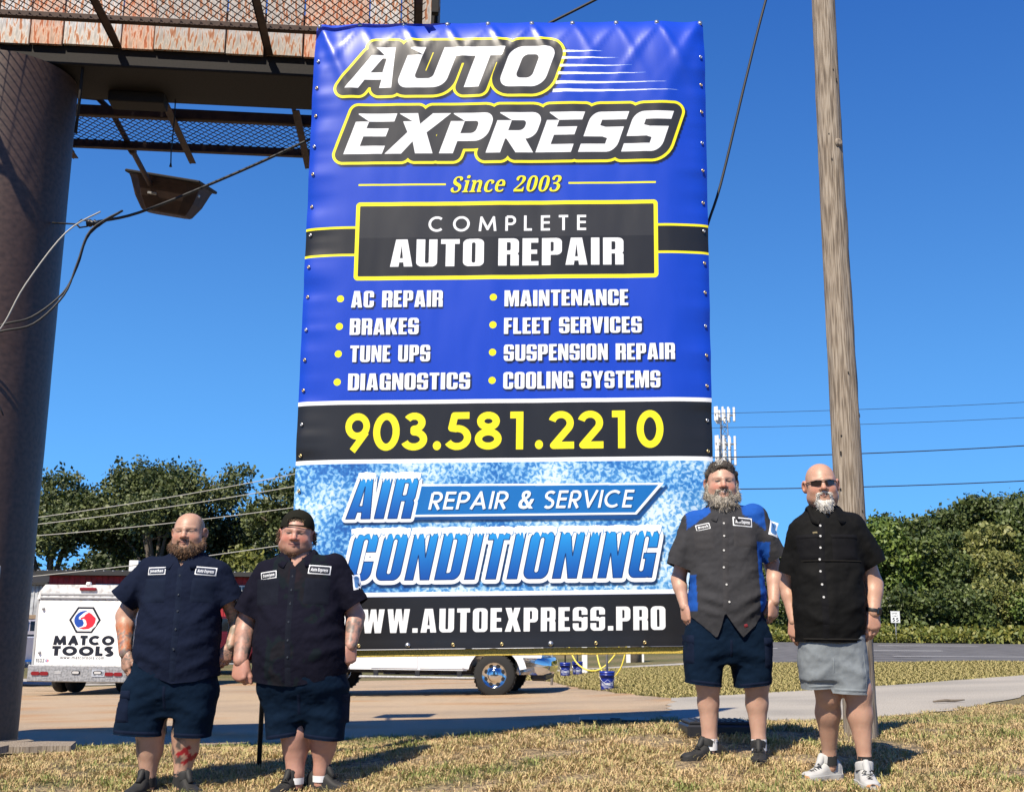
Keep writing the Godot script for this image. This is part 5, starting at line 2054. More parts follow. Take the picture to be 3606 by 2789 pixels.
func step_van() -> void:
	# rear faces the camera
	var y := land(-10.0, 27.5)
	var v := thing("step_van", "white tool company step van parked with its rear doors to the camera", "van", Vector3(-10.02, y, -27.4), deg_to_rad(-3))
	var st := S()
	var prof := PackedVector2Array([Vector2(-1.14, 0.72), Vector2(1.14, 0.72), Vector2(1.14, 2.28), Vector2(1.07, 2.42), Vector2(0.95, 2.5), Vector2(-0.95, 2.5), Vector2(-1.07, 2.42), Vector2(-1.14, 2.28)])
	prism(st, prof, -6.4, 0.0)
	obj("body", st, M.van_white, v)
	# roof cap over the doors, gutters, corner posts
	st = S()
	prism(st, V2("-1.17 2.2 1.17 2.2 1.15 2.36 1.0 2.54 -1.0 2.54 -1.15 2.36"), -0.06, 0.07)
	obj("roof_cap", st, M.van_white, v)
	for d in [[2.32, 0.05], [2.235, 0.035]]:
		st = S()
		box(st, Vector3(0, d[0], 0.075), Vector3(2.2, d[1], 0.03), 0.008)
		obj("gutter", st, M.grey_trim, v)
	for sg in [-1, 1]:
		st = S()
		box(st, Vector3(1.17 * sg, 1.35, -0.02), Vector3(0.06, 1.7, 0.08), 0.012)
		obj("corner_post", st, M.grey_trim, v)
	# the two doors
	st = S()
	box(st, Vector3(0, 1.42, 0.03), Vector3(2.24, 1.5, 0.06), 0.012)
	var door := obj("door", st, M.van_white, v)
	var pm := StandardMaterial3D.new()
	pm.resource_name = "van_print"
	pm.albedo_texture = van_print()
	pm.roughness = 0.4
	st = S()
	quad_uv(st, Vector3(-1.1, 2.14, 0.063), Vector3(1.1, 2.14, 0.063), Vector3(1.1, 0.70, 0.063), Vector3(-1.1, 0.70, 0.063), 0.0, 0.0, 0.957, 0.93)
	obj("door_print", st, pm, door)
	for d in [[-1.0, 1.98], [-1.0, 0.97], [1.0, 1.98], [1.0, 0.97]]:
		st = S(true)
		lathe(st, [Vector2(0, 0.06), Vector2(0.03, 0.055), Vector2(0.04, 0.0)], 12, Transform3D(Basis(Vector3(1, 0, 0), PI / 2), Vector3(d[0], d[1], 0.062)))
		obj("door_stop", st, M.grey_trim, door)
	st = S(true)
	tube(st, [Vector3(-1.13, 0.9, 0.03), Vector3(-1.13, 2.1, 0.03)], 0.014, 8)
	obj("door_hinge", st, M.grey_trim, door)
	# roof lamp and camera
	st = S()
	box(st, Vector3(0.05, 2.44, 0.1), Vector3(0.4, 0.07, 0.06), 0.015)
	obj("brake_light", st, M.red_lens, v)
	st = S()
	box(st, Vector3(0.03, 2.56, 0.04), Vector3(0.11, 0.09, 0.1), 0.02)
	obj("camera_housing", st, M.white_plastic, v)
	# bumper panel, lamps, plate
	st = S()
	box(st, Vector3(0, 0.5, 0.1), Vector3(2.36, 0.38, 0.26), 0.02)
	var bp := obj("bumper", st, M.galvanised, v)
	for d in [[-0.98, 0], [-0.77, 0], [0.98, 0], [0.77, 0]]:
		st = S()
		prism(st, rr(-0.1, -0.042, 0.1, 0.042, 0.04, 0.04, 0.04, 0.04), 0, 0.025, Transform3D(Basis(), Vector3(d[0], 0.5, 0.23)))
		obj("tail_light", st, M.red_lens, v)
	for x in [-0.02, 0.5]:
		st = S()
		prism(st, rr(-0.1, -0.042, 0.1, 0.042, 0.04, 0.04, 0.04, 0.04), 0, 0.02, Transform3D(Basis(), Vector3(x, 0.53, 0.23)))
		var lm := obj("reversing_light", st, M.black_plastic, v)
		st = S()
		prism(st, rr(-0.08, -0.028, 0.08, 0.028, 0.027, 0.027, 0.027, 0.027), 0.021, 0.03, Transform3D(Basis(), Vector3(x, 0.53, 0.23)))
		obj("lens", st, M.clear_lens, lm)
	st = S()
	box(st, Vector3(-0.45, 0.52, 0.232), Vector3(0.16, 0.07, 0.012), 0.004)
	obj("step_pad", st, M.grey_trim, v)
	var im := Image.create(640, 320, false, Image.FORMAT_RGBA8)
	im.fill(Color8(170, 176, 186))
	paint(im, line_of("TEXAS", system_font("Droid Sans", 700), 22, 42, 3, 7), 10.0, 0, Color8(40, 50, 90))
	paint(im, line_of("TLP-7759", system_font("Droid Sans", 700), 5, 59, 10, 27, 0, 0.1), 10.0, 0.2, Color8(38, 42, 60))
	var plm := StandardMaterial3D.new()
	plm.resource_name = "plate_print"
	plm.albedo_texture = printed(im)
	plm.roughness = 0.4
	st = S()
	quad_uv(st, Vector3(0.24, 0.6, 0.246), Vector3(0.545, 0.6, 0.246), Vector3(0.545, 0.44, 0.246), Vector3(0.24, 0.44, 0.246))
	obj("number_plate", st, plm, v, Transform3D(Basis(), Vector3(0.12, 0.0, 0)))
	# tyres
	for x in [-0.95, -0.62, 0.62, 0.95]:
		st = S(true)
		lathe(st, [Vector2(0.2, 0.13), Vector2(0.36, 0.13), Vector2(0.39, 0.09), Vector2(0.4, 0.0), Vector2(0.39, -0.09), Vector2(0.36, -0.13), Vector2(0.2, -0.13)], 28, Transform3D(Basis(Vector3(0, 0, 1), PI / 2), Vector3(x, 0.4, -1.2)))
		obj("wheel", st, M.rubber, v)
	for x in [-0.8, 0.8]:
		st = S(true)
		lathe(st, [Vector2(0.2, 0.13), Vector2(0.36, 0.13), Vector2(0.4, 0.0), Vector2(0.36, -0.13), Vector2(0.2, -0.13)], 28, Transform3D(Basis(Vector3(0, 0, 1), PI / 2), Vector3(x, 0.4, -4.9)))
		obj("wheel", st, M.rubber, v)
	st = S(true)
	tube(st, [Vector3(-0.7, 0.42, -1.2), Vector3(-0.15, 0.42, -1.2), Vector3(-0.12, 0.45, -1.2), Vector3(0.12, 0.45, -1.2), Vector3(0.15, 0.42, -1.2), Vector3(0.7, 0.42, -1.2)], [0.07, 0.08, 0.17, 0.17, 0.08, 0.07], 12)
	obj("axle", st, M.black_plastic, v)
	st = S()
	box(st, Vector3(0, 0.66, -3.2), Vector3(1.7, 0.2, 5.6), 0.02)
	obj("chassis", st, M.black_plastic, v)
	for sg in [-1, 1]:
		st = S()
		box(st, Vector3(1.36 * sg, 1.7, -5.8), Vector3(0.18, 0.5, 0.12), 0.03)
		obj("mirror", st, M.black_plastic, v)


func suv() -> void:
	var p := Vector3(-22.2, land(-22.2, 53) + 0.02, -53)
	var v := thing("parked_car", "pale silver car with a white tailgate parked in front of the metal shed", "car", p, deg_to_rad(205))
	var st := S()
	# outline of the side, front towards +x
	var body := PackedVector2Array([Vector2(-2.2, 0.5)]) + arch(-1.35, 0.36, 0.42, 165, 15) + arch(1.35, 0.36, 0.42, 165, 15) + V2("2.2 .42 2.26 .7 2.1 .95 1.15 1.06 .45 1.1 -1.9 1.1 -2.2 1.05 -2.28 .7")
	prism(st, body, -0.88, 0.88)
	obj("body", st, M.silver_paint, v)
	st = S()
	var lo := [Vector2(1.12, 1.04), Vector2(0.35, 1.52), Vector2(-0.5, 1.62), Vector2(-1.75, 1.55), Vector2(-2.2, 1.02)]
	var hi := []
	for sg in [-1.0, 1.0]:
		var rg := []
		for q in lo:
			rg.append(Vector3(q.x, q.y, sg * (0.84 - 0.16 * (q.y - 1.0))))
		hi.append(rg)
	skin(st, hi, true, true)
	obj("cabin", st, M.silver_paint, v)
	for sg in [-1.0, 1.0]:
		for q in ["-.2 1.1 .78 1.1 .3 1.48 -.2 1.54", "-1.05 1.1 -.27 1.1 -.27 1.54 -1.0 1.53", "-1.85 1.12 -1.12 1.1 -1.07 1.52 -1.65 1.48"]:
			st = S()
			prism(st, V2(q), 0, 0.012, Transform3D(Basis(Vector3(1, 0, 0), Vector3(0, 1, -0.14 * sg), Vector3(0, 0, sg)), Vector3(0, 0.0, sg * (0.84 + 0.155))))
			obj("side_window", st, M.glass_dark, v)
		st = S()
		box(st, Vector3(-2.18, 0.95, 0.74 * sg), Vector3(0.14, 0.34, 0.2), 0.03)
		obj("tail_light", st, M.red_lens, v)
		st = S()
		box(st, Vector3(2.12, 0.78, 0.62 * sg), Vector3(0.16, 0.14, 0.36), 0.03)
		obj("headlight", st, M.clear_lens, v)
	st = S()
	box(st, Vector3(-2.26, 0.86, 0), Vector3(0.06, 0.5, 1.3), 0.02)
	obj("tailgate", st, M.white_paint, v)
	st = S()
	quad(st, Vector3(-2.17, 1.1, 0.66), Vector3(-1.83, 1.5, 0.6), Vector3(-1.83, 1.5, -0.6), Vector3(-2.17, 1.1, -0.66))
	obj("rear_window", st, M.glass_dark, v, Transform3D(Basis(), Vector3(-0.03, 0.0, 0)))
	st = S()
	box(st, Vector3(-2.28, 0.52, 0), Vector3(0.16, 0.2, 1.7), 0.05)
	obj("rear_bumper", st, M.silver_paint, v)
	for x in [-1.35, 1.35]:
		wheel(v, Vector3(x, 0.36, 0.78), 0.36, 0.22, M.galvanised, 5)
		wheel(v, Vector3(x, 0.36, -0.78), 0.36, 0.22, M.galvanised, 5)


func build_vehicles() -> void:
	pickup("pickup_truck", "white pickup truck with chrome front wheel and bumper, parked behind the banner", M.white_paint, Vector3(-1.95, land(-1.5, 24) + 0.01, -24.3), deg_to_rad(-8))
	pickup("pickup_truck", "white pickup truck whose tail end shows beside the thick brown column", M.white_paint, Vector3(-16.45, land(-15, 33) + 0.01, -33.5), deg_to_rad(172))
	pickup("pickup_truck", "dark red pickup truck glimpsed between the two men in navy", M.maroon_paint, Vector3(-9.6, land(-9, 40) + 0.01, -40.5), deg_to_rad(160))
	step_van()
	suv()


# ---------------------------------------------------------------- small things
func bucket(label: String, p: Vector3, dark: bool, lettered: bool) -> void:
	var b := thing("bucket", label, "bucket", p, 0.0, "blue buckets by the parking lot")
	var st := S(true)
	lathe(st, [Vector2(0.0, 0.0), Vector2(0.128, 0.0), Vector2(0.13, 0.01), Vector2(0.147, 0.29), Vector2(0.155, 0.29), Vector2(0.155, 0.3), Vector2(0.149, 0.305), Vector2(0.15, 0.33), Vector2(0.157, 0.333), Vector2(0.157, 0.345), Vector2(0.151, 0.35), Vector2(0.152, 0.37), Vector2(0.143, 0.37), Vector2(0.14, 0.2), Vector2(0.0, 0.2)], 32)
	obj("pail", st, M.blue_plastic, b)
	st = S(true)
	lathe(st, [Vector2(0.0, 0.22), Vector2(0.141, 0.22)], 24)
	obj("filling", st, M.concrete, b)
	st = S(true)
	var hp := []
	for k in 13:
		var a := PI * k / 12
		hp.append(Vector3(-cos(a) * 0.158, 0.3 - sin(a) * 0.17, 0.06 + sin(a) * 0.11))
	tube(st, hp, 0.004, 6)
	obj("handle", st, M.zinc, b)
	if lettered:
		var im := Image.create(600, 480, false, Image.FORMAT_RGBA8)
		im.fill(Color8(16, 40, 132))
		var w := Color8(235, 238, 240)
		var house := V2("2 32 2 20 14 20 30 6 46 20 58 20 58 32")
		paint(im, shape(house), 10.0, 1.0, w)
		paint(im, shape(house), 10.0, 0, Color8(16, 40, 132))
		paint(im, line_of("LOWE'S", system_font("Droid Sans", 700), 5, 55, 20.5, 30.5, 0, 0.05), 10.0, 0.4, w)
		block(im, 10.0, 6, 37, 54, 38.2, w)
		block(im, 10.0, 12, 41, 48, 42, w)
		var lm := StandardMaterial3D.new()
		lm.resource_name = "bucket_print"
		lm.albedo_texture = printed(im)
		lm.roughness = 0.4
		st = S(true)
		for k in 12:
			var a0 := deg_to_rad(-60 + 10 * k)
			var a1 := deg_to_rad(-50 + 10 * k)
			var f := func(a, y): return Vector3(sin(a) * (0.1315 + y * 0.0586 * 1.0), y, cos(a) * (0.1315 + y * 0.0586))
			quad_uv(st, f.call(a0, 0.23), f.call(a1, 0.23), f.call(a1, 0.03), f.call(a0, 0.03), k / 12.0, 0, (k + 1) / 12.0, 1)
		obj("label_print", st, lm, b)


func build_small_things() -> void:
	# three weighted buckets, their posts and the yellow rope between them
	var b0 := Vector3(1.97, land(1.97, 23.6) + 0.01, -23.6)
	var b1 := Vector3(1.55, land(1.55, 32.0) + 0.01, -32.5)
	var b2 := Vector3(1.93, land(1.93, 33.0) + 0.01, -33.2)
	bucket("blue lettered bucket standing alone on the edge of the dry grass", b0, false, true)
	bucket("blue bucket nearer the front bumper of the white pickup", b1, true, true)
	bucket("blue bucket beside the white post, second from the bumper", b2, false, true)
	for d in [[b0, M.galvanised, 0.026, 1.9, "thin grey metal post standing in the lone blue bucket"], [b1, M.black_plastic, 0.02, 1.5, "thin dark post standing in the bucket at the bumper"], [b2, M.galvanised, 0.02, 1.5, "thin grey post standing in the bucket by the white post"]]:
		var st := S(true)
		tube(st, [Vector3(0, 0.21, 0), Vector3(0, d[3], 0)], d[2], 10)
		tag(obj("post", st, d[1], null, Transform3D(Basis(), d[0])), d[4], "post")
	var wp := Vector3(2.2, land(2.2, 34) + 0.0, -34.2)
	var st := S()
	box(st, Vector3(0, 0.7, 0), Vector3(0.16, 1.5, 0.1), 0.01)
	tag(obj("marker_post", st, M.white_plastic, null, Transform3D(Basis(), wp)), "white flat post behind the two small blue buckets", "post")
	var sp := Vector3(0.98, land(1, 27) + 0.0, -27.0)
	var sg := thing("small_sign", "small white sign on a grey stake by the pickup bumper", "sign", sp)
	st = S(true)
	tube(st, [Vector3(0, -0.1, 0), Vector3(0, 1.25, 0)], 0.03, 8)
	obj("stake", st, M.galvanised, sg)
	st = S()
	box(st, Vector3(0, 1.3, 0.035), Vector3(0.34, 0.24, 0.01), 0.003)
	obj("sign_plate", st, M.white_plastic, sg)
	wire("yellow_rope", "yellow plastic rope hanging slack, shallower of the two loops", [Vector3(1.25, 1.5, -28), Vector3(1.55, 0.62, -27.5), Vector3(2.0, 0.42, -27), Vector3(2.45, 0.8, -27), Vector3(2.75, 1.5, -27)], 0.018, 0.0, M.yellow_hose, "rope")
	wire("yellow_rope", "yellow plastic rope hanging slack, deeper of the two loops", [Vector3(2.0, 1.5, -28), Vector3(2.1, 0.6, -27.5), Vector3(2.3, 0.22, -27.2), Vector3(2.6, 0.55, -27), Vector3(2.8, 1.5, -27)], 0.018, 0.0, M.yellow_hose, "rope")
	# guarded sapling beyond
	var gp := Vector3(4.75, land(4.75, 44), -44)
	var gt := thing("guarded_stump", "short brown trunk boxed between white boards on the far grass", "stump", gp)
	st = S(true)
	tube(st, [Vector3(0, -0.1, 0), Vector3(0.02, 0.8, 0), Vector3(0, 1.7, 0)], [0.24, 0.19, 0.18], 12)
	obj("trunk", st, M.bark, gt)
	for x in [-0.32, -0.24, 0.27]:
		st = S()
		box(st, Vector3(x, 0.75, 0.1), Vector3(0.08, 1.6, 0.04), 0.005)
		obj("board", st, M.white_plastic, gt)
	# utility box cover near the bearded man's feet and a flat lid further left
	var up := Vector3(1.42, land(1.42, 8.1), -8.1)
	var ub := thing("utility_box", "black plastic utility box with a ribbed lid behind the bearded man's shoes", "utility box", up, 0.05)
	st = S()
	box(st, Vector3(0, 0.03, 0), Vector3(0.46, 0.09, 0.34), 0.012)
	obj("rim", st, M.black_plastic, ub)
	st = S()
	box(st, Vector3(0, 0.085, 0), Vector3(0.42, 0.025, 0.3), 0.008)
	var lid := obj("lid", st, M.black_plastic, ub)
	for k in 9:
		st = S()
		box(st, Vector3(-0.16 + k * 0.04, 0.1, 0), Vector3(0.018, 0.008, 0.24), 0.003)
		obj("lid_rib", st, M.black_plastic, lid)
	var lp := Vector3(0.82, land(0.82, 9.1) + 0.005, -9.15)
	var lt := thing("ground_lid", "flat dark green lid set in the grass behind the mound", "lid", lp, -0.04)
	st = S()
	box(st, Vector3(0, 0.02, 0), Vector3(0.55, 0.04, 0.36), 0.01)
	obj("cover", st, mat("lid_green", lin(0.03, 0.045, 0.045), 0.5), lt)
	st = S()
	box(st, Vector3(0, 0.043, 0.1), Vector3(0.08, 0.008, 0.02), 0.003)
	obj("finger_hold", st, M.black_plastic, lt)


# ---------------------------------------------------------------- smooth bodies: a distance field and its skin
class Prim:
	var kind := 0          # 0 tapered capsule, 1 ellipsoid, 2 stack of rounded sections
	var a := Vector3.ZERO
	var ba := Vector3.ZERO
	var bb := 1.0
	var ra := 0.0
	var rb := 0.0
	var k := 0.0
	var cut := false
	var inv := Transform3D()
	var r := Vector3.ONE
	var rows := PackedFloat32Array()
	var y0 := 0.0
	var n := 0
	var e := 2.0
	var c := Vector3.ZERO
	var bound := 0.0

	func dist(p: Vector3) -> float:
		if kind == 0:
			var pa := p - a
			var t := clampf(pa.dot(ba) / bb, 0.0, 1.0)
			return (pa - ba * t).length() - (ra + (rb - ra) * t)
		if kind == 1:
			var q := inv * p
			var k0 := (q / r).length()
			var k1 := (q / (r * r)).length()
			return k0 * (k0 - 1.0) / maxf(k1, 0.0001)
		var f := clampf((p.y - y0) * 100.0, 0.0, n - 1.001)
		var i := int(f)
		f -= i
		i *= 5
		var dx := p.x - lerpf(rows[i], rows[i + 5], f)
		var hw := lerpf(rows[i + 1], rows[i + 6], f)
		var dz := p.z - lerpf(rows[i + 2], rows[i + 7], f)
		var dp := lerpf(rows[i + 3], rows[i + 8], f) if dz > 0.0 else lerpf(rows[i + 4], rows[i + 9], f)
		var u := absf(dx) / hw
		var w := absf(dz) / dp
		var q2 := pow(pow(u, e) + pow(w, e), 1.0 / e)
		var l := sqrt(dx * dx + dz * dz)
		var d := -minf(hw, dp)
		if l > 0.001:
			d = l - l / maxf(q2, 0.001)
		var top := y0 + (n - 1) * 0.01
		return maxf(d, maxf(p.y - top, y0 - p.y))


class Field:
	var prims: Array[Prim] = []
	var lo := Vector3.ONE * 1e9
	var hi := Vector3.ONE * -1e9

	func grow(p: Prim) -> void:
		prims.append(p)
		if not p.cut:
			lo = lo.min(p.c - Vector3.ONE * p.bound)
			hi = hi.max(p.c + Vector3.ONE * p.bound)

	func bone(a: Vector3, b: Vector3, ra: float, rb: float, k := 0.02, cut := false) -> void:
		var p := Prim.new()
		p.a = a
		p.ba = b - a
		p.bb = maxf(p.ba.length_squared(), 1e-8)
		p.ra = ra
		p.rb = rb
		p.k = k
		p.cut = cut
		p.c = (a + b) * 0.5
		p.bound = (b - a).length() * 0.5 + maxf(ra, rb)
		grow(p)

	func ball(c: Vector3, r: Vector3, k := 0.02, cut := false, turn := Vector3.ZERO) -> void:
		var p := Prim.new()
		p.kind = 1
		p.c = c
		p.r = r
		p.k = k
		p.cut = cut
		p.inv = Transform3D(Basis.from_euler(turn), c).affine_inverse()
		p.bound = maxf(r.x, maxf(r.y, r.z))
		grow(p)

	# sections: [y, middle x, half width, middle z, depth in front, depth behind], from low to high
	func stack(s: Array, k := 0.02, e := 2.3, inset := 0.0) -> void:
		var p := Prim.new()
		p.kind = 2
		p.k = k
		p.e = e
		p.y0 = s[0][0]
		p.n = int(round((s[s.size() - 1][0] - p.y0) * 100.0)) + 1
		var at := 0
		var mid := Vector3.ZERO
		var far := 0.0
		for i in p.n:
			var y := p.y0 + i * 0.01
			while at < s.size() - 2 and y > s[at + 1][0]:
				at += 1
			var t: float = clampf((y - s[at][0]) / (s[at + 1][0] - s[at][0]), 0, 1)
			for j in 5:
				# cubic through the given sections
				var q0: float = s[maxi(at - 1, 0)][j + 1]
				var q3: float = s[mini(at + 2, s.size() - 1)][j + 1]
				var v := cubic_interpolate(s[at][j + 1], s[at + 1][j + 1], q0, q3, t)
				if j == 1 or j > 2:
					v = maxf(v - inset, 0.02)
				p.rows.append(v)
			mid.x += p.rows[i * 5] / p.n
			far = maxf(far, p.rows[i * 5 + 1] + maxf(p.rows[i * 5 + 3], p.rows[i * 5 + 4]))
		mid.y = p.y0 + p.n * 0.005
		p.c = mid
		p.bound = sqrt(far * far * 0.7 + (p.n * 0.005) ** 2) + 0.03
		prims.append(p)
		lo = lo.min(Vector3(mid.x - far * 0.8, p.y0, -far * 0.6))
		hi = hi.max(Vector3(mid.x + far * 0.8, p.y0 + p.n * 0.01, far * 0.6))

	func near(c: Vector3, r: float) -> Array[Prim]:
		var l: Array[Prim] = []
		for p in prims:
			if p.c.distance_to(c) - p.bound < r + p.k:
				l.append(p)
		return l

	func val(p: Vector3, l: Array[Prim]) -> float:
		var d := 1.0
		for q in l:
			var v := q.dist(p)
			if q.cut:
				v = -v
				var h := maxf(q.k - absf(d - v), 0.0) / q.k
				d = maxf(d, v) + h * h * q.k * 0.25
			elif d > 0.9:
				d = v
			else:
				var h := maxf(q.k - absf(d - v), 0.0) / q.k
				d = minf(d, v) - h * h * q.k * 0.25
		return d

	# surface nets; returns [points, indices]
	func mesh(h: float, from := Vector3.ZERO, to := Vector3.ZERO) -> Array:
		var a := lo - Vector3.ONE * h * 2 if from == to else from
		var b := hi + Vector3.ONE * h * 2 if from == to else to
		var B := 6
		var nb := Vector3i(((b - a) / (h * B)).ceil())
		var nx := nb.x * B + 1
		var ny := nb.y * B + 1
		var nz_ := nb.z * B + 1
		var f := PackedFloat32Array()
		f.resize(nx * ny * nz_)
		f.fill(9.0)
		var id := PackedInt32Array()
		id.resize(nx * ny * nz_)
		id.fill(-1)
		var blocks := []
		var half := h * B * 0.5
		var R := half * 1.7321
		for bz in nb.z:
			for by in nb.y:
				for bx in nb.x:
					var c := a + Vector3(bx, by, bz) * (h * B) + Vector3.ONE * half
					var l := near(c, R * 1.5 + 0.02)
					if l.is_empty():
						continue
					var d := val(c, l)
					if absf(d) > R * 1.5 + 0.03:
						continue
					blocks.append(Vector3i(bx, by, bz) * B)
					for z in B + 1:
						for y in B + 1:
							var row := ((bz * B + z) * ny + by * B + y) * nx + bx * B
							for x in B + 1:
								if f[row + x] > 8.0:
									f[row + x] = val(a + Vector3(bx * B + x, by * B + y, bz * B + z) * h, l)
		var v := PackedVector3Array()
		var sy := nx
		var sz := nx * ny
		var off := [0, 1, sy, sy + 1, sz, sz + 1, sz + sy, sz + sy + 1]
		var edges := [[0, 1], [2, 3], [4, 5], [6, 7], [0, 2], [1, 3], [4, 6], [5, 7], [0, 4], [1, 5], [2, 6], [3, 7]]
		for o in blocks:
			for z in B:
				for y in B:
					for x in B:
						var i: int = ((o.z + z) * ny + o.y + y) * nx + o.x + x
						var m := 0
						for k in 8:
							if f[i + off[k]] < 0.0:
								m |= 1 << k
						if m == 0 or m == 255:
							continue
						var s := Vector3.ZERO
						var n := 0
						for e in edges:
							if ((m >> e[0]) & 1) != ((m >> e[1]) & 1):
								var f0 := f[i + off[e[0]]]
								var t := f0 / (f0 - f[i + off[e[1]]])
								var p0 := Vector3(e[0] & 1, (e[0] >> 1) & 1, e[0] >> 2)
								var p1 := Vector3(e[1] & 1, (e[1] >> 1) & 1, e[1] >> 2)
								s += p0.lerp(p1, t)
								n += 1
						id[i] = v.size()
						v.append(a + (Vector3(o.x + x, o.y + y, o.z + z) + s / n) * h)
		var ix := PackedInt32Array()
		for o in blocks:
			for z in B:
				for y in B:
					for x in B:
						var i: int = ((o.z + z) * ny + o.y + y) * nx + o.x + x
						if id[i] < 0:
							continue
						var in0 := f[i] < 0.0
						for ax in 3:
							var st: int = [1, sy, sz][ax]
							if (f[i + st] < 0.0) == in0:
								continue
							var u: int = [sy, sz, 1][ax]
							var w: int = [sz, 1, sy][ax]
							if i - u - w < 0:
								continue
							var q0 := id[i]
							var q1 := id[i - u]
							var q2 := id[i - u - w]
							var q3 := id[i - w]
							if q1 < 0 or q2 < 0 or q3 < 0:
								continue
							if in0:
								ix.append_array([q0, q2, q1, q0, q3, q2])
							else:
								ix.append_array([q0, q1, q2, q0, q2, q3])
		return [v, ix]


# keep only what lies where g is positive; cut edges are exact
func clipped(m: Array, g: Callable) -> Array:
	var v: PackedVector3Array = m[0]
	var ix: PackedInt32Array = m[1]
	var s := PackedFloat32Array()
	s.resize(v.size())
	for k in v.size():
		s[k] = g.call(v[k])
	var out := PackedInt32Array()
	var made := {}
	for k in range(0, ix.size(), 3):
		var p := [ix[k], ix[k + 1], ix[k + 2]]
		var n := int(s[p[0]] > 0) + int(s[p[1]] > 0) + int(s[p[2]] > 0)
		if n == 3:
			out.append_array(p)
			continue
		if n == 0:
			continue
		var poly := []
		for i in 3:
			var a: int = p[i]
			var b: int = p[(i + 1) % 3]
			if s[a] > 0:
				poly.append(a)
			if (s[a] > 0) != (s[b] > 0):
				var key := Vector2i(mini(a, b), maxi(a, b))
				if not made.has(key):
					made[key] = v.size()
					v.append(v[a].lerp(v[b], s[a] / (s[a] - s[b])))
				poly.append(made[key])
		for i in range(1, poly.size() - 1):
			out.append_array([poly[0], poly[i], poly[i + 1]])
	# drop the points that are no longer used
	var to := PackedInt32Array()
	to.resize(v.size())
	to.fill(-1)
	var w := PackedVector3Array()
	for k in out.size():
		if to[out[k]] < 0:
			to[out[k]] = w.size()
			w.append(v[out[k]])
		out[k] = to[out[k]]
	return [w, out]


func joined(parts: Array) -> ArrayMesh:
	var v := PackedVector3Array()
	var n := PackedVector3Array()
	var c := PackedColorArray()
	var ix := PackedInt32Array()
	for p in parts:
		var o := v.size()
		v.append_array(p[0])
		n.append_array(soft_normals(p[0], p[1]))
		c.append_array(p[2])
		for i in p[1]:
			ix.append(i + o)
	return raw_mesh(v, ix, n, c)


func tinted(m: Array, col: Callable) -> Array:
	var c := PackedColorArray()
	c.resize(m[0].size())
	for k in m[0].size():
		c[k] = col.call(m[0][k])
	return [m[0], m[1], c]


func moved(m: Array, t: Transform3D) -> Array:
	var v: PackedVector3Array = m[0].duplicate()
	for k in v.size():
		v[k] = t * v[k]
	var ix: PackedInt32Array = m[1]
	if t.basis.determinant() < 0:
		ix = ix.duplicate()
		for k in range(0, ix.size(), 3):
			var w := ix[k]
			ix[k] = ix[k + 1]
			ix[k + 1] = w
	return [v, ix] + ([m[2]] if m.size() > 2 else [])


# front map of a mesh: the greatest z over a grid in x and y
class Front:
	var x0 := 0.0
	var y0 := 0.0
	var s := 0.006
	var nx := 0
	var ny := 0
	var z := PackedFloat32Array()

	func _init(v: PackedVector3Array, ix: PackedInt32Array) -> void:
		var lo := v[0]
		var hi := v[0]
		for p in v:
			lo = lo.min(p)
			hi = hi.max(p)
		x0 = lo.x
		y0 = lo.y
		nx = int((hi.x - lo.x) / s) + 2
		ny = int((hi.y - lo.y) / s) + 2
		z.resize(nx * ny)
		z.fill(-9.0)
		for k in range(0, ix.size(), 3):
			var a := v[ix[k]]
			var b := v[ix[k + 1]]
			var c := v[ix[k + 2]]
			var area := (b.x - a.x) * (c.y - a.y) - (c.x - a.x) * (b.y - a.y)
			if absf(area) < 1e-9:
				continue
			var i0 := int((minf(a.x, minf(b.x, c.x)) - x0) / s)
			var i1 := int((maxf(a.x, maxf(b.x, c.x)) - x0) / s) + 1
			var j0 := int((minf(a.y, minf(b.y, c.y)) - y0) / s)
			var j1 := int((maxf(a.y, maxf(b.y, c.y)) - y0) / s) + 1
			for j in range(j0, mini(j1, ny - 1) + 1):
				for i in range(i0, mini(i1, nx - 1) + 1):
					var px := x0 + i * s
					var py := y0 + j * s
					var w0 := ((b.x - px) * (c.y - py) - (c.x - px) * (b.y - py)) / area
					var w1 := ((c.x - px) * (a.y - py) - (a.x - px) * (c.y - py)) / area
					var w2 := 1.0 - w0 - w1
					if w0 >= -0.01 and w1 >= -0.01 and w2 >= -0.01:
						z[j * nx + i] = maxf(z[j * nx + i], a.z * w0 + b.z * w1 + c.z * w2)

	func at(x: float, y: float) -> float:
		var fx := clampf((x - x0) / s, 0, nx - 1.01)
		var fy := clampf((y - y0) / s, 0, ny - 1.01)
		var i := int(fx)
		var j := int(fy)
		var t := 0.0
		var w := 0.0
		for d in [[0, 0], [1, 0], [0, 1], [1, 1]]:
			var q := z[(j + d[1]) * nx + i + d[0]]
			if q > -8.0:
				var e: float = (1.0 - absf(fx - i - d[0])) * (1.0 - absf(fy - j - d[1])) + 0.001
				t += q * e
				w += e
		return t / w if w > 0 else -0.05


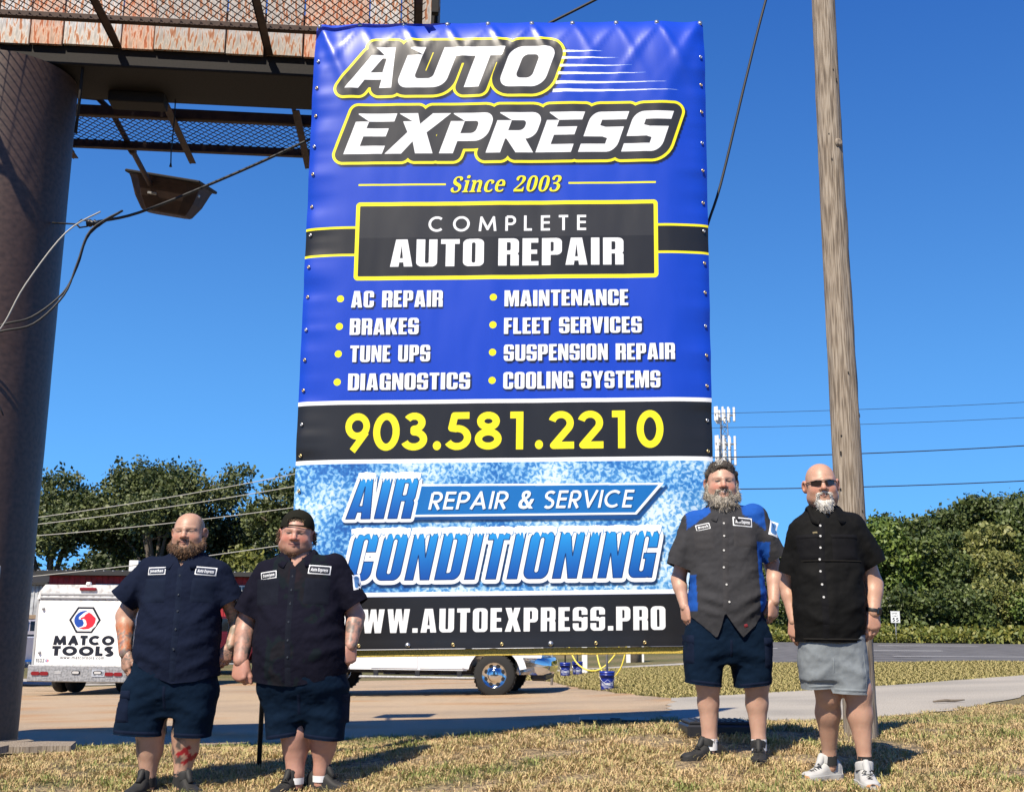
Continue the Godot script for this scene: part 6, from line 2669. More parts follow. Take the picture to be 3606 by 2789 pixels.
# a piece of cloth or a badge laid over a garment's front
func overlay(fr: Front, c: Vector2, size: Vector2, turn: float, off: float, poly := PackedVector2Array()) -> ArrayMesh:
	var nx := maxi(3, int(size.x / 0.012))
	var ny := maxi(3, int(size.y / 0.012))
	var v := PackedVector3Array()
	var uv := PackedVector2Array()
	var ix := PackedInt32Array()
	for j in ny + 1:
		for i in nx + 1:
			var u := float(i) / nx
			var t := float(j) / ny
			var p := Vector2((u - 0.5) * size.x, (0.5 - t) * size.y).rotated(turn) + c
			var rim := 0.0 if i > 0 and j > 0 and i < nx and j < ny else -off * 0.9
			v.append(Vector3(p.x, p.y, fr.at(p.x, p.y) + off + rim))
			uv.append(Vector2(u, t))
	for j in ny:
		for i in nx:
			var a := j * (nx + 1) + i
			ix.append_array([a, a + 1, a + nx + 2, a, a + nx + 2, a + nx + 1])
	return raw_mesh(v, ix, PackedVector3Array(), PackedColorArray(), uv)


# ---------------------------------------------------------------- people
func skin_tone(base: Color, p: Vector3) -> Color:
	var n := nz.get_noise_3d(p.x * 14, p.y * 14, p.z * 14) * 0.08 + nz.get_noise_3d(p.x * 60, p.y * 60, p.z * 60) * 0.05
	return Color(base.r * (1 + n), base.g * (1 + n * 1.4), base.b * (1 + n * 1.4))


func head_field(fat: float, smile: float, ears := 1.0) -> Field:
	var f := Field.new()
	f.ball(Vector3(0, 0.034, -0.014), Vector3(0.077, 0.089, 0.098), 0.03)
	f.ball(Vector3(0, -0.03, 0.02), Vector3(0.066, 0.085, 0.068), 0.04)
	f.ball(Vector3(0, -0.083, 0.028), Vector3(0.048 + 0.016 * fat, 0.038, 0.052), 0.035)
	for s in [-1.0, 1.0]:
		f.ball(Vector3(0.037 * s, -0.036, 0.05), Vector3(0.026 + 0.006 * fat, 0.024, 0.026), 0.026)
		f.ball(Vector3(0.05 * s, -0.07, 0.008), Vector3(0.026 + 0.01 * fat, 0.036, 0.04), 0.03)
		f.bone(Vector3(0.004 * s, 0.017, 0.085), Vector3(0.044 * s, 0.021, 0.066), 0.011, 0.009, 0.014)
	f.ball(Vector3(0, -0.103, 0.06), Vector3(0.024, 0.018, 0.02), 0.026)
	f.bone(Vector3(0, -0.08, -0.022), Vector3(0, -0.2, -0.035), 0.06 + 0.012 * fat, 0.066 + 0.014 * fat, 0.03)
	for s in [-1.0, 1.0]:
		f.ball(Vector3(0.031 * s, 0.002, 0.094), Vector3(0.019, 0.0105, 0.019), 0.012, true)
		f.ball(Vector3(0.0305 * s, 0.0005, 0.0705), Vector3(0.0135, 0.0125, 0.0125), 0.003)
		# half closed lids
		f.bone(Vector3(0.02 * s, 0.0065, 0.0815), Vector3(0.043 * s, 0.006, 0.073), 0.0045, 0.0045, 0.004)
		f.bone(Vector3(0.02 * s, -0.0075, 0.08), Vector3(0.043 * s, -0.006, 0.073), 0.0048, 0.0045, 0.005)
	f.bone(Vector3(0, 0.008, 0.086), Vector3(0, -0.026, 0.103), 0.0085, 0.0125, 0.012)
	f.ball(Vector3(0, -0.03, 0.105), Vector3(0.0135, 0.0115, 0.012), 0.008)
	for s in [-1.0, 1.0]:
		f.ball(Vector3(0.0155 * s, -0.033, 0.092), Vector3(0.0085, 0.0075, 0.0105), 0.007)
		f.ball(Vector3(0.0075 * s, -0.0415, 0.1), Vector3(0.0042, 0.004, 0.006), 0.004, true)
	var sm := 0.004 * smile
	for s in [-1.0, 1.0]:
		f.bone(Vector3(0, -0.0595, 0.09), Vector3(0.03 * s, -0.0625 + sm, 0.0765), 0.0055, 0.003, 0.006)
		f.bone(Vector3(0, -0.0705, 0.088), Vector3(0.027 * s, -0.0665 + sm, 0.0765), 0.0065, 0.003, 0.006)
		f.bone(Vector3(0, -0.0648, 0.0985), Vector3(0.031 * s, -0.064 + sm, 0.083), 0.0022, 0.0016, 0.003, true)
		f.ball(Vector3(0.085 * s, -0.004, -0.012), Vector3(0.0115, 0.035, 0.022) * ears, 0.007, false, Vector3(0.15, -0.45 * s, -0.14 * s))
		f.ball(Vector3(0.089 * s, -0.002, -0.006), Vector3(0.006, 0.02, 0.011), 0.006, true, Vector3(0.15, -0.4 * s, -0.1 * s))
	return f


func head_color(p: Vector3, base: Color, o: Dictionary) -> Color:
	var c := skin_tone(base, p)
	var red := exp(-((absf(p.x) - 0.042) / 0.022) ** 2 - ((p.y + 0.03) / 0.022) ** 2) + 0.9 * exp(-(p.x / 0.016) ** 2 - ((p.y + 0.03) / 0.016) ** 2)
	if absf(p.x) > 0.075 and absf(p.y) < 0.04:
		red += 0.6
	red *= smooth(0.0, 0.06, p.z) if absf(p.x) < 0.075 else 1.0
	c = c.lerp(Color(base.r * 0.98, base.g * 0.66, base.b * 0.62), clampf(red * o.get("ruddy", 0.6), 0, 0.85))
	# lips
	var lip := exp(-((p.y + 0.0655 - 0.004 * o.get("smile", 1.0) * (absf(p.x) / 0.024)) / 0.0085) ** 2) * smooth(0.033, 0.024, absf(p.x)) * smooth(0.07, 0.077, p.z)
	c = c.lerp(Color(0.36, 0.13, 0.115), clampf(lip, 0, 1) * 0.75)
	var gap := exp(-((p.y + 0.0645 - 0.004 * o.get("smile", 1.0) * (absf(p.x) / 0.03)) / 0.0028) ** 2) * smooth(0.032, 0.026, absf(p.x)) * smooth(0.07, 0.076, p.z)
	c = c.lerp(o.get("mouth", Color(0.05, 0.02, 0.02)), clampf(gap * 1.4, 0, 1))
	# eyes: lash line, white and iris in the slit between the lids
	for s in [-1.0, 1.0]:
		var ex: float = (p.x - 0.0305 * s) / 0.0135
		if absf(ex) < 1.0 and absf(p.y - 0.0003) < 0.0036 and p.z > 0.066:
			c = Color(0.13, 0.1, 0.09) if absf(ex) > 0.5 else Color(0.025, 0.02, 0.018)
		if absf(ex) < 1.15 and absf(p.y - 0.0042) < 0.0022 and p.z > 0.066:
			c = Color(0.06, 0.04, 0.035)
		# brows
		var by := 0.0235 + 0.003 * sin(absf(ex) * 2.0) - 0.002 * absf(ex)
		var bw := exp(-((p.y - by) / 0.0048) ** 2) * smooth(2.0, 1.3, absf(ex)) * smooth(0.055, 0.065, p.z)
		c = c.lerp(o.get("brow", Color(0.12, 0.08, 0.06)), clampf(bw, 0, 1) * o.get("brow_k", 0.7))
	# stubble of shaved hair
	if o.has("stubble"):
		var k := smooth(0.02, -0.02, p.z - 0.055 + absf(p.x) * 0.2) * smooth(0.0, 0.035, p.y) * smooth(0.045, 0.07, absf(p.x) + 0.35 * maxf(0, -p.z))
		c = c.lerp(o.stubble, clampf(k, 0, 1) * 0.75)
	if o.has("fuzz"):
		var k := 0.55 * smooth(-0.06, -0.095, p.y + 0.3 * maxf(0.0, 0.04 - absf(p.x))) * smooth(-0.2, -0.1, p.y) * smooth(-0.02, 0.02, p.z)
		k = maxf(k, 0.55 * smooth(0.055, 0.068, absf(p.x)) * smooth(-0.04, -0.065, p.y) * smooth(-0.03, 0.0, p.z) * smooth(-0.13, -0.1, p.y))
		k = maxf(k, 0.6 * exp(-((p.y + 0.0515) / 0.005) ** 2) * smooth(0.03, 0.02, absf(p.x)) * smooth(0.07, 0.08, p.z))
		c = c.lerp(o.fuzz, clampf(k * (0.75 + 0.5 * nz.get_noise_3d(p.x * 90, p.y * 60, p.z * 90)), 0, 0.9))
	return c


# open hand: y runs to the finger tips, x to the thumb, z out of the back of the hand
func hand_field(curl: Array, thumb: float, thick := 1.0, spread := 1.0) -> Field:
	var f := Field.new()
	var xs := [0.03, 0.009, -0.013, -0.033]
	var ys := [0.088, 0.093, 0.087, 0.077]
	var ln := [0.072, 0.081, 0.075, 0.059]
	for k in 4:
		f.bone(Vector3(xs[k] * 0.55, 0.0, 0), Vector3(xs[k], ys[k], 0.001), 0.0165, 0.0128 * thick, 0.016)
	f.ball(Vector3(0.0, 0.05, -0.004), Vector3(0.04, 0.048, 0.0165) * thick, 0.015)
	f.ball(Vector3(0.024, 0.035, -0.012), Vector3(0.019, 0.034, 0.016) * thick, 0.012)
	for k in 4:
		var p := Vector3(xs[k], ys[k], 0.001)
		var a := 0.0
		var r: float = (0.0105 if k < 3 else 0.0092) * thick
		for j in 3:
			a += curl[j] * (1.0 + 0.12 * k)
			var l: float = ln[k] * [0.47, 0.3, 0.24][j]
			var q := p + Vector3((xs[k] * 0.12 - 0.001) * spread * (1 - j * 0.3), cos(a), -sin(a)).normalized() * l
			f.bone(p, q, r, r * 0.9, 0.003 if j == 0 else 0.002)
			# knuckle
			f.ball(p + Vector3(0, 0, 0.001), Vector3(r, r, r) * 1.06, 0.004)
			p = q
			r *= 0.9
	var t0 := Vector3(0.02, 0.022, -0.01)
	var t1 := Vector3(0.034 + 0.012 * thumb, 0.056, -0.014 - 0.004 * thumb)
	var t2 := t1 + Vector3(0.008 + 0.012 * thumb, 0.03, -0.008)
	var t3 := t2 + Vector3(0.001, 0.026, -0.007)
	f.bone(t0, t1, 0.017 * thick, 0.0135 * thick, 0.012)
	f.bone(t1, t2, 0.0125 * thick, 0.0112 * thick, 0.004)
	f.bone(t2, t3, 0.0112 * thick, 0.0088 * thick, 0.003)
	return f


func shoe(root: Node3D, p: Vector3, yaw: float, length: float, upper: Material, sole: Material, toe: Material, laces: Material, high := 0.105) -> void:
	# heel behind p, toe along +z before turning
	var xf := Transform3D(Basis(Vector3.UP, yaw), p)
	var n := 15
	var rings := []
	var outline := PackedVector2Array()
	var other := PackedVector2Array()
	var w_of := func(s): return 0.047 * (0.72 + 0.28 * smoothstep(0.0, 0.12, s)) * (1.0 - 0.16 * exp(-((s - 0.38) / 0.16) ** 2)) * sqrt(maxf(0.0, 1.0 - maxf(0.0, (s - 0.72) / 0.285) ** 2.4))
	for k in n + 1:
		var s := float(k) / n
		var z := (s - 0.27) * length
		var w: float = w_of.call(s)
		outline.append(Vector2(w * 1.08 + 0.003, -z))
		other.append(Vector2(-w * 1.08 - 0.003, -z))
		var h := lerpf(high, 0.052, smoothstep(0.3, 0.78, s)) * (1.0 - 0.35 * smoothstep(0.86, 1.0, s)) * (0.82 + 0.18 * smoothstep(0.0, 0.08, s))
		var rg := []
		for i in 13:
			var a := PI * i / 12
			rg.append(xf * Vector3(w * cos(a) * (1.0 + 0.08 * sin(a)), 0.024 + (h - 0.024) * pow(sin(a), 0.62), z))
		rings.append(rg)
	var st := S(true)
	skin(st, rings, false)
	for e in [0, n]:
		var r0: Array = rings[e]
		for i in 12:
			if e == 0:
				tri(st, r0[0], r0[i + 1], r0[i])
			else:
				tri(st, r0[0], r0[i], r0[i + 1])
	var o := obj("shoe", st, upper, root)
	other.reverse()
	st = S()
	prism(st, outline + other, 0.0, 0.028, xf * Transform3D(Basis(Vector3(1, 0, 0), -PI / 2), Vector3.ZERO))
	obj("sole", st, sole, o)
	# padded collar and tongue
	st = S(true)
	var cr := []
	for d in [[0.052, 0.078], [0.054, high + 0.004], [0.05, high + 0.012], [0.044, high + 0.006], [0.042, high - 0.02]]:
		var rg := []
		for i in 18:
			var a := TAU * i / 18
			rg.append(xf * Vector3(cos(a) * d[0] * 0.92, d[1] + 0.016 * sin(a), sin(a) * d[0] * 1.15 + 0.004))
		cr.append(rg)
	skin(st, cr)
	obj("collar", st, upper, o)
	st = S(true)
	tube(st, [xf * Vector3(0, high - 0.045, 0.1), xf * Vector3(0, high - 0.018, 0.075), xf * Vector3(0, high + 0.012, 0.058), xf * Vector3(0, high + 0.03, 0.052)], [0.017, 0.02, 0.021, 0.014], 10)
	obj("tongue", st, upper, o)
	if laces:
		for k in 5:
			st = S(true)
			var s := 0.56 + 0.055 * k
			var z := (s - 0.27) * length
			var h := lerpf(high, 0.052, smoothstep(0.3, 0.78, s)) + 0.003
			var w: float = w_of.call(s) * 0.55
			tube(st, [xf * Vector3(-w, h - 0.012, z - 0.006), xf * Vector3(0, h + 0.001, z), xf * Vector3(w, h - 0.012, z + 0.006)], 0.0032, 6)
			obj("lace", st, laces, o)
		st = S(true)
		for sg in [-1, 1]:
			tube(st, [xf * Vector3(0, high - 0.028, 0.098), xf * Vector3(0.02 * sg, high - 0.02, 0.108), xf * Vector3(0.034 * sg, high - 0.035, 0.104), xf * Vector3(0.012 * sg, high - 0.036, 0.108)], 0.003, 6)
		obj("lace_bow", st, laces, o)
	if toe:
		st = S(true)
		var tr := []
		for k in 4:
			var s := 0.88 + 0.115 * k / 3.0
			var z := (s - 0.27) * length + 0.003
			var w: float = w_of.call(s) + 0.003
			var rg := []
			for i in 9:
				var a := PI * i / 8
				rg.append(xf * Vector3(w * cos(a), 0.02 + 0.016 * sin(a), z))
			tr.append(rg)
		skin(st, tr, false)
		obj("toe_cap", st, toe, o)


func badge(words: String, w: int, h: int, back: Color, ink: Color, rim: Color) -> StandardMaterial3D:
	var im := Image.create(w * 2, h * 2, false, Image.FORMAT_RGBA8)
	im.fill(rim)
	var b := h * 0.1
	paint(im, shape(ring(b, b, w - b, h - b, h * 0.16)), 2.0, 0, back)
	if words:
		paint(im, line_of(words, system_font("Droid Sans", 700), w * 0.12, w * 0.88, h * 0.32, h * 0.68, 0.08, 0.04), 2.0, 0.3, ink)
	var m := StandardMaterial3D.new()
	m.resource_name = "badge"
	m.albedo_texture = printed(im)
	m.roughness = 0.8
	return m


func collar(P: Dictionary, root: Node3D, m: Material, col: Color) -> void:
	# a stand round the neck and two leaves folded down over it
	var c: Vector3 = P.neck
	var nr: float = P.neck_r
	var st := S(true)
	var rings := []
	for k in 41:
		var a := deg_to_rad(lerpf(22, 338, k / 40.0))     # 0 is the front
		var fr := cos(a)
		var dir := Vector3(sin(a), 0, fr)
		var drop := 0.075 * smoothstep(0.1, 1.0, fr)
		var side := absf(sin(a))
		var in_top := c + dir * nr * 1.02 * Vector3(1, 1, 0.98) + Vector3(0, 0.028 - drop * 0.85, 0.01 * smoothstep(0, 1, fr))
		var top := c + dir * (nr + 0.007) + Vector3(0, 0.034 - drop * 0.85, 0.012 * smoothstep(0, 1, fr))
		var spread := 0.03 + 0.03 * smoothstep(0.2, 0.93, fr)
		var fall := 0.03 + 0.034 * smoothstep(0.3, 0.93, fr)
		var out := top + Vector3(sin(a) * spread * (1.0 + 0.55 * smoothstep(0.5, 0.93, fr)), -fall, fr * spread * 0.7 + 0.012)
		var under := out + Vector3(-sin(a) * 0.006, -0.002, -0.008)
		var base := c + dir * (nr + 0.014) + Vector3(0, -0.03 - drop * 0.6, 0.0)
		rings.append([in_top + Vector3(0, -0.04, 0), in_top, top, top.lerp(out, 0.5) + dir * 0.006, out, under, base])
	for k in rings.size() - 1:
		for i in 6:
			st.set_color(col)
			quad(st, rings[k][i], rings[k + 1][i], rings[k + 1][i + 1], rings[k][i + 1])
	obj("collar", st, m, root)


func hair_tufts(root: Node3D, called: String, spots: Array, m: Material) -> void:
	# spots: [point, direction, length, width, colour]
	var v := PackedVector3Array()
	var c := PackedColorArray()
	var ix := PackedInt32Array()
	var r := RandomNumberGenerator.new()
	r.seed = 77
	for s in spots:
		var d: Vector3 = s[1]
		var side: Vector3 = d.cross(Vector3(r.randfn(), r.randfn(), r.randfn())).normalized() * s[3]
		var p: Vector3 = s[0]
		var l: float = s[2]
		var bend := Vector3(r.randfn(), r.randfn() - 0.5, r.randfn()) * l * 0.22
		var k := v.size()
		v.append_array([p - side, p + side, p + d * l * 0.55 + bend * 0.5 + side * 0.7, p + d * l * 0.55 + bend * 0.5 - side * 0.7, p + d * l + bend])
		for i in 5:
			c.append(s[4])
		ix.append_array([k, k + 1, k + 2, k, k + 2, k + 3, k + 3, k + 2, k + 4])
	var o := put(called, raw_mesh(v, ix, PackedVector3Array(), c), m, root)
	o.set_meta("kind", "stuff")


func fold_push(p: Vector3, folds: Array) -> float:
	var s := 0.0
	for f in folds:
		var a := Vector2(f[0], f[1])
		var ab := Vector2(f[2], f[3]) - a
		var t := clampf((Vector2(p.x, p.y) - a).dot(ab) / ab.length_squared(), 0, 1)
		var d: float = (Vector2(p.x, p.y) - a - ab * t).length() / f[4]
		if d < 3.0:
			s += f[5] * exp(-d * d) * (0.35 + 0.65 * sin(PI * clampf(t, 0.03, 0.97)))
	return s


func wrinkled(m: Array, folds: Array, amount: float, sd: float) -> Array:
	var v: PackedVector3Array = m[0]
	var n := soft_normals(v, m[1])
	for k in v.size():
		var p := v[k]
		var d := amount * (0.55 * nz.get_noise_3d(p.x * 3.2 + sd, p.y * 5.5, p.z * 3.2) + 0.35 * nz.get_noise_3d(p.x * 9 + sd, p.y * 13, p.z * 9) + 0.14 * nz.get_noise_3d(p.x * 26, p.y * 26 + sd, p.z * 26))
		if n[k].z > -0.2:
			d += fold_push(p, folds)
		v[k] = p + n[k] * d
	return [v, m[1]]


func along(pts: Array, x: float) -> float:
	# height of a polyline at x
	if x <= pts[0].x:
		return pts[0].y
	for k in pts.size() - 1:
		if x <= pts[k + 1].x:
			return lerpf(pts[k].y, pts[k + 1].y, (x - pts[k].x) / (pts[k + 1].x - pts[k].x))
	return pts[pts.size() - 1].y


func make_person(P: Dictionary) -> MeshInstance3D:
	var base: Color = P.skin
	# ---- body: one skin with neck, arms, legs, and finer head and hands
	var f := Field.new()
	f.stack(P.torso, 0.03, 2.3, 0.06)
	f.bone(P.neck + Vector3(0, -0.05, -0.01), P.neck + Vector3(0, 0.1, 0.0), P.neck_r - 0.004, P.neck_r - 0.012, 0.04)
	for a in P.arms:
		f.bone(a.shoulder, a.elbow, a.r[0], a.r[1], 0.04)
		var belly: Vector3 = a.elbow.lerp(a.wrist, 0.28)
		f.bone(a.elbow, belly, a.r[1], a.r[2], 0.02)
		f.bone(belly, a.wrist, a.r[2], a.r[3], 0.02)
	for l in P.legs:
		f.bone(l.hip, l.knee, 0.098, l.r[0], 0.04)
		var calf: Vector3 = l.knee.lerp(l.ankle, 0.36) + Vector3(0, 0, -0.014)
		f.bone(l.knee, calf, l.r[0], l.r[1], 0.03)
		f.bone(calf, l.ankle, l.r[1], l.r[2], 0.03)
		f.bone(l.ankle, l.ankle + Vector3(0, -0.07, 0.0), l.r[2], l.r[2] * 0.96, 0.02)
		f.bone(l.knee + Vector3(0, 0.02, l.r[0] * 0.25), l.knee + Vector3(0, -0.05, l.r[0] * 0.3), l.r[0] * 0.72, l.r[0] * 0.55, 0.03)
	var ink: Callable = P.ink
	var bm := tinted(f.mesh(0.012), func(p): return ink.call(p, skin_tone(base, p)))
	var o: Dictionary = P.head
	var hf := head_field(o.fat, o.smile, o.get("ears", 1.0))
	var ht := Transform3D(Basis.from_euler(Vector3(o.get("pitch", 0.0), o.get("yaw", 0.0), o.get("roll", 0.0))) * Basis.from_scale(o.scale), o.at)
	var hm := moved(tinted(hf.mesh(0.0042), func(p): return head_color(p, base, o)), ht)
	var parts := [bm, hm]
	for h in P.hands:
		var gf := hand_field(h.curl, h.thumb, h.get("thick", 1.0), h.get("spread", 1.0))
		var d: Vector3 = h.dir.normalized()
		var t: Vector3 = (h.side - d * h.side.dot(d)).normalized()
		var n := d.cross(t) if h.back.dot(d.cross(t)) > 0 else -d.cross(t)
		var xf := Transform3D(Basis(t, d, n).scaled_local(Vector3.ONE * h.size), h.at)
		var raw := gf.mesh(0.0042)
		parts.append(moved(tinted(raw, func(p): return (h.ink as Callable).call(p, skin_tone(base.lerp(Color(base.r, base.g * 0.8, base.b * 0.78), 0.35), p + h.at))), xf))
	var root := put("person", joined(parts), M.skin)
	root.position = P.at
	tag(root, P.label, "person")
	# ---- shirt
	var sf := Field.new()
	sf.stack(P.torso, 0.05, 2.3)
	for a in P.arms:
		var dir: Vector3 = (a.cuff - a.top).normalized()
		sf.bone(a.top, a.cuff + dir * 0.05, a.sleeve[0], a.sleeve[1], 0.055)
	var vy: float = P.vee
	var nx: float = P.neck.x
	var hem: Array = P.hem
	var arms: Array = P.arms
	var keep := func(p):
		var g: float = p.y - along(hem, p.x) - (0.0 if p.z > 0 else 0.03 * P.get("back_hem", 0.0))
		for a in arms:
			var dir: Vector3 = (a.cuff - a.top).normalized()
			var q: Vector3 = p - a.cuff
			var along_ := q.dot(dir)
			var away: float = (q - dir * along_).length() - a.sleeve[1] * 1.35
			g = minf(g, maxf(-along_ - a.get("slant", 0.0) * q.x, away))
		# neck opening
		var nd: float = Vector2(p.x - nx, (p.z - P.neck.z) * 0.92).length() - (P.neck_r + 0.006)
		if p.y > P.neck.y - 0.03:
			g = minf(g, maxf(nd, P.neck.y + 0.0 - p.y))
		if p.z > P.neck.z:
			g = minf(g, absf(p.x - nx) - (p.y - vy) * P.get("vee_w", 0.55))
		return g
	var sm := wrinkled(clipped(sf.mesh(0.0105), keep), P.folds, P.get("wrinkle", 0.012), P.at.x * 7)
	var front := Front.new(sm[0], sm[1])
	var sc: Callable = P.shirt_color
	sm = tinted(sm, sc)
	var shirt := put("shirt", joined([sm]), P.shirt_mat, root)
	collar(P, shirt, P.shirt_mat, P.collar_color)
	var cm: StandardMaterial3D = P.shirt_mat.duplicate()
	cm.vertex_color_use_as_albedo = false
	cm.albedo_color = (P.shirt as Color).linear_to_srgb()
	# placket, buttons, pockets, badges
	var px: Array = P.placket
	for k in px.size() - 1:
		var a: Vector2 = px[k]
		var b: Vector2 = px[k + 1]
		put("placket", overlay(front, (a + b) / 2, Vector2(0.036, a.distance_to(b)), atan2(b.x - a.x, -(b.y - a.y)) if b.y < a.y else 0.0, 0.0035), cm, shirt)
	for b in P.buttons:
		var st := S(true)
		lathe(st, [Vector2(0.0, 0.0025), Vector2(0.003, 0.002), Vector2(0.0058, 0.0035), Vector2(0.0066, 0.002), Vector2(0.0066, 0.0)], 12, Transform3D(Basis(Vector3(1, 0, 0), PI / 2), Vector3(b.x, b.y, front.at(b.x, b.y) + 0.004)))
		obj("button", st, P.button_mat, shirt)
	for q in P.pockets:
		put("pocket", overlay(front, Vector2(q[0], q[1]), Vector2(q[2], q[3]), q[4], 0.0042), cm, shirt)
		if q.size() > 5:
			put("pocket_flap", overlay(front, Vector2(q[0], q[1] + q[3] * 0.42), Vector2(q[2] * 1.06, q[5]), q[4], 0.0085), cm, shirt)
	for q in P.badges:
		put(q[6] if q.size() > 6 else "name_badge", overlay(front, Vector2(q[0], q[1]), Vector2(q[2], q[3]), q[4], 0.006), q[5], shirt)
	# ---- shorts
	var tf := Field.new()
	tf.stack(P.hips, 0.02, 2.4)
	for l in P.short_legs:
		tf.stack(l, 0.03, 2.5)
	var hems: Array = P.short_hems
	var cx: float = P.crotch
	var cut := func(p):
		var h: Array = hems[0] if p.x < cx else hems[1]
		return minf(p.y - along(h, p.x) + 0.05 * p.z, P.waist - p.y)
	var tm := wrinkled(clipped(tf.mesh(0.0105), cut), P.short_folds, 0.011, P.at.x * 3 + 5)
	var tfront := Front.new(tm[0], tm[1])
	var scol: Color = P.short
	tm = tinted(tm, func(p): return scol)
	var shorts := put("shorts", joined([tm]), M.cloth, root)
	var tcm: StandardMaterial3D = M.cloth.duplicate()
	tcm.vertex_color_use_as_albedo = false
	tcm.albedo_color = scol.linear_to_srgb()
	for q in P.get("cargo", []):
		put("cargo_pocket", overlay(tfront, Vector2(q[0], q[1]), Vector2(q[2], q[3]), q[4], 0.01), tcm, shorts)
		put("cargo_flap", overlay(tfront, Vector2(q[0], q[1] + q[3] * 0.45), Vector2(q[2] * 1.1, 0.055), q[4], 0.017), tcm, shorts)
	for q in P.get("seams", []):
		put("seam", overlay(tfront, Vector2(q[0], q[1]), Vector2(q[2], q[3]), q[4], 0.003), tcm, shorts)
	for k in 2:
		put("hem_band", overlay(tfront, P.bands[k][0], P.bands[k][1], P.bands[k][2], 0.0032), tcm, shorts)
	# ---- feet
	for k in 2:
		var l: Dictionary = P.legs[k]
		var st := S(true)
		if P.sock:
			tube(st, [l.ankle + Vector3(0, -0.06, 0), l.ankle + Vector3(0, P.sock_h, 0)], [l.r[2] + 0.004, l.r[2] + 0.005], 20, false)
			obj("sock", st, P.sock, root)
		shoe(root, l.foot, l.yaw, P.shoe_len, P.shoe[0], P.shoe[1], P.shoe[2], P.shoe[3], P.get("shoe_h", 0.105))
	return root


func beard_of(root: Node3D, P: Dictionary, f: Field, c0: Color, c1: Color, rough: float, cell := 0.0055, tuft := 0.02, many := 900, called := "beard", flow := Vector3(0, -0.8, 0.4)) -> void:
	var o: Dictionary = P.head
	var ht := Transform3D(Basis.from_euler(Vector3(o.get("pitch", 0.0), o.get("yaw", 0.0), o.get("roll", 0.0))) * Basis.from_scale(o.scale), o.at)
	var m := f.mesh(cell)
	var v: PackedVector3Array = m[0]
	var n := soft_normals(v, m[1])
	for k in v.size():
		var p := v[k]
		v[k] = p + n[k] * (rough * (nz.get_noise_3d(p.x * 50, p.y * 22, p.z * 50) * 0.8 + nz.get_noise_3d(p.x * 110, p.y * 60, p.z * 110) * 0.6))
	m[0] = v
	var tone := func(p): return c0.lerp(c1, clampf(0.5 + 0.9 * nz.get_noise_3d(p.x * 45, p.y * 18, p.z * 45) + 0.4 * nz.get_noise_3d(p.x * 150, p.y * 70, p.z * 150), 0, 1))
	var hair := put(called, joined([moved(tinted(m, tone), ht)]), M.hair, root)
	var r := RandomNumberGenerator.new()
	r.seed = 5
	var spots := []
	for i in many:
		var k := r.randi() % v.size()
		var d := (n[k] * 0.7 + flow + Vector3(r.randfn(), r.randfn(), r.randfn()) * 0.25).normalized()
		spots.append([ht * (v[k] - n[k] * 0.002), (ht.basis * d).normalized(), tuft * r.randf_range(0.5, 1.2), 0.0016, c0.lerp(c1, r.randf())])
	hair_tufts(hair, "hair_strands", spots, M.hair)


func no_ink(_p: Vector3, c: Color) -> Color:
	return c


func flame_ink(p: Vector3, c: Color) -> Color:
	# forearm with flames above and grey skulls below, and dark pictures on both shins
	if p.y < 0.42:
		var dark := smooth(-0.05, 0.25, nz.get_noise_3d(p.x * 16, p.y * 11, p.z * 16 + 3))
		var zone := smooth(0.02, -0.02, p.x + 0.235) if p.x < -0.1 else smooth(0.075, 0.02, p.x) * smooth(0.09, 0.14, p.y)
		var o := c.lerp(Color(0.055, 0.055, 0.055), dark * zone * 0.88)
		if p.x > -0.1:
			var q := Vector2(p.x - 0.055, p.y - 0.235).rotated(-0.6)
			var bar := (absf(q.x) < 0.05 and (absf(q.y - 0.03) < 0.012 or absf(q.y + 0.03) < 0.012)) or (absf(q.y) < 0.032 and absf(q.x - 0.012) < 0.012)
			if bar and p.z > -0.02:
				o = Color(0.3, 0.012, 0.02)
		return o
	if p.y > 1.2:
		return c
	var n := nz.get_noise_3d(p.x * 15, p.y * 12, p.z * 15)
	var m := nz.get_noise_3d(p.x * 36 + 8, p.y * 30, p.z * 36)
	if p.x < 0:
		var fire := smooth(1.06, 1.0, p.y + 0.03 * n)
		c = c.lerp(Color(0.46, 0.13, 0.04).lerp(Color(0.42, 0.19, 0.1), smooth(-0.2, 0.3, m)), fire * 0.85 * smooth(0.78, 0.86, p.y))
		c = c.lerp(Color(0.13, 0.115, 0.125), fire * smooth(0.02, 0.16, n) * smooth(1.02, 0.97, p.y) * 0.85)
		c = c.lerp(Color(0.35, 0.3, 0.22), fire * smooth(0.2, 0.35, m) * smooth(1.0, 0.96, p.y) * 0.7)
		c = c.lerp(Color(0.06, 0.055, 0.05), smooth(0.3, 0.45, absf(m)) * smooth(1.0, 0.95, p.y) * 0.6)
	else:
		c = c.lerp(Color(0.14, 0.15, 0.11), smooth(0.0, 0.2, n) * 0.65)
		c = c.lerp(Color(0.07, 0.075, 0.06), smooth(0.25, 0.4, absf(m)) * 0.5)
	return c


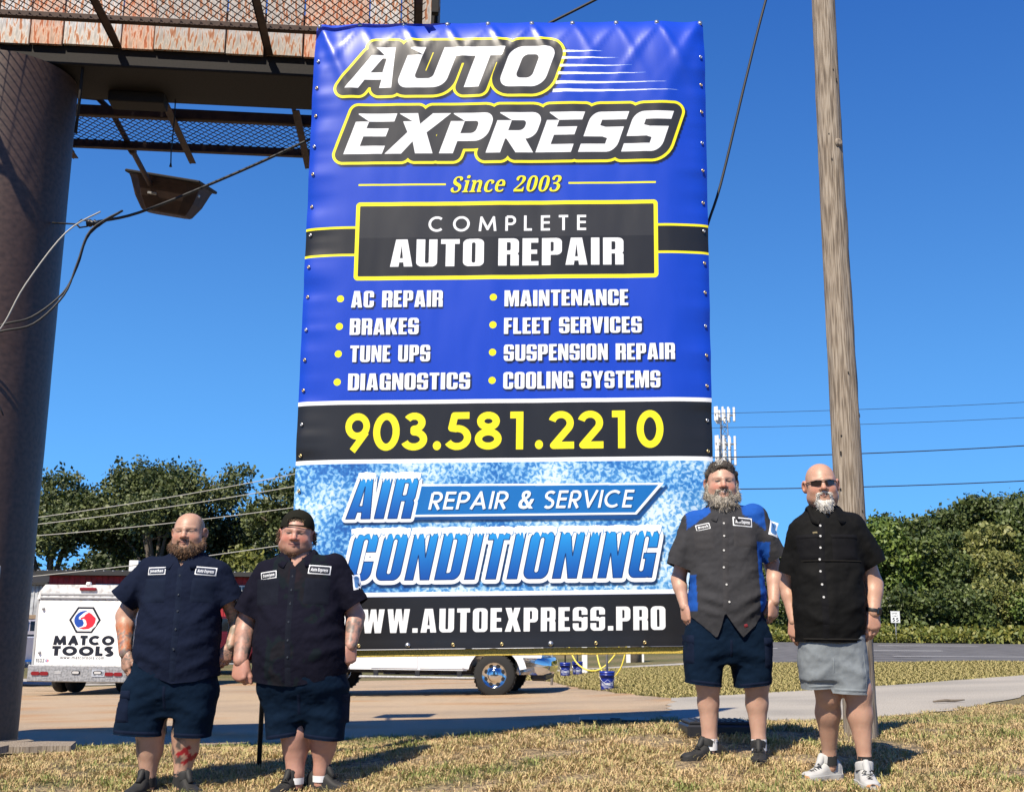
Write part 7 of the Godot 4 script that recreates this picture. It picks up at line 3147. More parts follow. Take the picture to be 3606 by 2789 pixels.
func grey_ink(p: Vector3, c: Color) -> Color:
	if p.y < 0.5 or p.y > 1.2 or p.y < 0.805:
		return c
	var n := nz.get_noise_3d(p.x * 17 + 4, p.y * 13, p.z * 17)
	var m := nz.get_noise_3d(p.x * 42, p.y * 34, p.z * 42)
	var k := 0.3 * smooth(-0.3, 0.1, n) + 0.5 * smooth(0.05, 0.2, n) + 0.45 * smooth(0.2, 0.35, absf(m))
	k *= smooth(1.08, 1.03, p.y) * smooth(0.805, 0.83, p.y)
	if p.x < -0.3:
		k *= 0.45 + 0.55 * smooth(0.03, 0.05, absf(p.x + 0.55 + 0.12 * (1.0 - p.y)) + 0.01 * n)
	else:
		k *= 0.5 + 0.5 * smooth(0.0, 0.3, n + 0.2)
	return c.lerp(Color(0.1, 0.105, 0.1), clampf(k, 0, 0.82))


func grey_hand_ink(p: Vector3, c: Color) -> Color:
	var m := nz.get_noise_3d(p.x * 40, p.y * 40, p.z * 40)
	return c.lerp(Color(0.1, 0.1, 0.085), smooth(0.1, 0.3, absf(m)) * smooth(0.1, 0.05, p.y) * 0.75)


func P2(s: String) -> Array:
	return Array(V2(s))


func rows(s: String) -> Array:
	var f := s.split_floats(" ", false)
	var out := []
	for k in range(0, f.size() - 5, 6):
		out.append([f[k], f[k + 1], f[k + 2], f[k + 3], f[k + 4], f[k + 5]])
	return out


func build_people() -> void:
	var white := Color8(225, 228, 230)
	var navy := Color(0.0095, 0.0145, 0.031)
	var navy2 := Color(0.0098, 0.0115, 0.019)
	var short_navy := Color(0.007, 0.012, 0.029)
	var navy_s := Color8(34, 44, 66)
	# ------------------------------------------------ balding bearded man in navy
	var P := {
		"at": Vector3(-2.03, 0.30, -7.35), "label": "bearded balding man in navy work shirt and shorts, one hand in his pocket", "skin": Color(0.43, 0.255, 0.18),
		"torso": rows(".60 -.065 .27 0 .2 .15  .70 -.065 .276 0 .205 .15  .85 -.062 .27 0 .215 .15  1.0 -.06 .262 0 .205 .145  1.12 -.06 .256 0 .18 .145  1.25 -.058 .25 0 .16 .145  1.34 -.055 .245 -.005 .14 .135  1.40 -.052 .225 -.012 .118 .125  1.44 -.048 .165 -.018 .1 .11  1.47 -.046 .105 -.02 .09 .095  1.49 -.045 .08 -.02 .08 .085"),
		"neck": Vector3(-0.045, 1.452, -0.012), "neck_r": 0.08,
		"arms": [
			{"shoulder": Vector3(-0.3, 1.34, -0.02), "elbow": Vector3(-0.422, 1.07, -0.05), "wrist": Vector3(-0.372, 0.845, 0.05), "r": [0.065, 0.058, 0.056, 0.041], "top": Vector3(-0.265, 1.355, -0.02), "cuff": Vector3(-0.43, 1.163, -0.01), "sleeve": [0.094, 0.094]},
			{"shoulder": Vector3(0.17, 1.32, -0.02), "elbow": Vector3(0.285, 1.03, -0.1), "wrist": Vector3(0.262, 0.885, -0.02), "r": [0.06, 0.05, 0.045, 0.031], "top": Vector3(0.16, 1.335, -0.02), "cuff": Vector3(0.255, 1.16, -0.03), "sleeve": [0.09, 0.08]}],
		"legs": [
			{"hip": Vector3(-0.17, 0.62, 0), "knee": Vector3(-0.19, 0.36, 0.02), "ankle": Vector3(-0.195, 0.1, 0.0), "r": [0.084, 0.077, 0.047], "foot": Vector3(-0.2, 0.0, 0.0), "yaw": -0.2},
			{"hip": Vector3(0.03, 0.62, 0), "knee": Vector3(0.034, 0.36, 0.02), "ankle": Vector3(0.019, 0.11, 0.01), "r": [0.084, 0.077, 0.046], "foot": Vector3(0.03, 0.0, 0.01), "yaw": 0.75}],
		"ink": flame_ink,
		"head": {"at": Vector3(-0.039, 1.598, 0.0), "scale": Vector3(1.2, 1.03, 1.12), "fat": 0.9, "smile": 1.4, "yaw": -0.02, "pitch": 0.02, "roll": 0.02, "stubble": Color(0.09, 0.07, 0.055), "brow": Color(0.14, 0.09, 0.06), "ruddy": 0.75, "brow_k": 0.55},
		"hands": [
			{"curl": [0.3, 0.3, 0.2], "thumb": 0.5, "thick": 1.1, "dir": Vector3(0.18, -0.95, 0.12), "side": Vector3(0.6, 0, 0.7), "back": Vector3(-0.7, 0, 0.7), "size": 1.1, "at": Vector3(-0.372, 0.845, 0.05), "ink": grey_hand_ink},
			{"curl": [0.28, 0.4, 0.3], "thumb": 1.0, "dir": Vector3(-0.28, -0.93, 0.16), "side": Vector3(-0.85, -0.1, 0.5), "back": Vector3(0.5, 0, 0.8), "size": 0.95, "at": Vector3(0.262, 0.888, -0.02), "ink": grey_hand_ink}],
		"hem": P2("-.36 .9 -.31 .82 -.25 .765 -.13 .7 -.03 .665 .1 .678 .22 .712"), "vee": 1.376, "vee_w": 0.62,
		"folds": [[-0.3, 1.2, -0.12, 1.02, 0.03, 0.012], [0.2, 1.18, 0.05, 1.0, 0.03, 0.012], [-0.3, 0.98, 0.0, 0.9, 0.035, 0.012], [0.2, 0.95, -0.05, 0.86, 0.03, 0.011], [-0.28, 0.86, -0.05, 0.76, 0.028, 0.012], [0.2, 0.82, 0.02, 0.73, 0.025, 0.01], [-0.33, 1.3, -0.36, 1.17, 0.025, 0.012], [-0.05, 1.2, -0.06, 0.75, 0.03, 0.006]],
		"shirt_color": func(_p): return navy, "shirt": navy, "shirt_mat": M.cloth, "collar_color": navy, "button_mat": M.button_dark,
		"placket": P2("-.042 1.37 -.034 1.25 -.026 1.1 -.022 .95 -.024 .8 -.027 .68"), "buttons": P2("-.038 1.32 -.03 1.2 -.024 1.1 -.022 .99 -.022 .87"),
		"pockets": [[-0.19, 1.225, 0.14, 0.15, 0.03], [0.105, 1.23, 0.13, 0.15, -0.03]],
		"badges": [[-0.192, 1.348, 0.115, 0.047, 0.03, badge("Jonathan", 220, 90, navy_s, white, white)], [0.112, 1.35, 0.125, 0.052, -0.06, badge("Auto Express", 240, 100, navy_s, white, white)]],
		"hips": rows(".46 -.075 .2 0 .13 .14  .55 -.08 .27 0 .16 .155  .62 -.085 .299 0 .185 .16  .70 -.078 .272 0 .198 .15  .86 -.065 .248 0 .2 .14"),
		"short_legs": [rows(".29 -.26 .163 .01 .14 .14  .36 -.26 .157 .01 .14 .14  .5 -.245 .15 .01 .15 .15  .62 -.21 .16 0 .16 .15  .7 -.17 .15 0 .15 .14"), rows(".28 .07 .113 .01 .13 .13  .35 .07 .11 .01 .13 .13  .5 .075 .122 .01 .145 .145  .62 .05 .15 0 .16 .15  .7 .03 .15 0 .15 .14")],
		"short_hems": [P2("-.44 .366 -.08 .348"), P2("-.06 .352 .22 .342")], "crotch": -0.068, "waist": 0.85, "short": short_navy,
		"short_folds": [[-0.06, 0.6, -0.3, 0.5, 0.03, 0.01], [-0.05, 0.55, 0.15, 0.48, 0.03, 0.01], [-0.2, 0.66, -0.33, 0.42, 0.03, 0.007]],
		"cargo": [[-0.345, 0.515, 0.1, 0.17, 0.06]], "seams": [[-0.075, 0.58, 0.018, 0.14, 0.0]], "bands": [[Vector2(-0.26, 0.37), Vector2(0.29, 0.02), -0.05], [Vector2(0.07, 0.358), Vector2(0.2, 0.02), -0.035]],
		"sock": M.sock_black, "sock_h": 0.015, "shoe_len": 0.3, "shoe": [M.shoe_black, M.shoe_sole, null, null], "shoe_h": 0.12}
	var a := make_person(P)
	var bf := Field.new()
	bf.ball(Vector3(0, -0.1, 0.048), Vector3(0.058, 0.058, 0.052), 0.03)
	bf.ball(Vector3(0, -0.125, 0.045), Vector3(0.045, 0.045, 0.042), 0.03)
	for s in [-1.0, 1.0]:
		bf.bone(Vector3(0.073 * s, -0.03, 0.0), Vector3(0.068 * s, -0.085, 0.022), 0.014, 0.026, 0.02)
		bf.bone(Vector3(0.068 * s, -0.085, 0.022), Vector3(0.035 * s, -0.112, 0.05), 0.026, 0.034, 0.03)
		bf.bone(Vector3(0.004 * s, -0.0505, 0.092), Vector3(0.032 * s, -0.062, 0.078), 0.0058, 0.0065, 0.006)
		bf.bone(Vector3(0.032 * s, -0.062, 0.078), Vector3(0.036 * s, -0.095, 0.068), 0.008, 0.014, 0.012)
	bf.ball(Vector3(0, -0.074, 0.1), Vector3(0.034, 0.021, 0.036), 0.01, true)
	beard_of(a, P, bf, Color(0.035, 0.02, 0.012), Color(0.16, 0.085, 0.042), 0.005, 0.0055, 0.018, 1300)

	# ------------------------------------------------ man in the backwards cap
	P = {
		"at": Vector3(-1.12, 0.31, -7.35), "label": "heavyset man in a backwards black cap and dark work shirt, arms hanging", "skin": Color(0.44, 0.235, 0.175),
		"torso": rows(".58 -.195 .285 0 .23 .16  .70 -.193 .295 0 .245 .16  .835 -.19 .303 0 .26 .165  .97 -.205 .286 0 .25 .16  1.14 -.208 .264 0 .21 .155  1.27 -.212 .256 -.005 .175 .15  1.35 -.214 .246 -.01 .15 .14  1.41 -.22 .215 -.015 .125 .125  1.45 -.225 .15 -.02 .1 .105  1.48 -.228 .09 -.02 .085 .09"),
		"neck": Vector3(-0.234, 1.458, -0.012), "neck_r": 0.086,
		"arms": [
			{"shoulder": Vector3(-0.46, 1.31, -0.02), "elbow": Vector3(-0.556, 1.03, -0.05), "wrist": Vector3(-0.556, 0.795, 0.06), "r": [0.075, 0.066, 0.063, 0.047], "top": Vector3(-0.425, 1.325, -0.02), "cuff": Vector3(-0.55, 1.075, -0.01), "sleeve": [0.1, 0.092]},
			{"shoulder": Vector3(0.0, 1.34, -0.02), "elbow": Vector3(0.138, 1.07, -0.04), "wrist": Vector3(0.125, 0.89, 0.06), "r": [0.07, 0.057, 0.054, 0.039], "top": Vector3(-0.015, 1.372, -0.02), "cuff": Vector3(0.145, 1.138, -0.01), "sleeve": [0.094, 0.08]}],
		"legs": [
			{"hip": Vector3(-0.25, 0.6, 0), "knee": Vector3(-0.203, 0.35, 0.02), "ankle": Vector3(-0.192, 0.12, 0.02), "r": [0.086, 0.075, 0.052], "foot": Vector3(-0.2, 0.0, 0.02), "yaw": -0.42},
			{"hip": Vector3(-0.06, 0.6, 0), "knee": Vector3(-0.02, 0.35, 0.02), "ankle": Vector3(-0.038, 0.13, -0.01), "r": [0.083, 0.07, 0.046], "foot": Vector3(-0.04, 0.02, -0.02), "yaw": 1.12}],
		"ink": grey_ink,
		"head": {"at": Vector3(-0.256, 1.585, 0.0), "scale": Vector3(1.22, 1.07, 1.12), "fat": 1.1, "smile": 0.8, "yaw": 0.06, "pitch": 0.04, "roll": -0.05, "ruddy": 1.0, "brow": Color(0.17, 0.1, 0.06), "brow_k": 0.4, "fuzz": Color(0.19, 0.11, 0.06)},
		"hands": [
			{"curl": [0.95, 1.15, 0.7], "thumb": 0.35, "thick": 1.2, "dir": Vector3(0.02, -1, 0.12), "side": Vector3(0.85, 0, 0.5), "back": Vector3(-0.35, 0, 0.9), "size": 1.22, "at": Vector3(-0.556, 0.797, 0.06), "ink": no_ink},
			{"curl": [0.8, 1.0, 0.6], "thumb": 0.3, "thick": 1.12, "dir": Vector3(-0.1, -1, 0.1), "side": Vector3(-0.85, 0, 0.5), "back": Vector3(0.35, 0, 0.9), "size": 1.08, "at": Vector3(0.125, 0.892, 0.06), "ink": no_ink}],
		"hem": P2("-.52 .672 -.34 .655 -.2 .645 -.05 .675 .12 .73"), "vee": 1.372, "vee_w": 0.85,
		"folds": [[-0.45, 1.15, -0.3, 1.0, 0.03, 0.012], [0.04, 1.12, -0.08, 1.0, 0.03, 0.012], [0.1, 0.98, -0.1, 0.94, 0.028, 0.014], [0.1, 0.88, -0.12, 0.82, 0.03, 0.012], [-0.46, 0.9, -0.28, 0.76, 0.03, 0.012], [-0.4, 0.78, -0.26, 0.69, 0.025, 0.01], [-0.5, 1.25, -0.56, 1.1, 0.025, 0.012], [0.06, 1.28, 0.14, 1.15, 0.025, 0.01]],
		"shirt_color": func(p): return navy2.lerp(Color(0.02, 0.018, 0.017), 0.6 * smooth(-0.1, 0.4, nz.get_noise_3d(p.x * 4, p.y * 3, 2)) * smooth(0.2, 0.05, absf(p.x + 0.2))), "shirt": navy2, "shirt_mat": M.cloth, "collar_color": navy2, "button_mat": M.button_dark,
		"placket": P2("-.242 1.36 -.238 1.2 -.236 1.05 -.232 .9 -.226 .76 -.222 .65"), "buttons": P2("-.24 1.31 -.238 1.225 -.237 1.14 -.235 1.03 -.232 .92 -.228 .82"),
		"pockets": [[-0.395, 1.215, 0.15, 0.165, 0.05], [-0.085, 1.22, 0.15, 0.16, -0.02]],
		"badges": [[-0.398, 1.318, 0.105, 0.047, 0.14, badge("Damiyon", 220, 90, Color8(30, 34, 46), white, white)], [-0.079, 1.354, 0.135, 0.056, -0.05, badge("Auto Express", 240, 100, Color8(30, 34, 46), white, white)], [0.142, 1.285, 0.04, 0.1, 0.2, badge("", 60, 130, Color8(70, 120, 175), white, Color8(215, 220, 226)), "sleeve_badge"]],
		"hips": rows(".44 -.15 .2 0 .14 .15  .53 -.165 .255 0 .17 .165  .63 -.168 .29 0 .222 .17  .70 -.175 .276 0 .234 .155  .85 -.18 .265 0 .24 .15"),
		"short_legs": [rows(".27 -.265 .116 .01 .13 .13  .36 -.265 .113 .01 .13 .13  .48 -.26 .13 0 .15 .15  .6 -.25 .15 0 .16 .16  .68 -.24 .15 0 .16 .15"), rows(".26 -.03 .125 .01 .13 .13  .34 -.03 .123 .01 .13 .13  .48 -.03 .136 0 .15 .15  .6 -.05 .15 0 .16 .16  .68 -.07 .15 0 .16 .15")],
		"short_hems": [P2("-.39 .323 -.14 .362"), P2("-.16 .347 .11 .318")], "crotch": -0.15, "waist": 0.84, "short": short_navy,
		"short_folds": [[-0.13, 0.52, -0.33, 0.42, 0.03, 0.01], [-0.13, 0.5, 0.07, 0.45, 0.03, 0.01], [-0.4, 0.6, -0.36, 0.4, 0.03, 0.008]],
		"cargo": [[0.105, 0.5, 0.03, 0.16, 0.0]], "seams": [[-0.16, 0.54, 0.018, 0.12, 0.0]], "bands": [[Vector2(-0.265, 0.352), Vector2(0.21, 0.02), 0.16], [Vector2(-0.03, 0.343), Vector2(0.22, 0.02), -0.11]],
		"sock": M.sock_white, "sock_h": -0.022, "shoe_len": 0.31, "shoe": [M.shoe_black, M.shoe_sole, null, M.rubber], "shoe_h": 0.12}
	var b := make_person(P)
	var ht := Transform3D(Basis.from_euler(Vector3(0.04, 0.06, -0.05)) * Basis.from_scale(P.head.scale), P.head.at)
	# cap: crown, opening with strap, and the peak behind
	var cf := Field.new()
	cf.ball(Vector3(0, 0.058, -0.014), Vector3(0.0855, 0.092, 0.107), 0.02)
	cf.ball(Vector3(0, 0.035, -0.014), Vector3(0.0865, 0.06, 0.107), 0.02)
	var gap := func(p):
		var g: float = p.y - (0.028 + 0.34 * (p.z + 0.014) * 0.4)
		var hole := Vector2(p.x / 0.043, (p.y - 0.066) / 0.032)
		if p.z > 0 and p.y > 0.066:
			g = minf(g, (hole.length() - 1.0) * 0.03)
		elif p.z > 0:
			g = minf(g, maxf(absf(p.x) - 0.043, 0.052 - p.y))
		return g
	var cm := clipped(cf.mesh(0.0045), gap)
	var cap := put("cap", joined([moved(tinted(cm, func(p): return Color(0.017, 0.016, 0.015)), ht)]), M.cloth, b)
	var st := S(true)
	var pk := []
	for k in 9:
		var an := deg_to_rad(180 + lerpf(-62, 62, k / 8.0))
		var d := Vector3(sin(an), 0, cos(an))
		pk.append([ht * (Vector3(0, 0.034, -0.014) + d * Vector3(0.085, 0, 0.106)), ht * (Vector3(0, 0.024 - 0.02 * cos(lerpf(-1, 1, k / 8.0) * 1.4), -0.014) + d * Vector3(0.088, 0, 0.106 + 0.07 * cos(lerpf(-1, 1, k / 8.0) * 1.4)))])
	skin(st, pk, false)
	var black_cloth: StandardMaterial3D = M.cloth.duplicate()
	black_cloth.vertex_color_use_as_albedo = false
	black_cloth.albedo_color = lin(0.017, 0.016, 0.015)
	obj("cap_peak", st, black_cloth, cap)
	st = S(true)
	lathe(st, [Vector2(0, 0.006), Vector2(0.006, 0.004), Vector2(0.008, 0)], 10, Transform3D(Basis(), ht * Vector3(0, 0.15, -0.014)))
	obj("cap_button", st, black_cloth, cap)
	# fair hair in the opening and curls at the sides
	var spots := []
	var r := RandomNumberGenerator.new()
	r.seed = 8
	for k in 260:
		var x := r.randf_range(-0.042, 0.042)
		spots.append([ht * Vector3(x, 0.086 + r.randf() * 0.012 - 0.006 * absf(x) / 0.04, 0.063 + r.randf() * 0.008), Vector3(x * 4 + r.randfn() * 0.3, -0.6, 0.5).normalized(), 0.016, 0.0018, Color(0.22, 0.15, 0.085).lerp(Color(0.34, 0.26, 0.16), r.randf())])
	for k in 520:
		var s := -1.0 if k % 2 else 1.0
		var q := Vector3((0.083 + r.randf() * 0.014) * s, 0.02 - r.randf() * 0.075, -0.05 + r.randf() * 0.045)
		spots.append([ht * q, Vector3(s * 0.8 + r.randfn() * 0.4, r.randfn() * 0.5 - 0.2, r.randfn() * 0.5).normalized(), 0.02, 0.0022, Color(0.045, 0.028, 0.016).lerp(Color(0.15, 0.09, 0.05), r.randf())])
	hair_tufts(b, "hair", spots, M.hair)
	spots = []
	for k in 420:
		var x := r.randfn() * 0.03
		var y := -0.112 + r.randfn() * 0.016 + absf(x) * 0.35
		var z := 0.078 - absf(x) * 0.5 - maxf(0.0, -0.112 - y) * 0.8
		spots.append([ht * Vector3(x, y, z), Vector3(x * 3, -0.8, 0.6).normalized(), 0.013, 0.0014, Color(0.12, 0.065, 0.035).lerp(Color(0.27, 0.16, 0.085), r.randf())])
	hair_tufts(b, "beard", spots, M.hair)

	# ------------------------------------------------ bearded man in the grey and blue shirt
	var grey_c := Color(0.047, 0.046, 0.049)
	var blue_c := Color(0.018, 0.085, 0.36)
	P = {
		"at": Vector3(1.33, 0.53, -7.25), "label": "smiling man with a long grey beard in a grey and blue work shirt", "skin": Color(0.46, 0.275, 0.2),
		"torso": rows(".68 .02 .225 0 .18 .14  .8 .023 .236 0 .195 .145  .905 .023 .24 0 .2 .145  1.035 .032 .238 0 .195 .145  1.2 .02 .23 0 .17 .14  1.33 .017 .226 0 .155 .14  1.43 .022 .22 -.005 .135 .13  1.5 .03 .198 -.012 .115 .12  1.545 .03 .13 -.02 .1 .105  1.58 .03 .085 -.02 .085 .09"),
		"neck": Vector3(0.022, 1.545, -0.012), "neck_r": 0.078,
		"arms": [
			{"shoulder": Vector3(-0.18, 1.43, -0.03), "elbow": Vector3(-0.262, 1.1, -0.06), "wrist": Vector3(-0.24, 0.925, 0.02), "r": [0.055, 0.045, 0.043, 0.028], "top": Vector3(-0.16, 1.443, -0.02), "cuff": Vector3(-0.266, 1.172, -0.02), "sleeve": [0.088, 0.08]},
			{"shoulder": Vector3(0.25, 1.47, -0.02), "elbow": Vector3(0.347, 1.15, -0.05), "wrist": Vector3(0.317, 0.965, 0.03), "r": [0.06, 0.051, 0.047, 0.036], "top": Vector3(0.215, 1.492, -0.01), "cuff": Vector3(0.35, 1.232, -0.01), "sleeve": [0.092, 0.07]}],
		"legs": [
			{"hip": Vector3(-0.1, 0.7, 0), "knee": Vector3(-0.103, 0.47, 0.02), "ankle": Vector3(-0.1, 0.13, 0.0), "r": [0.075, 0.062, 0.045], "foot": Vector3(-0.1, 0.01, 0.0), "yaw": -1.05},
			{"hip": Vector3(0.17, 0.7, 0), "knee": Vector3(0.195, 0.47, 0.02), "ankle": Vector3(0.2, 0.13, 0.01), "r": [0.075, 0.065, 0.042], "foot": Vector3(0.2, 0.0, 0.0), "yaw": -0.22}],
		"ink": no_ink,
		"head": {"at": Vector3(0.017, 1.706, 0.0), "scale": Vector3(1.15, 1.05, 1.1), "fat": 0.8, "smile": 2.0, "yaw": -0.06, "pitch": -0.02, "roll": 0.0, "ruddy": 1.1, "brow": Color(0.14, 0.09, 0.06), "brow_k": 0.45, "mouth": Color(0.5, 0.46, 0.42)},
		"hands": [
			{"curl": [0.3, 0.3, 0.2], "thumb": 0.3, "dir": Vector3(0.14, -1, 0.05), "side": Vector3(0.5, 0, 0.8), "back": Vector3(-0.8, 0, 0.5), "size": 0.9, "at": Vector3(-0.24, 0.928, 0.02), "ink": no_ink},
			{"curl": [0.45, 0.4, 0.3], "thumb": 0.3, "thick": 1.1, "dir": Vector3(-0.14, -1, 0.0), "side": Vector3(-0.75, 0, 0.6), "back": Vector3(0.5, 0, 0.8), "size": 1.05, "at": Vector3(0.317, 0.968, 0.03), "ink": no_ink}],
		"hem": P2("-.26 .92 -.2 .86 -.07 .738 -.045 .8 -.02 .893 .03 .82 .088 .745 .17 .82 .262 .945"), "vee": 1.49, "vee_w": 0.5,
		"folds": [[-0.2, 1.0, 0.0, 0.94, 0.028, 0.014], [0.26, 1.03, 0.02, 0.92, 0.028, 0.015], [-0.19, 0.93, -0.02, 0.86, 0.024, 0.013], [0.25, 0.97, 0.08, 0.85, 0.024, 0.014], [-0.2, 1.15, 0.0, 1.02, 0.035, 0.01], [0.24, 1.2, 0.05, 1.08, 0.035, 0.01], [-0.24, 1.35, -0.27, 1.2, 0.025, 0.012], [0.29, 1.42, 0.33, 1.25, 0.025, 0.012], [0.2, 1.36, 0.1, 1.22, 0.03, 0.01]],
		"shirt_color": func(p):
			var x: float = absf(p.x - 0.025)
			if x > 0.1 and p.y > 1.5 - 0.7 * (x - 0.11) and x < 0.245:
				return blue_c
			if p.y < 1.33 and p.y > 0.9 and ((p.x > 0.21 and p.x < 0.292) or (p.x < -0.176 and p.x > -0.225 and p.y < 1.12)):
				return blue_c
			return grey_c,
		"shirt": grey_c, "shirt_mat": M.cloth, "collar_color": grey_c, "button_mat": M.button_pale,
		"placket": P2(".01 1.48 .005 1.35 .0 1.2 -.008 1.08 -.01 .97 -.018 .9"), "buttons": P2("0 1.44 -.004 1.36 -.01 1.27 -.016 1.165 -.006 1.06 .006 .955"),
		"pockets": [[-0.125, 1.335, 0.115, 0.125, 0.06], [0.12, 1.355, 0.125, 0.125, -0.03]],
		"badges": [[-0.127, 1.418, 0.085, 0.038, 0.2, badge("Brock", 220, 100, Color8(52, 52, 56), white, white)], [0.121, 1.451, 0.125, 0.057, -0.06, badge("Auto Express", 220, 100, Color8(52, 52, 56), white, white)], [0.336, 1.42, 0.07, 0.105, -0.3, badge("", 80, 120, Color8(70, 120, 175), white, Color8(225, 228, 232)), "sleeve_badge"], [0.107, 0.815, 0.028, 0.024, 0.3, badge("", 60, 50, Color8(120, 30, 40), white, Color8(30, 24, 26)), "hem_tag"]],
		"hips": rows(".58 .02 .2 0 .13 .13  .66 .028 .255 0 .155 .145  .75 .028 .267 0 .17 .145  .83 .025 .243 0 .182 .135  .95 .025 .222 0 .185 .13"),
		"short_legs": [rows(".38 -.132 .112 .01 .12 .12  .46 -.132 .11 .01 .12 .12  .6 -.125 .125 0 .14 .14  .7 -.105 .14 0 .15 .14  .8 -.08 .14 0 .14 .13"), rows(".38 .172 .112 .01 .12 .12  .46 .172 .11 .01 .12 .12  .6 .17 .125 0 .14 .14  .7 .155 .14 0 .15 .14  .8 .13 .14 0 .14 .13")],
		"short_hems": [P2("-.26 .473 -.01 .448"), P2("0.05 .442 .3 .472")], "crotch": 0.02, "waist": 0.93, "short": short_navy,
		"short_folds": [[0.0, 0.66, -0.2, 0.6, 0.028, 0.01], [0.03, 0.66, 0.24, 0.62, 0.028, 0.01], [0.05, 0.72, 0.2, 0.55, 0.03, 0.006]],
		"cargo": [[-0.225, 0.66, 0.045, 0.15, 0.0], [0.262, 0.645, 0.07, 0.16, 0.0]], "seams": [[0.02, 0.68, 0.016, 0.1, 0.0]], "bands": [[Vector2(-0.132, 0.472), Vector2(0.2, 0.018), -0.1], [Vector2(0.172, 0.468), Vector2(0.2, 0.018), 0.11]],
		"sock": M.sock_white, "sock_h": 0.008, "shoe_len": 0.3, "shoe": [M.shoe_black, M.shoe_sole, null, M.rubber], "shoe_h": 0.11}
	var c := make_person(P)
	bf = Field.new()
	bf.ball(Vector3(0, -0.11, 0.05), Vector3(0.056, 0.06, 0.05), 0.03)
	bf.ball(Vector3(0.002, -0.155, 0.048), Vector3(0.042, 0.055, 0.04), 0.03)
	for s in [-1.0, 1.0]:
		bf.bone(Vector3(0.077 * s, -0.005, 0.002), Vector3(0.071 * s, -0.085, 0.022), 0.012, 0.024, 0.02)
		bf.bone(Vector3(0.071 * s, -0.085, 0.022), Vector3(0.038 * s, -0.12, 0.05), 0.024, 0.034, 0.03)
		bf.bone(Vector3(0.004 * s, -0.051, 0.093), Vector3(0.034 * s, -0.06, 0.08), 0.0065, 0.008, 0.006)
		bf.bone(Vector3(0.034 * s, -0.06, 0.08), Vector3(0.04 * s, -0.095, 0.066), 0.009, 0.015, 0.012)
	bf.ball(Vector3(0, -0.076, 0.102), Vector3(0.035, 0.022, 0.038), 0.01, true)
	beard_of(c, P, bf, Color(0.1, 0.085, 0.065), Color(0.42, 0.38, 0.32), 0.006, 0.0055, 0.024, 1700)
	# swept back hair, dark with a grey streak
	var hf := Field.new()
	hf.ball(Vector3(0, 0.058, -0.022), Vector3(0.081, 0.078, 0.098), 0.02)
	hf.ball(Vector3(0, 0.095, 0.02), Vector3(0.06, 0.04, 0.06), 0.03)
	for s in [-1.0, 1.0]:
		hf.bone(Vector3(0.078 * s, 0.06, 0.01), Vector3(0.08 * s, 0.0, 0.0), 0.014, 0.008, 0.015)
	hf.ball(Vector3(0, 0.028, 0.11), Vector3(0.066, 0.062, 0.064), 0.012, true)
	hf.ball(Vector3(0, -0.05, 0.05), Vector3(0.12, 0.05, 0.06), 0.014, true)
	beard_of(c, P, hf, Color(0.016, 0.012, 0.009), Color(0.085, 0.068, 0.052), 0.004, 0.0055, 0.02, 900, "hair", Vector3(0, 0.6, -0.3))
	ht = Transform3D(Basis.from_euler(Vector3(-0.02, -0.06, 0)) * Basis.from_scale(P.head.scale), P.head.at)
	spots = []
	for k in 90:
		var x := -0.022 + r.randfn() * 0.009
		spots.append([ht * Vector3(x, 0.098 + r.randf() * 0.02, 0.068 + r.randf() * 0.008), Vector3(0.3 + r.randfn() * 0.15, 0.9, -0.05).normalized(), 0.032, 0.0028, Color(0.5, 0.47, 0.42)])
	hair_tufts(c, "hair_streak", spots, M.hair)

	# ------------------------------------------------ bald man in black
	var black := Color(0.0082, 0.0082, 0.0095)
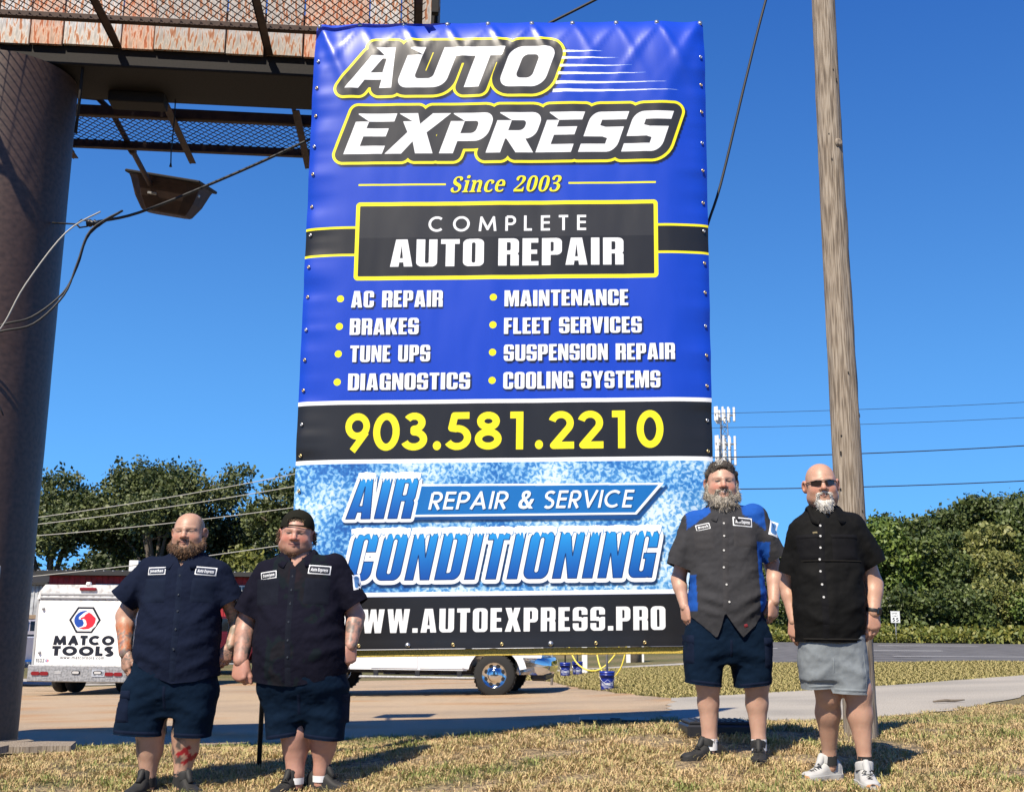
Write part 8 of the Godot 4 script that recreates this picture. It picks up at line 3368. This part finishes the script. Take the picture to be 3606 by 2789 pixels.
	P = {
		"at": Vector3(1.88, 0.47, -6.6), "label": "bald man in sunglasses with a white goatee, black shirt and grey shorts", "skin": Color(0.45, 0.26, 0.18),
		"torso": rows(".70 -.066 .19 0 .16 .13  .80 -.066 .19 0 .165 .13  .92 -.063 .2 0 .18 .135  1.03 -.061 .206 0 .18 .135  1.25 -.06 .197 0 .15 .13  1.36 -.06 .194 0 .135 .125  1.43 -.06 .18 -.005 .12 .118  1.49 -.06 .148 -.012 .105 .105  1.53 -.06 .105 -.02 .09 .09  1.56 -.06 .075 -.02 .08 .08"),
		"neck": Vector3(-0.066, 1.532, -0.012), "neck_r": 0.07,
		"arms": [
			{"shoulder": Vector3(-0.2, 1.4, -0.04), "elbow": Vector3(-0.268, 1.1, -0.12), "wrist": Vector3(-0.252, 0.9, -0.05), "r": [0.05, 0.042, 0.04, 0.029], "top": Vector3(-0.19, 1.4, -0.03), "cuff": Vector3(-0.262, 1.165, -0.07), "sleeve": [0.082, 0.062]},
			{"shoulder": Vector3(0.12, 1.42, -0.02), "elbow": Vector3(0.21, 1.11, -0.03), "wrist": Vector3(0.18, 0.955, 0.03), "r": [0.058, 0.053, 0.051, 0.041], "top": Vector3(0.092, 1.435, -0.01), "cuff": Vector3(0.219, 1.222, 0.0), "sleeve": [0.086, 0.067]}],
		"legs": [
			{"hip": Vector3(-0.12, 0.72, -0.03), "knee": Vector3(-0.08, 0.52, -0.02), "ankle": Vector3(-0.052, 0.16, -0.16), "r": [0.07, 0.067, 0.037], "foot": Vector3(-0.055, 0.022, -0.18), "yaw": -0.95},
			{"hip": Vector3(0.04, 0.72, 0), "knee": Vector3(0.074, 0.52, 0.03), "ankle": Vector3(0.091, 0.15, 0.03), "r": [0.07, 0.067, 0.035], "foot": Vector3(0.088, 0.012, 0.02), "yaw": -0.1}],
		"ink": no_ink,
		"head": {"at": Vector3(-0.073, 1.678, 0.0), "scale": Vector3(1.1, 1.04, 1.08), "fat": 0.5, "smile": 1.2, "yaw": -0.15, "pitch": 0.0, "roll": 0.06, "ruddy": 0.8, "brow": Color(0.3, 0.24, 0.2), "brow_k": 0.3, "ears": 1.05},
		"hands": [
			{"curl": [0.3, 0.3, 0.2], "thumb": 0.3, "dir": Vector3(0.02, -1, 0.05), "side": Vector3(0.7, 0, 0.7), "back": Vector3(-0.7, 0, 0.5), "size": 0.92, "at": Vector3(-0.252, 0.902, -0.05), "ink": no_ink},
			{"curl": [0.3, 0.32, 0.25], "thumb": 0.15, "thick": 1.15, "spread": 1.4, "dir": Vector3(-0.12, -1, 0.1), "side": Vector3(-0.95, 0.1, 0.2), "back": Vector3(0.2, 0, 0.95), "size": 1.02, "at": Vector3(0.18, 0.957, 0.03), "ink": no_ink}],
		"hem": P2("-.3 .787 -.07 .78 .16 .79"), "vee": 1.468, "vee_w": 0.5,
		"folds": [[-0.25, 1.2, -0.12, 1.1, 0.03, 0.009], [0.13, 1.22, 0.03, 1.1, 0.03, 0.01], [0.14, 1.02, -0.02, 0.95, 0.026, 0.01], [-0.25, 0.95, -0.1, 0.88, 0.026, 0.009], [0.13, 0.92, 0.0, 0.84, 0.024, 0.009], [0.13, 1.38, 0.2, 1.25, 0.022, 0.011], [-0.2, 1.36, -0.25, 1.2, 0.022, 0.01], [0.02, 1.45, 0.08, 1.3, 0.03, 0.006], [-0.08, 1.15, -0.1, 0.82, 0.028, 0.006]],
		"shirt_color": func(_p): return black, "shirt": black, "shirt_mat": M.cloth_thin, "collar_color": black, "button_mat": M.button_pale,
		"placket": P2("-.112 1.45 -.122 1.35 -.13 1.22 -.133 1.1 -.13 .98 -.128 .88 -.128 .79"), "buttons": P2("-.12 1.432 -.127 1.372 -.132 1.306 -.14 1.24 -.142 1.173 -.14 1.1 -.136 1.03"),
		"pockets": [[0.01, 1.31, 0.15, 0.14, 0.0, 0.03], [-0.19, 1.31, 0.11, 0.14, 0.06, 0.03]],
		"badges": [[-0.152, 1.392, 0.026, 0.012, 0.1, badge("", 60, 30, Color8(120, 110, 80), white, Color8(80, 70, 50)), "metal_badge"], [-0.06, 1.232, 0.34, 0.008, 0.0, M.cloth_thin, "seam"], [-0.066, 0.8, 0.34, 0.012, 0.0, M.cloth_thin, "seam"]],
		"hips": rows(".58 -.08 .16 0 .12 .12  .66 -.06 .18 0 .135 .13  .77 -.053 .183 0 .145 .125  .85 -.055 .174 0 .145 .12  .95 -.06 .168 0 .14 .12"),
		"short_legs": [rows(".46 -.122 .108 -.02 .11 .11  .53 -.122 .106 -.02 .11 .11  .63 -.12 .112 -.01 .12 .12  .72 -.115 .115 0 .13 .12  .8 -.1 .115 0 .13 .12"), rows(".44 .02 .108 .02 .115 .115  .51 .02 .106 .02 .115 .115  .63 .02 .114 .01 .125 .12  .72 .01 .12 0 .13 .12  .8 -.01 .12 0 .13 .12")],
		"short_hems": [P2("-.24 .524 -.05 .54"), P2("-.1 .514 .14 .506")], "crotch": -0.086, "waist": 0.94, "short": Color(0.21, 0.235, 0.25),
		"short_folds": [[-0.09, 0.66, -0.2, 0.58, 0.025, 0.008], [-0.06, 0.66, 0.1, 0.6, 0.025, 0.008], [0.05, 0.72, 0.08, 0.54, 0.02, 0.005]],
		"seams": [[0.095, 0.62, 0.008, 0.2, 0.05], [-0.085, 0.66, 0.01, 0.08, 0.0]], "bands": [[Vector2(-0.15, 0.545), Vector2(0.14, 0.016), 0.08], [Vector2(0.02, 0.526), Vector2(0.2, 0.016), -0.035]],
		"sock": M.sock_black, "sock_h": 0.02, "shoe_len": 0.3, "shoe": [M.shoe_white, M.shoe_white, M.shoe_gum, M.sock_black], "shoe_h": 0.112}
	var e := make_person(P)
	for q in e.get_node("shirt").get_children():
		if q.name.begins_with("seam"):
			q.material_override = black_cloth
	bf = Field.new()
	bf.ball(Vector3(0, -0.112, 0.064), Vector3(0.04, 0.034, 0.03), 0.02)
	bf.ball(Vector3(0, -0.135, 0.06), Vector3(0.032, 0.028, 0.026), 0.02)
	for s in [-1.0, 1.0]:
		bf.bone(Vector3(0.004 * s, -0.0505, 0.094), Vector3(0.03 * s, -0.06, 0.082), 0.0065, 0.0065, 0.006)
		bf.bone(Vector3(0.03 * s, -0.06, 0.082), Vector3(0.035 * s, -0.1, 0.066), 0.0065, 0.012, 0.01)
	bf.ball(Vector3(0, -0.075, 0.102), Vector3(0.025, 0.02, 0.03), 0.01, true)
	beard_of(e, P, bf, Color(0.4, 0.38, 0.34), Color(0.66, 0.64, 0.6), 0.003, 0.005, 0.014, 900, "goatee")
	# glasses
	ht = Transform3D(Basis.from_euler(Vector3(0, -0.15, 0.06)) * Basis.from_scale(P.head.scale), P.head.at)
	st = S(true)
	for s in [-1.0, 1.0]:
		tube(st, [ht * Vector3(0.062 * s, 0.012, 0.068), ht * Vector3(0.078 * s, 0.012, 0.03), ht * Vector3(0.083 * s, 0.01, -0.01)], 0.0026, 6)
		tube(st, [ht * Vector3(0.008 * s, 0.012, 0.104), ht * Vector3(0.035 * s, 0.016, 0.094), ht * Vector3(0.062 * s, 0.012, 0.07)], 0.0026, 6)
	tube(st, [ht * Vector3(-0.009, 0.011, 0.104), ht * Vector3(0, 0.013, 0.108), ht * Vector3(0.009, 0.011, 0.104)], 0.0024, 6)
	var fr := obj("glasses", st, M.black_plastic, e)
	for s in [-1.0, 1.0]:
		st = S(true)
		var top := []
		var low := []
		for k in 7:
			var t := k / 6.0
			var q := Vector3(lerpf(0.009, 0.061, t) * s, 0.011 + 0.005 * sin(PI * t), lerpf(0.104, 0.071, t ** 1.4))
			top.append(ht * q)
			low.append(ht * (q + Vector3(0, -0.03 * sin(PI * clampf(t * 0.8 + 0.12, 0, 1)) ** 0.45, -0.003)))
		skin(st, [top, low], false)
		obj("tinted_lens", st, M.lens_tint, fr)
	# watch
	st = S(true)
	var wr := []
	for z in [-0.012, -0.008, 0.008, 0.012]:
		var rg := []
		for k in 24:
			var an := TAU * k / 24
			var rad := 0.0425 if absf(z) < 0.01 else 0.041
			rg.append(Vector3(cos(an) * rad, z, sin(an) * rad))
		wr.append(rg)
	skin(st, wr)
	var band := Transform3D(Basis(Vector3(0, 0, 1), -0.2), Vector3(0.181, 0.962, 0.028))
	var wt := obj("watch", st, M.black_plastic, e, band)
	st = S()
	box(st, Vector3.ZERO, Vector3(0.036, 0.041, 0.012), 0.005, Transform3D(Basis(Vector3.UP, 0.55), Vector3(0.026, 0.0, 0.038)))
	obj("watch_case", st, M.glass_dark, wt)
